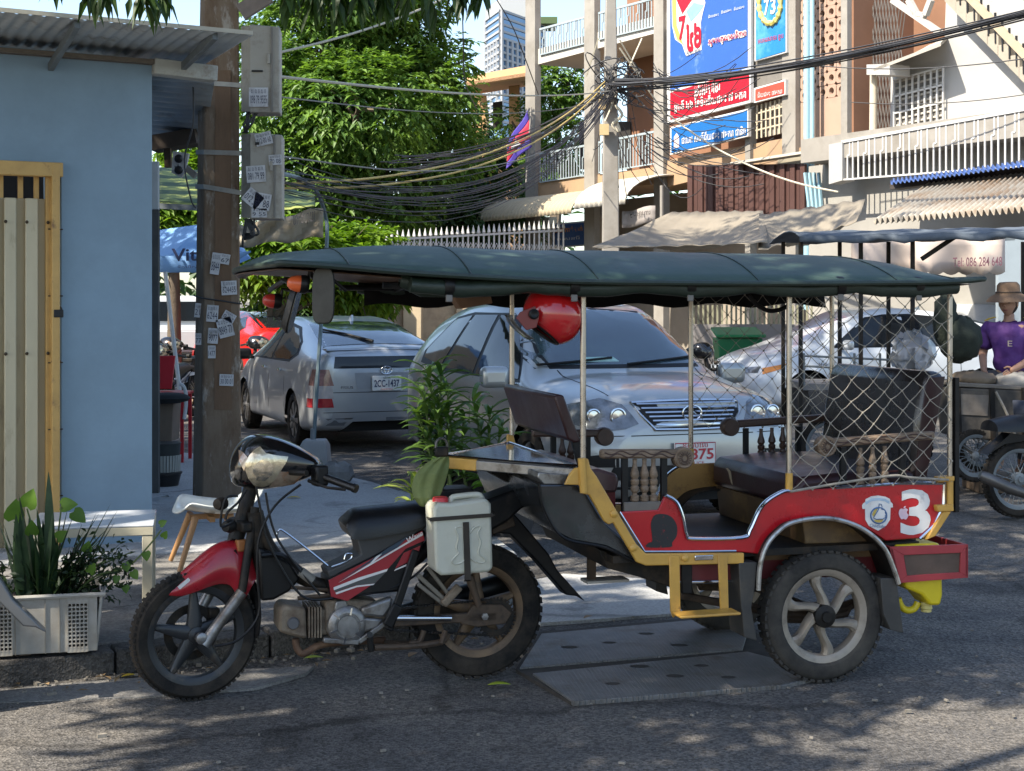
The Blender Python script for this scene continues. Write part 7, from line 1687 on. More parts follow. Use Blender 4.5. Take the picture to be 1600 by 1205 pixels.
pot_plant('corn_plant', 'low pale-leaved plant beside the motorcycle saddle', pg(655, 9.2), [(0, 0, 655, 745, 9.1), (0, 0, 640, 760, 9.1), (0, 0, 668, 755, 9.2)], 3, CORNY, .035, (.12, .2))
pot_plant('creeper_plant', 'broad bright green plant low behind the drawbar', pg(800, 9.9), [(0, 0, 815, 730, 9.8), (0, 0, 830, 745, 9.8), (0, 0, 790, 750, 9.7), (0, 0, 770, 760, 9.7)], 4, leafmat('bright_broad_leaf', (.08, .19, .03), (.16, .30, .05), .4, 8), .1, (.17, .24))
# crate
c0 = ground(66, 1022, .122); cr_f = Frame((c0.x, c0.y), 14)
ct = thing('crate', 'white perforated plastic crate holding plants at the kerb', 'crate', (c0.x, c0.y, .122), 14)
CRT = mat('white_crate_plastic', (.46, .44, .39), .6, var=.1, scale=5, dirt=((.27, .22, .16), .58, 5, .15))
uL, uR = cr_f.uz(-26, 1000, 0)[0], cr_f.uz(152, 1000, 0)[0]; hz = .255; z0 = .124
def crate_wall(a, b, nrm, holes):
    d = (b - a); L_ = d.length; d.normalize(); cols = [0.]; 
    solid = []
    def q(s0, s1, za, zb, th=.012, nm='crate_panel', dn=0.):
        MB().slab([a + d * s0 + nrm * dn + V((0, 0, za)), a + d * s1 + nrm * dn + V((0, 0, za)), a + d * s1 + nrm * (dn + .025 * (zb / hz)) + V((0, 0, zb)), a + d * s0 + nrm * (dn + .025 * (zb / hz)) + V((0, 0, zb))], nrm * -th).build(nm, CRT, ct, bevel=.002)
    xs_ = [0, .03, .14, .30, .44, L_ - .14, L_ - .03, L_]
    if not holes: q(0, L_, 0, hz); return
    hw = .085
    zones = [(.035, .035 + hw), (L_ - .04 - hw, L_ - .04)]
    q(0, .035, 0, hz); q(.035 + hw, L_ - .04 - hw, 0, hz); q(L_ - .04, L_, 0, hz)
    for s0, s1 in zones:
        mb = MB(); ncol, nrow = 5, 11; zb0, zb1 = .02, hz - .035
        def P(s, z): return a + d * s + nrm * (.025 * (z / hz)) + V((0, 0, z))
        for i in range(ncol + 1):
            s = s0 + (s1 - s0) * i / ncol; mb.bar(P(s, 0), P(s, hz), .0055, .01, nrm)
        for j in range(nrow + 1):
            z = zb0 + (zb1 - zb0) * j / nrow; mb.bar(P(s0, z) , P(s1, z), .008, .0065, V((0, 0, 1)))
        mb.bar(P(s0, .008), P(s1, .008), .008, .02, V((0, 0, 1))); mb.bar(P(s0, hz - .015), P(s1, hz - .015), .008, .035, V((0, 0, 1)))
        mb.build('crate_lattice', CRT, ct)
A0, A1, A2, A3 = cr_f.p(uL, 0, z0), cr_f.p(uR, 0, z0), cr_f.p(uR, .36, z0), cr_f.p(uL, .36, z0)
crate_wall(A0, A1, cr_f.n * -1, True); crate_wall(A1, A2, cr_f.e, False); crate_wall(A2, A3, cr_f.n, False); crate_wall(A3, A0, cr_f.e * -1, False)
rim = [p + V((0, 0, hz)) + o_ * .03 for p, o_ in ((A0, -cr_f.n - cr_f.e), (A1, -cr_f.n + cr_f.e), (A2, cr_f.n + cr_f.e), (A3, cr_f.n - cr_f.e))]
MB().tube(rim, .011, 6, closed=True).build('crate_rim', CRT, ct)
for u in (uL + .135, uL + .32, uR - .22): MB().bar(cr_f.p(u, -.003, z0), cr_f.p(u, -.028, z0 + hz), .004, .006).build('crate_rib', mat('crate_seam', (.3, .28, .24), .7), ct)
MB().slab([p + V((0, 0, hz - .05)) for p in (A0, A1, A2, A3)], (0, 0, .02)).build('soil', SOIL, ct)
def crate_plant(name, label, fn, m, seed):
    t = thing(name, label, 'plant', cr_f.p((uL + uR) / 2, .18, z0 + hz - .03), 14); mb = MB(); st = MB(); fn(mb, st, random.Random(seed)); mb.build('leaves', m, t, smooth=60)
    if st.v: st.build('stem', STEM, t)
    return t
def snake(mb, st, rnd):
    zb = z0 + hz - .04
    for (x, y, v, w) in [(76, 745, .12, .035), (58, 800, .1, .03), (172, 792, .1, .022), (182, 803, .12, .026), (178, 820, .08, .025), (165, 832, .06, .025), (105, 800, .14, .03), (30, 778, .12, .03), (140, 830, .16, .028), (20, 840, .08, .03), (5, 850, .12, .03), (90, 850, .05, .034), (120, 858, .05, .03), (160, 850, .14, .03), (55, 840, .05, .035), (190, 850, .08, .02), (40, 860, .18, .03)] + [(rnd.uniform(-5, 170), rnd.uniform(800, 880), rnd.uniform(.03, .25), rnd.uniform(.022, .034)) for _ in range(40)]:
        tip = cr_f.hit(x, y, v); u = (tip - cr_f.o).dot(cr_f.e); bu = (uL + uR) / 2 - .02 + (u - (uL + uR) / 2) * .35 + rnd.uniform(-.05, .05); a = cr_f.p(bu, v + rnd.uniform(-.03, .05), zb)
        d = tip - a; L_ = d.length; lance(mb, a, (d.normalized() + V((0, 0, .25 * abs(u - bu) / L_))), L_ * 1.04, w * 1.5, .45 * abs(u - bu) / L_, 8, .3)
crate_plant('snake_plant', 'dark spiky snake plant rising from the white crate', snake, leafmat('snake_leaf', (.012, .03, .016), (.04, .075, .03), .12, 22), 4)
def heart(mb, p, d, up, s):
    d = d.normalized(); up = up.normalized(); sd = d.cross(up).normalized(); up = sd.cross(d); pts = []
    out = [(0, 0), (.25, -.12), (.48, .08), (.5, .3), (.38, .6), (.15, .9), (0, 1.05), (-.15, .9), (-.38, .6), (-.5, .3), (-.48, .08), (-.25, -.12)]
    k = len(mb.v); mb.v.append(p + d * s * .4 - up * s * .06); mb.v += [p + d * s * b + sd * s * a + up * (s * .12 * abs(a) * 2 - s * .15 * b * b) for a, b in out]
    mb.f += [(k, k + 1 + i, k + 1 + (i + 1) % 12) for i in range(12)]
def pothos(mb, st, rnd):
    zb = z0 + hz
    for (x, y, v, s, dx, dz) in [(22, 812, .15, .13, .1, 1), (42, 792, .2, .12, .3, .9), (96, 790, .18, .10, .9, .1), (115, 800, .2, .10, .7, -.6), (50, 835, .12, .09, 0, .8), (90, 842, .1, .08, .6, .5), (135, 862, .06, .07, .2, .9), (140, 895, .02, .07, .3, .6), (196, 880, .05, .06, .2, -.7), (228, 862, .05, .06, .1, -1), (207, 893, .05, .06, .4, -.6), (196, 915, .03, .05, .1, -1), (255, 840, .06, .05, .3, .6), (250, 820, .06, .05, .6, .4), (183, 900, .03, .05, -.2, -.8)]:
        p = cr_f.hit(x, y, v); heart(mb, p, cr_f.e * dx + V((0, 0, dz)) + cr_f.n * -.25, cr_f.n * -1 + V((0, 0, .4)), s * .7)
    st.tube(cr([cr_f.hit(120, 925, .1), cr_f.hit(150, 900, .06), cr_f.hit(200, 885, .05), cr_f.hit(235, 850, .05), cr_f.hit(252, 828, .06)], 4), .004, 5)
    for x, y in ((22, 815), (42, 795), (96, 792), (50, 838)): st.tube([cr_f.hit(80, 930, .15), cr_f.hit((x + 80) / 2, (y + 920) / 2, .16), cr_f.hit(x, y, .17)], .004, 5)
crate_plant('pothos', 'bright heart-leaved creeper trailing from the white crate', pothos, leafmat('pothos_leaf', (.07, .15, .02), (.13, .23, .035), .35, 12), 5)
def shrub(mb, st, rnd):
    for i in range(420):
        x, y, v = rnd.gauss(150, 32), rnd.gauss(890, 22), rnd.uniform(0, .3); p = cr_f.hit(min(x, 200), min(y, 935), v)
        leaf(mb, p, rdir(rnd), V((0, 0, 1)) + rdir(rnd), .035, .016)
    for i in range(260):
        p = cr_f.hit(rnd.uniform(-10, 140), rnd.uniform(880, 936), rnd.uniform(.02, .3)); leaf(mb, p, rdir(rnd), V((0, 0, 1)) + rdir(rnd), .05, .02)
    for i in range(12): st.tube([cr_f.p(uR - .15 + rnd.uniform(-.2, .05), .15, z0 + hz - .03), cr_f.hit(rnd.gauss(150, 25), rnd.gauss(880, 15), rnd.uniform(.05, .25))], .003, 4)
crate_plant('small_leaved_shrub', 'dark small-leaved shrub at the right end of the crate', shrub, leafmat('small_dark_leaf', (.012, .026, .010), (.03, .055, .018), .2, 12), 6)['kind'] = 'thing'

# white side table
tb = ground(225, 958, .122); tf = Frame((tb.x, tb.y), 12)
ta = thing('side_table', 'low white square side table against the blue wall', 'table', (tb.x, tb.y, .122), 12)
TOP = mat('white_laminate', (.56, .58, .60), .25, var=.03, coat=.2); TLEG = mat('cream_laminate', (.46, .42, .31), .45, var=.06)
u0 = tf.uz(62, 790, .55)[0]; u1 = tf.uz(240, 820, 0)[0]; zt2 = tf.uz(225, 820, 0)[1]
MB().slab([tf.p(u0, 0, zt2), tf.p(u1, 0, zt2), tf.p(u1, .55, zt2), tf.p(u0, .55, zt2)], (0, 0, -.012)).build('table_top', TOP, ta, bevel=.004)
MB().slab([tf.p(u0 + .001, .001, zt2 - .0125), tf.p(u1 - .001, .001, zt2 - .0125), tf.p(u1 - .001, .549, zt2 - .0125), tf.p(u0 + .001, .549, zt2 - .0125)], (0, 0, -.042)).build('table_apron', TLEG, ta, bevel=.003)
for u in (u0 + .03, u1 - .03):
    for v in (.03, .52): MB().box(tf.p(u, v, (.123 + zt2 - .055) / 2), (.052, .052, zt2 - .055 - .123), R(12)).build('leg', TLEG, ta, bevel=.003)
# white shell chair with wooden legs
cb_ = ground(300, 888, .122); cf_ = Frame((cb_.x + .12, cb_.y + .15), 20); sz = cf_.uz(320, 800, -.1)[1]
chh = thing('shell_chair', 'white plastic shell chair with wooden legs by the near pole', 'chair', (cb_.x + .12, cb_.y + .15, .122), 20)
SHELLM = mat('white_shell_plastic', (.60, .62, .58), .3, var=.04, coat=.2)
us, ue = cf_.uz(274, 800, -.1)[0], cf_.uz(388, 800, -.1)[0]
rows = []
prof = [(us, -.01, .20), (us + .03, .018, .215), (us + .12, .0, .225), (us + .26, -.02, .225), (us + .36, -.01, .22), (ue + .01, .06, .21), (ue + .05, .18, .20), (ue + .09, .32, .175), (ue + .12, .40, .12), (ue + .125, .42, .06)]
for u, dz, hw in [(q.x, q.y, q.z) for q in cr([V(p) for p in prof], 3)]:
    rows.append([cf_.p(u - (.04 * (1 - (k / 6 - 1) ** 2) if dz > .1 else 0) + (.05 * abs(k / 6 - 1) ** 2 if dz <= .1 else -.03 * abs(k / 6 - 1) ** 2), hw * (k / 6 - 1), sz + dz + .05 * abs(k / 6 - 1) ** 2.5 * (1 if dz < .15 else .2)) for k in range(13)])
MB().grid(rows).build('seat_shell', SHELLM, chh, smooth=180, solid=.008)
OAK = mat('beech_wood', (.36, .19, .075), .5, var=.2, scale=8, stretch=(4, 4, 1))
for du, dv in ((-.13, -.15), (-.13, .15), (.14, -.15), (.14, .15)):
    um = (us + ue) / 2; MB().tube([cf_.p(um + du * 1.55, dv * 1.35, .123), cf_.p(um + du * .75, dv * .7, sz - .03)], [.014, .021], 10).build('leg', OAK, chh)
MB().bar(cf_.p(um - .12, 0, sz - .04), cf_.p(um + .14, 0, sz - .04), .03, .03).bar(cf_.p(um, -.12, sz - .045), cf_.p(um, .12, sz - .045), .03, .03).build('seat_brace', OAK, chh)

# ================================================================== near utility pole with boxes
Yq = 10.95; PC = mat('rust_stained_concrete', (.27, .205, .145), .9, var=.25, scale=3, stretch=(1, 1, .35), bump=.6, bscale=22, dirt=[((.12, .07, .04), .52, 3, .12), ((.40, .36, .31), .60, 7, .05)])
np_ = thing('concrete_pole', 'stained concrete pole covered in paper stickers beside the blue house', 'pole', g(340, Yq) + V((0, 0, .12)))
def pq(x, y, dv=0): return at(x, y, Yq) + V((.12, .99, 0)) * dv
secs = []
for y, xl, xm, xr in ((-60, 314, 322, 373), (200, 309, 319, 374), (500, 305, 318, 375), (800, 300, 316, 378)):
    a, b, c = at(xl, y, Yq + .16), at(xm, y, Yq), at(xr, y, Yq - .02); secs.append([a, b, c, c + V((-.06, .28, 0)), a + V((.04, .2, 0))])
MB().rings(secs).build('pole_shaft', PC, np_, bevel=.012)
def pr(y, k): return secs[0][k].lerp(secs[3][k], (y + 60) / 860)
MB().slab([pr(110, 1).lerp(pr(110, 2), .3) + V((0, -.008, 0)), pr(110, 1).lerp(pr(110, 2), .75) + V((0, -.008, 0)), pr(640, 1).lerp(pr(640, 2), .75) + V((0, -.008, 0)), pr(640, 1).lerp(pr(640, 2), .3) + V((0, -.008, 0))], (0, .01, 0)).build('recess_panel', mat('brown_recess', (.185, .115, .07), .9, var=.35, scale=3, stretch=(1, 1, .3), bump=.4, bscale=30), np_)
BAND = mat('strap_steel', (.32, .31, .29), .4, metal=.7, var=.3)
for y0, y1 in ((130, 134), (238, 240), (292, 302)):
    o_ = V((0, -.012, 0)); a, b, c = pr(y0, 0) + o_ + V((-.01, 0, 0)), pr(y0, 1) + o_ * 1.2, pr(y1, 2) + o_ + V((.02, 0, 0))
    MB().bar(a, b, .006, .035, V((0, 0, 1))).bar(b, c, .006, .035, V((0, 0, 1))).build('steel_band', BAND, np_)
MB().tube([pr(462, 0) + V((-.01, -.01, 0)), pr(466, 1) + V((0, -.015, 0)), pr(475, 2) + V((.01, -.01, 0))], .006, 5).build('wire_tie', WIRE, np_)
BOX = mat('meter_box_beige', (.36, .335, .285), .55, var=.1, scale=3, dirt=((.17, .14, .11), .60, 3.5, .1))
STK = mat('paper_sticker', (.55, .55, .56), .8, var=.15, scale=20, dirt=((.3, .28, .26), .6, 12)); INK = mat('sticker_ink', (.03, .035, .07), .7)
def sticker(x, y, w, h, par, Y, txt, rot=0., sub=None):
    c = at(x, y, Y); k = Y / F; rg = V((math.cos(R(rot)), 0, -math.sin(R(rot)))); u_ = V((math.sin(R(rot)), 0, math.cos(R(rot))))
    q = [c + rg * (sx * w * k / 2) + u_ * (sy * h * k / 2) for sx, sy in ((-1, -1), (1, -1), (1, 1), (-1, 1))]
    s_ = MB().slab(q, (0, -.002, 0)).build('paper_sticker', STK, par)
    lettering(txt, INK, s_, c + u_ * (-h * k * .12) + V((0, -.002, 0)), rg, u_, width=w * k * .85, height=h * k * .42, depth=.001)
    lettering('ស ល ច ស ក', INK, s_, c + u_ * (h * k * .30) + V((0, -.002, 0)), rg, u_, width=w * k * .75, height=h * k * .2, depth=.001)
for (x, y, w, h, txt, rot) in ((358, 450, 24, 22, '624455', -3), (337, 412, 14, 34, '8844', 8), (352, 405, 14, 16, '67', 10), (332, 490, 18, 26, '6244', 4), (352, 512, 24, 30, '8849 77', -14), (358, 495, 20, 14, '0 12', 30), (333, 525, 16, 24, '9077', 4), (331, 550, 12, 20, '1477', 0), (354, 594, 22, 18, '30 00 01', 2), (309, 485, 9, 22, '21', 6), (310, 530, 10, 18, '77', 0)):
    Yp_ = Yq - .035 if x > 318 else Yq + .04
    sticker(x, y, w, h, np_, Yp_, txt, rot)
for (x0, x1, ya, yb, lab, stk) in ((376, 437, 38, 176, 'upper beige meter box strapped to the near pole', [(404, 152, 30, 30, '098 79 9555', 0)]), (376, 441, 207, 342, 'lower beige meter box covered in stickers on the near pole', [(412, 217, 26, 20, '012 00 60', -14), (400, 272, 30, 26, '081 79 99', -4), (430, 250, 20, 16, '70 08', -4), (395, 310, 28, 24, '012 34', 40), (410, 315, 26, 26, '77 88', 10), (405, 333, 24, 14, '9 55', 0)])):
    bx_ = thing('meter_box', lab, 'meter box', at((x0 + x1) / 2, yb, Yq - .1), 0, 'meter boxes on the pole')
    Yb = Yq - .16
    q = [at(x0 + 14, ya, Yb), at(x1, ya + 4, Yb + .02), at(x1, yb, Yb + .02), at(x0 + 14, yb, Yb)]
    MB().slab(q, (-.02, .24, 0)).build('box_body', BOX, bx_, bevel=.008)
    q2 = [at(x0 + 1, ya + 3, Yb + .1), at(x0 + 14.5, ya + 2, Yb + .012), at(x0 + 14.5, yb - 2, Yb + .012), at(x0 + 1, yb - 2, Yb + .1)]
    MB().slab(q2, (.05, .12, 0)).build('box_side', BOX, bx_)
    MB().slab([at(x1 - 14, ya + 3, Yb - .004), at(x1 - 11, ya + 3, Yb - .004), at(x1 - 11, yb - 2, Yb - .004), at(x1 - 14, yb - 2, Yb - .004)], (0, .01, 0)).build('door_seam', mat('seam_grey', (.2, .185, .16), .7), bx_)
    MB().box(at(x0 + 26, (ya + yb) / 2 + (4 if ya < 100 else -50), Yb - .004), (.08 if ya < 100 else .03, .012, .012 if ya < 100 else .02)).build('latch_slot', IRON, bx_)
    MB().box(at(x1 - 17, (ya + yb) / 2 - 15, Yb - .006), (.02, .02, .07)).build('latch', BOX, bx_, bevel=.003)
    for s_ in stk: sticker(s_[0], s_[1], s_[2], s_[3], bx_, Yb - .006, s_[4], s_[5])
MB().bar(at(376, 20, Yq - .1), at(420, -8, Yq - .1), .05, .12).build('pole_bracket', mat('worn_bracket', (.25, .2, .17), .7, var=.3), np_)
mb = MB(); rnd = random.Random(8)
for i in range(8):
    a = at(382 + rnd.uniform(0, 24), 342, Yq - .1); b = at(378 + rnd.uniform(0, 6), 372 + rnd.uniform(-10, 14), Yq - .05); mb.tube(cr([a, a.lerp(b, .5) + V((rnd.uniform(-.03, .1), -.05, -.05)), b], 5), .009, 5)
for i in range(6):
    a = at(385 + rnd.uniform(0, 20), 176, Yq - .1); b = at(378 + rnd.uniform(0, 8), 208, Yq - .05); mb.tube(cr([a, a.lerp(b, .5) + V((rnd.uniform(-.04, .05), -.04, -.02)), b], 4), .008, 5)
mb.build('box_cables', WIRE, np_, kind='stuff')
MB().tube(cr([at(300, 100, 10.3), at(302, 190, 10.3), at(288, 250, 10.4), at(298, 310, 10.4), at(306, 325, 10.5)], 5), .006, 5).build('drop_wire', WIRE, np_)
# bent grey conduit
b0_ = ground(492, 726, .12).y
strand('conduit', 'grey bent conduit curving down beside the banner', [at(441, 272, 11.4), at(470, 280, 12.5), at(495, 300, 13.4), at(508, 335, b0_), at(511, 370, b0_), at(506, 450, b0_), at(498, 560, b0_), at(489, 712, b0_)], .019, mat('blue_grey_conduit', (.16, .22, .24), .6))
# striped awning, banner, light bracket
st_m = stripemat('striped_awning', (.28, .32, .08), (.06, .10, .03), 9, 'Z', .7, .5)
sheet([at(247, 262, 16), at(330, 268, 16), at(330, 325, 14), at(247, 318, 14)], 10, 8, .0, .004, st_m, 'striped_awning', 'green and yellow striped awning left of the near pole', 5)
sheet([at(430, 290, 16), at(492, 305, 16), at(492, 322, 14.5), at(430, 330, 14.5)], 10, 6, .0, .004, st_m, 'striped_awning', 'piece of striped awning right of the meter boxes', 6)
MB().bar(at(247, 322, 13.9), at(330, 326, 13.9), .05, .05).build('awning_bar', STEEL, hs)
bnr = tag(MB().grid([[at(372 + 133 * i / 16, 352 - 30 * i / 16 * .9 + (34 + 12 * i / 16) * j / 5 + 3 * math.sin(i * .8), 13.5 + .06 * math.sin(i * .9 + j)) for i in range(17)] for j in range(6)]).build('cloth_banner', mat('stained_white_banner', (.52, .46, .36), .8, var=.2, scale=2.5, dirt=((.35, .26, .15), .6, 2.2, .12)), smooth=60, solid=.006), 'stained white cloth banner hanging right of the near pole', 'banner')
lettering(kh('ហាងបាយ'), mat('faded_ink', (.2, .18, .17), .8), bnr, at(475, 340, 13.36), V((1, 0, .2)), UP, width=.2, height=.1)
lt = thing('floodlight', 'old white floodlight bracket under the side roof', 'floodlight', at(280, 255, 11.8))
MB().slab([at(270, 236, 11.8), at(295, 240, 11.8), at(290, 262, 11.8), at(284, 278, 11.8), at(268, 270, 11.8)], (0, .04, 0)).build('lamp_plate', mat('white_enamel', (.5, .5, .5), .5, dirt=((.1, .1, .1), .6, 14, .03)), lt)
for y in (248, 266): MB().ball(at(279, y, 11.75), (.035, .03, .035), 10, 6).build('lamp_bulb', IRON, lt)
MB().bar(at(263, 262, 11.85), at(262, 222, 11.85), .06, .05).build('wood_arm', BROWN, lt); MB().bar(at(290, 262, 11.85), at(306, 275, 11.85), .06, .05).build('pipe_arm', GREYC, lt)
tag(MB().bar(at(240, 226, 11.9), at(310, 214, 11.9), .25, .12).build('timber_beam', mat('dark_timber', (.06, .045, .035), .9, var=.3)), 'dark timber beam under the side roof left of the near pole', 'beam')

# umbrella, red chair, buckets, sack
um_ = thing('umbrella', 'light blue printed umbrella behind the near pole', 'umbrella', g(283, 17))
UB = mat('light_blue_cloth', (.19, .37, .66), .7, var=.08, scale=2)
tips = [(246, 418), (300, 426), (345, 424), (392, 404), (370, 372), (300, 362), (248, 360)]
pk_ = at(318, 350, 17); mb = MB(); mb.v = [pk_] + [at(x, y, 16.4 if y > 400 else 17.7) for x, y in tips]; mb.f = [(0, 1 + i, 1 + (i + 1) % 7) for i in range(7)]
mb.build('umbrella_canopy', UB, um_, smooth=0, solid=.004)
mb = MB(); mb.grid([[at(246 + 146 * i / 12, 400 + (26 if i < 9 else 26 - (i - 8) * 6) * j + (0 if i < 9 else -(i - 8) * 2), 16.35) for i in range(13)] for j in (0, 1)]); mb.build('umbrella_valance', UB, um_, solid=.004)
lettering('Vital', PNAVY, um_, at(298, 398, 16.28), (1, 0, .02), UP, width=.42, height=.14, bold=.02); lettering(kh('ទឹកបរិសុទ្ធ'), PNAVY, um_, at(296, 417, 16.28), (1, 0, .02), UP, width=.26, height=.035)
MB().tube([at(258, 425, 15.5), at(282, 620, 15.5)], .022, 8).build('umbrella_pole', mat('white_pole', (.55, .57, .57), .5), um_)
rc = thing('plastic_chair', 'red plastic chair by the umbrella pole', 'chair', g(268, 14.5) + V((0, 0, .1)))
RPL = mat('red_chair_plastic', (.45, .012, .02), .4, var=.08)
zs_ = at(262, 612, 14.5).z
MB().box(at(262, 614, 14.5), (.42, .42, .03)).build('seat', RPL, rc, bevel=.01)
MB().slab([at(249, 556, 14.7), at(274, 556, 14.7), at(268, 608, 14.6), at(249, 608, 14.6)], (0, .02, 0)).build('backrest', RPL, rc, bevel=.006)
for dx in (-.18, .18):
    for dy in (-.18, .18): p = at(262, 614, 14.5); MB().bar((p.x + dx, p.y + dy, .1), (p.x + dx, p.y + dy, zs_), .03, .03).build('leg', RPL, rc)
tag(MB().tube(cr([at(281, 600, 14.3), at(288, 606, 14.3), at(291, 625, 14.3), at(288, 655, 14.3)], 4), .018, 8).build('white_hose', mat('white_hose', (.55, .55, .53), .6)), 'white hose hanging beside the red chair', 'hose')
bx0 = thing('wooden_box', 'worn brown wooden box stacked behind the blue house corner', 'box', at(257, 690, 12.8))
MB().slab([at(236, 628, 12.8), at(271, 630, 12.8), at(268, 690, 12.8), at(236, 690, 12.8)], (0, .3, 0)).build('box_body', mat('worn_plywood', (.19, .14, .10), .85, var=.2, scale=4, stretch=(4, 4, 1)), bx0, bevel=.006)
MB().ball(at(262, 622, 12.75), (.2, .16, .05), 12, 6).build('net_heap', mat('black_net', (.015, .017, .018), .9, var=.4), bx0)
bu = thing('bucket', 'grey ribbed bucket between the wooden box and the black one', 'bucket', at(258, 740, 12.6))
c = at(256, 738, 12.6); MB().lathe(c, UP, [(.003, 0), (.125, 0), (.14, .24), (.148, .25)], 24).build('bucket_body', mat('dark_bucket', (.05, .055, .05), .5), bu)
mb = MB()
for i in range(18):
    a = math.pi * (1 + i / 17); mb.bar(c + V((math.cos(a) * .135, math.sin(a) * .135, .01)), c + V((math.cos(a) * .143, math.sin(a) * .143, .15)), .02, .006, V((math.cos(a), math.sin(a), 0)))
mb.build('bucket_rib', mat('pale_slats', (.38, .38, .33), .7), bu)
bu2 = thing('bucket', 'black plastic pot at the bottom of the stack', 'bucket', at(258, 768, 12.5))
MB().lathe(V((c.x + .01, c.y - .05, at(258, 770, 12.5).z)), UP, [(.003, 0), (.11, 0), (.145, .15), (.155, .155), (.155, .17)], 24).build('bucket_body', mat('black_pot', (.012, .012, .013), .5), bu2)
z_ = at(262, 800, 11.6).z
mb = MB().ball((at(262, 790, 11.6).x, 11.6, z_ - .02), (.24, .18, .14), 20, 12); rnd = random.Random(4)
for p in mb.v: p += rdir(rnd) * .014
tag(mb.build('sack', mat('white_woven_sack', (.42, .42, .41), .8, var=.15, scale=8, bump=.5, bscale=30, dirt=((.08, .20, .38), .66, 2.2, .04)), smooth=60), 'crumpled white and blue woven sack below the bucket stack', 'sack')
# ledge of old concrete under the sack
struct(MB().slab([at(236, 805, 11.0), at(300, 805, 11.0), at(296, 805, 12.0), at(236, 805, 12.0)], (0, 0, -.35)).build('concrete_ledge', GUT))
# signpost base and thin post
sp = thing('post_base', 'concrete block with a steel socket holding the leaning conduit', 'post base', ground(490, 728, .12))
b0 = ground(492, 726, .12); MB().rings([[V((b0.x + sx * w, b0.y + sy * w, z)) for sx, sy in ((-1, -1), (1, -1), (1, 1), (-1, 1))] for w, z in ((.145, .115), (.13, .30), (.10, .36))]).build('concrete_base', mat('light_concrete', (.34, .345, .34), .9, var=.12, scale=5), sp, bevel=.012)
MB().tube([V((b0.x - .02, b0.y, .34)), V((b0.x - .018, b0.y, .46))], .026, 8).build('socket', mat('grey_post', (.27, .30, .31), .5, metal=.4), sp)

# parked motorcycle cut by the left edge; row of motorcycles up the side street
WPAINT = mat('white_fairing', (.55, .57, .58), .3, coat=.4)
mo = copy_tree(bike, loc=(bike.location.x - 2.235, bike.location.y - .68, 0), deg=17.5 + 2, swap={'red_print': WPAINT, 'red_fender_paint': WPAINT, 'black_plastic': mat('grey_black_fairing', (.10, .105, .11), .35, coat=.3)})
tag(mo, 'white and grey motorcycle whose tail shows at the left edge', 'motorcycle', 'parked motorcycles')
bike['group'] = 'parked motorcycles'
for (x, Y, deg, paint, lab) in ((292, 24, 60, (.5, .52, .53), 'white motorcycle parked left of the near pole'), (268, 21, 70, (.10, .12, .16), 'dark motorcycle parked behind the red chair'), (425, 25, 64, (.5, .52, .54), 'white motorcycle parked beside the hatchback front'), (1084, 21, 115, (.20, .21, .22), 'grey motorcycle parked between the vehicles and the green bin')):
    pm = mat('parked_paint_%d' % x, paint, .35, coat=.4)
    t = copy_tree(bike, loc=((x - CX) * Y / F, Y, 0), deg=deg, swap={'red_print': pm, 'red_fender_paint': pm}); tag(t, lab, 'motorcycle', 'parked motorcycles')
# green wheelie bin
gb = thing('wheelie_bin', 'green wheelie bin behind the parked vehicles', 'bin', g(1150, 24)); GB = mat('green_bin_plastic', (.015, .20, .07), .5, var=.08)
cb2 = g(1152, 24)
MB().rings([[V((cb2.x + sx * w, cb2.y + sy * w * .9, z)) for sx, sy in ((-1, -1), (1, -1), (1, 1), (-1, 1))] for w, z in ((.27, .1), (.36, 1.08))]).build('bin_body', GB, gb, bevel=.02)
MB().slab([V((cb2.x - .4, cb2.y - .42, 1.09)), V((cb2.x + .4, cb2.y - .42, 1.09)), V((cb2.x + .38, cb2.y + .4, 1.2)), V((cb2.x - .38, cb2.y + .4, 1.2))], (0, 0, .05)).build('bin_lid', mat('green_lid', (.03, .26, .09), .5), gb, bevel=.02)
for s in (-1, 1): MB().lathe((cb2.x + s * .3, cb2.y + .3, .1), (1, 0, 0), [(.004, -.03), (.1, -.03), (.1, .03), (.004, .03)], 14).build('bin_wheel', RUBBER, gb)
# low wall with railing behind the bin
lw = thing('low_wall', 'low grey wall with a picket rail behind the green bin', 'wall', g(1170, 27))
a, b = g(1085, 27), g(1270, 27)
MB().slab([a, b, b + UP * 1.25, a + UP * 1.25], (0, .2, 0)).build('wall_panel', mat('mauve_grey_wall', (.24, .22, .21), .9, var=.15, scale=1), lw)
for i in range(26): p = a.lerp(b, i / 25) + V((0, .1, 1.25)); MB().bar(p, p + UP * .35, .05, .03).build('picket', mat('olive_picket', (.28, .27, .18), .8), lw)

# ================================================================== food cart, people and the motorcycle on the right
Yc = 14.
fc_ = thing('food_cart', 'dark food cart under a faded blue tarp canopy at the right', 'cart', g(1420, Yc))
def cp_(x, y, d=0): return at(x, y, Yc + d)
for x, yb in ((1251, 640), (1345, 600), (1426, 610), (1650, 600)):
    for d in (0, .9): MB().bar(cp_(x, 372) + V((0, d, 0)), V((cp_(x, 372).x, Yc + d, .25)), .035, .035).build('canopy_post', FRAME_BLK, fc_)
def ctop(x, d): return cp_(x, 365) + V((0, d, 0))
rows = []
for j in range(7):
    d = -.35 + 1.6 * j / 6; rows.append([V(((1238 + 400 * i / 20 - CX) * Yc / F, Yc + d, at(0, 373 - 12 * math.sin(math.pi * j / 6) ** .7 - 8 * i / 20, Yc).z + .012 * math.sin(i * 1.3 + j))) for i in range(21)])
MB().grid(rows).build('cart_canopy', DENIM, fc_, smooth=60, solid=.01)
hang = [[rows[0][i] + V((0, 0, -.045 * k - (.012 * (i % 3)) * k)) for i in range(21)] for k in (0, .5, 1)]
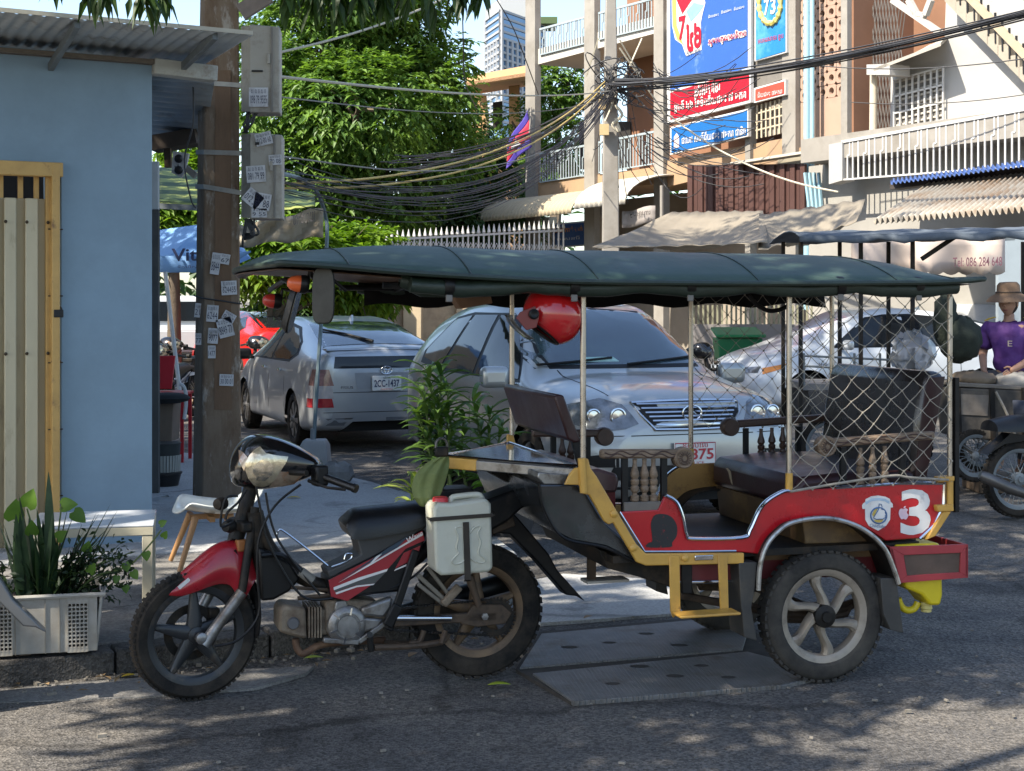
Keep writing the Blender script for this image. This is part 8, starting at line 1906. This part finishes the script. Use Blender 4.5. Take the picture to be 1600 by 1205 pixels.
MB().grid(hang).build('canopy_fringe', DENIM, fc_, solid=.006)
MB().bar(cp_(1440, 405, 0), cp_(1500, 365, 0), .04, .04).build('canopy_brace', FRAME_BLK, fc_)
MB().slab([cp_(1255, 600), cp_(1440, 600), cp_(1440, 610), cp_(1255, 610)], (0, .9, 0)).build('counter', mat('grey_counter', (.16, .155, .15), .6), fc_)
for y in (556, 572): MB().tube([cp_(1256, y), cp_(1422, y + 8)], .012, 6).build('counter_rail', STEEL, fc_)
for x in (1256, 1335, 1375, 1420): MB().tube([cp_(x, 552), cp_(x, 602)], .012, 6).build('rail_post', STEEL, fc_)
MB().slab([cp_(1262, 610), cp_(1440, 610), cp_(1440, 668), cp_(1268, 660)], (0, .85, 0)).build('cart_body', mat('dark_cart_panel', (.03, .03, .032), .6, var=.3), fc_, bevel=.01)
for x in (1300, 1410):
    wheel(fc_, V((cp_(x, 600).x, Yc + .05, .30)), (0, -1, 0), .30, .06, .24, 'wire', STEEL, RUBBER, .04, 'cart_wheel', 30)
Yd = 12.6
def dp(x, y, d=0): return at(x, y, Yd + d)
sd_ = thing('side_cart', 'dusty dark delivery cart in front of the woman in the hat', 'cart', g(1545, Yd))
DUST = mat('dusty_dark_metal', (.045, .04, .034), .7, var=.35, scale=5, dirt=((.12, .10, .075), .57, 4, .14))
MB().slab([dp(1494, 606), dp(1640, 612), dp(1640, 690), dp(1500, 686)], (0, .6, 0)).build('cart_bin', DUST, sd_, bevel=.01)
MB().slab([dp(1490, 598), dp(1640, 606), dp(1640, 612), dp(1490, 604)], (0, .75, 0)).build('cart_board', mat('worn_board', (.15, .13, .105), .8, var=.3, scale=6), sd_, bevel=.006)
wheel(sd_, dp(1523, 712), (.25, -.97, 0), .225, .05, .18, 'wire', STEEL, RUBBER, .035, 'cart_wheel', 30)
wheel(sd_, dp(1523, 712) + V((.3, .8, 0)), (.25, -.97, 0), .225, .05, .18, 'wire', STEEL, RUBBER, .035, 'cart_wheel', 30)
MB().bar(dp(1500, 690), dp(1523, 712), .03, .03).bar(dp(1550, 690), dp(1523, 712), .03, .03).build('cart_fork', DUST, sd_)
mb = MB().ball(dp(1500, 530, .3), (.19, .16, .20), 18, 12).ball(dp(1478, 500, .3), (.11, .12, .24), 14, 10); rnd = random.Random(2)
for p in mb.v: p += rdir(rnd) * .018
tag(mb.build('cloth_bundle', mat('dark_green_bundle', (.018, .024, .016), .9, var=.4, scale=12, bump=.6, bscale=40), smooth=70), 'dark green bundle hanging beside the woman in the hat', 'bundle')
for k_, (x, y, rx, rz_, mm, lab) in enumerate(((1520, 592, .2, .07, mat('brown_sack', (.16, .12, .08), .9, var=.3), 'flat brown sack lying on the delivery cart'), (1585, 598, .2, .09, mat('grey_sack', (.22, .21, .19), .9, var=.3), 'grey sack on the right end of the delivery cart'))):
    mb = MB().ball(dp(x, y, .3), (rx, .22, rz_), 16, 10); rnd = random.Random(k_ + 20)
    for p in mb.v: p += rdir(rnd) * .012
    tag(mb.build('sack', mm, smooth=70), lab, 'sack')
MB().slab([dp(1500, 616, -.01), dp(1545, 618, -.01), dp(1543, 650, -.01), dp(1502, 648, -.01)], (0, .01, 0)).build('bin_patch', mat('worn_tin', (.2, .17, .14), .5, metal=.5, var=.4, scale=6), sd_)
MB().tube(cr([dp(1556, 612, -.03), dp(1575, 650, -.05), dp(1590, 690, -.05), dp(1605, 720, -.05)], 4), .012, 6).build('tie_rope', ROPE, sd_)
for x in (1497, 1550, 1600): MB().bar(dp(x, 606, -.012), dp(x + 2, 688, -.012), .04, .02, V((0, -1, 0))).build('bin_strap', FRAME_BLK, sd_)
mb = MB().ball(cp_(1426, 552, -.05), (.2, .14, .2), 18, 12); rnd = random.Random(3)
for p in mb.v: p += rdir(rnd) * .035
pbag = tag(mb.build('plastic_bag', glassmat('clear_plastic_bag', (.78, .80, .84), .3, .5), smooth=50), 'translucent white plastic bag on the food cart', 'bag')

# --- people
def skin_body(name, m, parent, verts, edges, radii, root=0, sub=2):
    me = bpy.data.meshes.new(name); inv = MW[parent.name].inverted(); me.from_pydata([inv @ V(v) for v in verts], edges, []); me.materials.append(m)
    o = bpy.data.objects.new(name, me); C.objects.link(o); o.parent = parent; MW[o.name] = MW[parent.name]
    md = o.modifiers.new('skin', 'SKIN'); md.use_smooth_shade = True; md.branch_smoothing = .6
    sk = me.skin_vertices[0].data
    for i, r_ in enumerate(radii):
        sk[i].radius = r_ if isinstance(r_, tuple) else (r_, r_)
    sk[root].use_root = True
    sb_ = o.modifiers.new('sub', 'SUBSURF'); sb_.levels = sub; sb_.render_levels = sub
    return o
SKIN = mat('skin', (.36, .2, .13), .55, var=.08, scale=6); 
def person(label, base, face, J, shirt, trousers, hat=True, hair=None, stripes=True):
    """J: joint name -> (side, forward, up) in metres from the base; face: forward direction"""
    fw_ = V((face[0], face[1], 0)).normalized(); sdv = V((fw_.y, -fw_.x, 0)); base = V(base)
    def w(j): a = J[j] if isinstance(j, str) else j; return base + sdv * a[0] + fw_ * a[1] + UP * a[2]
    t = thing('person', label, 'person', base)
    names = ['pelvis', 'waist', 'chest', 'neck', 'head0', 'shR', 'elR', 'wrR', 'shL', 'elL', 'wrL', 'hipR', 'knR', 'anR', 'toeR', 'hipL', 'knL', 'anL', 'toeL', 'haR', 'haL']
    rad = [(.13, .11), (.115, .095), (.135, .10), .05, .06, .055, .042, .030, .055, .042, .030, .085, .058, .04, .035, .085, .058, .04, .035, (.035, .018), (.035, .018)]
    ed = [(0, 1), (1, 2), (2, 3), (3, 4), (2, 5), (5, 6), (6, 7), (2, 8), (8, 9), (9, 10), (0, 11), (11, 12), (12, 13), (13, 14), (0, 15), (15, 16), (16, 17), (17, 18), (7, 19), (10, 20)]
    skin_body('body', SKIN, t, [w(n) for n in names], ed, rad)
    for s, hn, wn_ in (('R', 'haR', 'wrR'), ('L', 'haL', 'wrL')):
        hd = (w(hn) - w(wn_)).normalized(); side_ = hd.cross(fw_); 
        if side_.length < .1: side_ = hd.cross(UP)
        side_.normalize(); nrm = side_.cross(hd)
        mb = MB()
        for k, (o_, ln) in enumerate(((-.024, .062), (-.008, .072), (.008, .068), (.024, .054))):
            p = w(hn) + hd * .012 + side_ * o_; mb.tube([p, p + hd * ln * .5 + nrm * .004, p + hd * ln * .85 - nrm * .018], [.0088, .008, .0065], 7)
        p = w(wn_) + hd * .04 + side_ * .03; mb.tube([p, p + side_ * .02 + hd * .02, p + side_ * .028 + hd * .05 - nrm * .008], [.010, .009, .007], 7)
        mb.build('fingers', SKIN, t)
    hc_ = w('head'); M3 = Matrix((sdv, fw_, UP)).transposed()
    mb = MB().ball(hc_, (.076, .094, .112), 20, 14, M=M3)
    for p in mb.v:
        l = M3.transposed() @ (p - hc_)
        if l.z < -.03: k = 1 - .35 * min(1, (-.03 - l.z) / .08); p -= sdv * l.x * (1 - k)
        if l.y > .05 and abs(l.x) < .02 and -.04 < l.z < .01: p += fw_ * .008
    mb.build('head', SKIN, t, smooth=180)
    def hl(x, y, z): return hc_ + sdv * x + fw_ * y + UP * z
    MB().rings([[hl(-.006, .088, .018), hl(.006, .088, .018), hl(0, .086, .018)], [hl(-.013, .092, -.02), hl(.013, .092, -.02), hl(0, .112, -.018)], [hl(-.012, .086, -.03), hl(.012, .086, -.03), hl(0, .098, -.032)]]).build('nose', SKIN, t, smooth=180)
    for s in (-1, 1):
        MB().ball(hl(s * .031, .080, .012), (.018, .010, .009), 10, 6, M=M3).build('eye', mat('eye_dark', (.03, .02, .018), .3), t); MB().ball(hl(s * .078, -.005, -.002), (.008, .02, .03), 10, 6, M=M3).build('ear', SKIN, t)
        MB().bar(hl(s * .016, .089, .03), hl(s * .048, .078, .032), .006, .006).build('eyebrow', mat('dark_hair', (.015, .012, .011), .8), t)
    MB().ball(hl(0, .084, -.058), (.024, .01, .007), 10, 6, M=M3).build('mouth', mat('lip', (.22, .08, .07), .5), t)
    mb = MB().ball(hl(0, -.014, .012), (.083, .092, .112), 18, 12, M=M3); mb.f = [f for f in mb.f if sum((M3.transposed() @ (mb.v[i] - hc_)).y for i in f) / len(f) < .035 or sum(mb.v[i].z for i in f) / len(f) > hc_.z + .065]
    mb.build('hair', MATS['dark_hair'], t, smooth=180)
    tv = [w(n) for n in ('pelvis', 'waist', 'chest', 'neck', 'shR', 'shL')]
    q = lambda a, b, k: w(a).lerp(w(b), k)
    sv = [q('pelvis', 'waist', .0), w('waist'), w('chest'), q('chest', 'neck', .8), w('shR'), q('shR', 'elR', .85), w('shL'), q('shL', 'elL', .85)]
    skin_body('shirt', shirt, t, sv, [(0, 1), (1, 2), (2, 3), (2, 4), (4, 5), (2, 6), (6, 7)], [(.18, .15), (.165, .135), (.19, .15), .095, .09, .084, .09, .084])
    skin_body('trousers', trousers, t, [w('pelvis'), w('hipR'), w('knR'), q('knR', 'anR', .9), w('hipL'), w('knL'), q('knL', 'anL', .9)], [(0, 1), (1, 2), (2, 3), (0, 4), (4, 5), (5, 6)], [(.14, .12), .1, .075, .06, .1, .075, .06])
    tx = bpy.data.textures.get('folds') or bpy.data.textures.new('folds', 'CLOUDS'); tx.noise_scale = .09; tx.noise_depth = 1
    for o_ in t.children:
        if o_.name.split('.')[0] in ('shirt', 'trousers'):
            o_.modifiers['sub'].render_levels = 3; dm = o_.modifiers.new('folds', 'DISPLACE'); dm.texture = tx; dm.strength = .035; dm.mid_level = .5
    if hat:
        ht = part('sun_hat', t); HATM = mat('brown_straw_hat', (.13, .082, .05), .9, var=.2, scale=30, bump=.4, bscale=90)
        hc2 = hl(0, -.005, .07)
        MB().lathe(hc2, UP + fw_ * .08, [(.19, -.045), (.16, -.012), (.115, .012), (.10, .03), (.095, .09), (.075, .115), (.004, .12)], 28).build('hat_crown', HATM, ht, solid=.005)
        MB().tube([hc2 + sdv * math.cos(a) * .104 + fw_ * math.sin(a) * .104 + UP * .028 for a in [i * math.pi / 12 for i in range(24)]], .008, 6, closed=True).build('hat_band', BROWN, ht)
    if stripes:
        for s, jn in ((-1, 'shL'), (1, 'shR')):
            for k in range(3):
                p = w(jn) + UP * .066 - sdv * (0.02 * s) + sdv * s * (.012 + .0) + fw_ * (-.03 + .028 * k); MB().tube([p - sdv * s * .05 + UP * .012, p, p + sdv * s * .035 - UP * .018], .007, 5, flat=.6).build('shoulder_stripe', mat('yellow_stripe', (.6, .45, .05), .7), t)
    return t, w
PURP = mat('purple_jersey', (.085, .028, .17), .75, var=.25, scale=7, bump=1., bscale=14)
stepb = tag(MB().box((g(1578, 13.15).x, 13.15, .075), (.7, .5, .14)).build('wooden_step', mat('step_wood', (.16, .11, .07), .85, var=.3), bevel=.008), 'low wooden step behind the delivery cart', 'step')
J = dict(pelvis=(0, 0, .86), waist=(0, .01, 1.02), chest=(0, .02, 1.24), neck=(0, .03, 1.38), head0=(0, .04, 1.44), head=(0, .06, 1.51), shR=(.19, .02, 1.31), elR=(.25, .0, 1.06), wrR=(.17, .2, .93), haR=(.14, .26, .90), shL=(-.19, .02, 1.31), elL=(-.26, .04, 1.06), wrL=(-.12, .22, .95), haL=(-.09, .28, .92),
         hipR=(.09, 0, .82), knR=(.10, .02, .46), anR=(.1, -.01, .08), toeR=(.11, .14, .035), hipL=(-.09, 0, .82), knL=(-.10, .02, .46), anL=(-.1, -.01, .08), toeL=(-.11, .14, .035))
wm, ww_ = person('woman in a purple jersey and brown sun hat behind the cart', (g(1579, 13.15).x, 13.15, .145), (-.6, -.8), J, PURP, mat('patterned_trousers', (.05, .05, .055), .8, var=.3, scale=10, dirt=((.5, .5, .5), .6, 14, .02)))
lettering('E', mat('jersey_print', (.6, .5, .35), .7), wm, ww_((-.05, .155, 1.16)), V((.8, -.6, 0)), UP, width=.04, height=.05, depth=.01)
J2 = dict(pelvis=(0, 0, .80), waist=(0, .06, .94), chest=(0, .12, 1.14), neck=(0, .16, 1.28), head0=(0, .18, 1.35), head=(0, .20, 1.42), shR=(.18, .12, 1.21), elR=(.23, .22, .97), wrR=(.2, .42, .93), haR=(.19, .48, .93), shL=(-.18, .12, 1.21), elL=(-.23, .22, .97), wrL=(-.2, .42, .93), haL=(-.19, .48, .93),
          hipR=(.1, .02, .78), knR=(.2, .40, .62), anR=(.2, .32, .25), toeR=(.2, .44, .2), hipL=(-.1, .02, .78), knL=(-.2, .40, .62), anL=(-.2, .32, .25), toeL=(-.2, .44, .2))
bxp = g(1622, 11.6)
person('person in a grey blue shirt cut by the right edge on a motorcycle', (bxp.x, bxp.y, .0), (.95, .3), J2, mat('grey_blue_shirt', (.22, .25, .30), .8, var=.15, scale=8), mat('dark_jeans', (.02, .025, .04), .8), hat=False, stripes=False)
om = thing('motorcycle', 'old dark motorcycle with a long silencer at the right edge', 'motorcycle', g(1650, 11.6), 15, 'parked motorcycles')
Om = Frame((g(1590, 11.5).x, 11.5), 15)
wheel(om, Om.p(0, 0, .3), Om.n, .3, .08, .235, 'wire', STEEL, RUBBER, .05, 'rear_wheel', 44); wheel(om, Om.p(1.24, 0, .3), Om.n, .3, .07, .235, 'wire', STEEL, RUBBER, .05, 'front_wheel', 44)
MB().tube([at(1531, 742, 11.25), at(1540, 746, 11.25), at(1575, 762, 11.25), at(1640, 785, 11.25)], [.03, .045, .045, .03], 14).build('silencer', mat('grey_silencer', (.13, .12, .11), .4, metal=.6, var=.3), om)
MB().tube(cr([Om.p(0, 0, .3), Om.p(.2, 0, .55), Om.p(.6, 0, .6), Om.p(1.0, 0, .85), Om.p(1.24, 0, .3)], 5), .025, 8).build('frame_tube', FRAME_BLK, om)
MB().shell(cr([Om.p(-.25, 0, .76), Om.p(0, 0, .80), Om.p(.35, 0, .77)], 4), cr([Om.p(-.25, 0, .68), Om.p(0, 0, .67), Om.p(.35, 0, .66)], 4), Om.n, .12, 11, True).build('seat', VINYL, om)
MB().ball(Om.p(.6, 0, .75), (.26, .13, .12), 16, 10).build('tank', GLOSS, om); MB().box(Om.p(.55, 0, .38), (.3, .22, .25), R(15)).build('engine', DIRTALU, om, bevel=.03)
MB().tube([Om.p(.95, -.3, 1.0), Om.p(.98, 0, .98), Om.p(.95, .3, 1.0)], .014, 8).build('handlebar', FRAME_BLK, om); MB().ball(Om.p(1.12, 0, .88), (.08, .09, .09), 14, 8).build('headlamp', LENS, om)
MB().slab([Om.p(-.3, -.06, .5), Om.p(-.1, -.06, .66), Om.p(.2, -.06, .62), Om.p(-.15, -.06, .58)], Om.n * .12).build('rear_mudguard', BLK, om)

# fallen leaves
def fallen(x, y, z, s, m, lab, a):
    c = ground(x, y, z) + UP * .006; mb = MB(); d = V((math.cos(a), math.sin(a), 0)); n_ = V((-d.y, d.x, 0)); rows = []
    for i in range(7):
        t = i / 6; w_ = s * .22 * math.sin(math.pi * min(1, t * .95 + .03)); rows.append([c + d * s * (t - .5) + n_ * w_ * k + UP * (.35 * abs(k) * w_ + .02 * s * math.sin(t * 3)) for k in (-1, -.4, .4, 1)])
    tag(mb.grid(rows).build('fallen_leaf', m, smooth=60, solid=.0015), lab, 'leaf', 'fallen leaves')
YG = mat('yellow_green_fallen', (.32, .40, .03), .5, var=.15); YO = mat('yellow_fallen', (.5, .36, .03), .6, var=.2); BR = mat('brown_fallen', (.22, .14, .07), .8, var=.2)
fallen(780, 1072, .0, .1, YG, 'yellow-green leaf lying on the road by the rear wheel', .1)
fallen(202, 1058, .0, .07, YO, 'yellow leaf in the gutter behind the front wheel', .5)
fallen(459, 779, .12, .11, YO, 'yellow leaf on the pavement behind the handlebar', .1)
fallen(919, 966, .02, .07, BR, 'pale brown leaf on the concrete apron', .8)
fallen(645, 1025, .0, .09, BR, 'brown curled leaf under the motorcycle engine', 1.2)
fallen(490, 1030, .0, .09, YG, 'greenish leaf in the gutter below the exhaust', .2)

# grit, pebbles and litter gathered in the gutter and on the road
mb = MB(); rnd = random.Random(77)
for i in range(520):
    if i < 330: p = KA + KD * rnd.uniform(-2.5, 2.3) + KN * abs(rnd.gauss(.03, .13)); p = V((p.x, p.y, .004))
    else: p = V((rnd.uniform(-2.2, 3.2), rnd.uniform(5.2, 9), 0))
    r_ = rnd.uniform(.003, .011) if rnd.random() < .9 else rnd.uniform(.012, .02)
    a = rnd.uniform(0, 6); mb.box(p + V((0, 0, r_ * .3)), (r_ * rnd.uniform(1, 2.4), r_, r_ * .8), a)
mb.build('road_grit', mat('grit', (.2, .18, .15), .95, var=.6, scale=40), smooth=0, kind='stuff')
mb = MB()
for i in range(60):
    p = KA + KD * rnd.uniform(-2, 2.2) + KN * abs(rnd.gauss(.02, .12)); leaf(mb, V((p.x, p.y, .012)), V((rnd.uniform(-1, 1), rnd.uniform(-1, 1), .1)), V((0, 0, 1)), rnd.uniform(.03, .07), rnd.uniform(.012, .026))
mb.build('leaf_litter', mat('dry_leaf_litter', (.2, .13, .06), .85, var=.5, scale=30), smooth=0, kind='stuff')
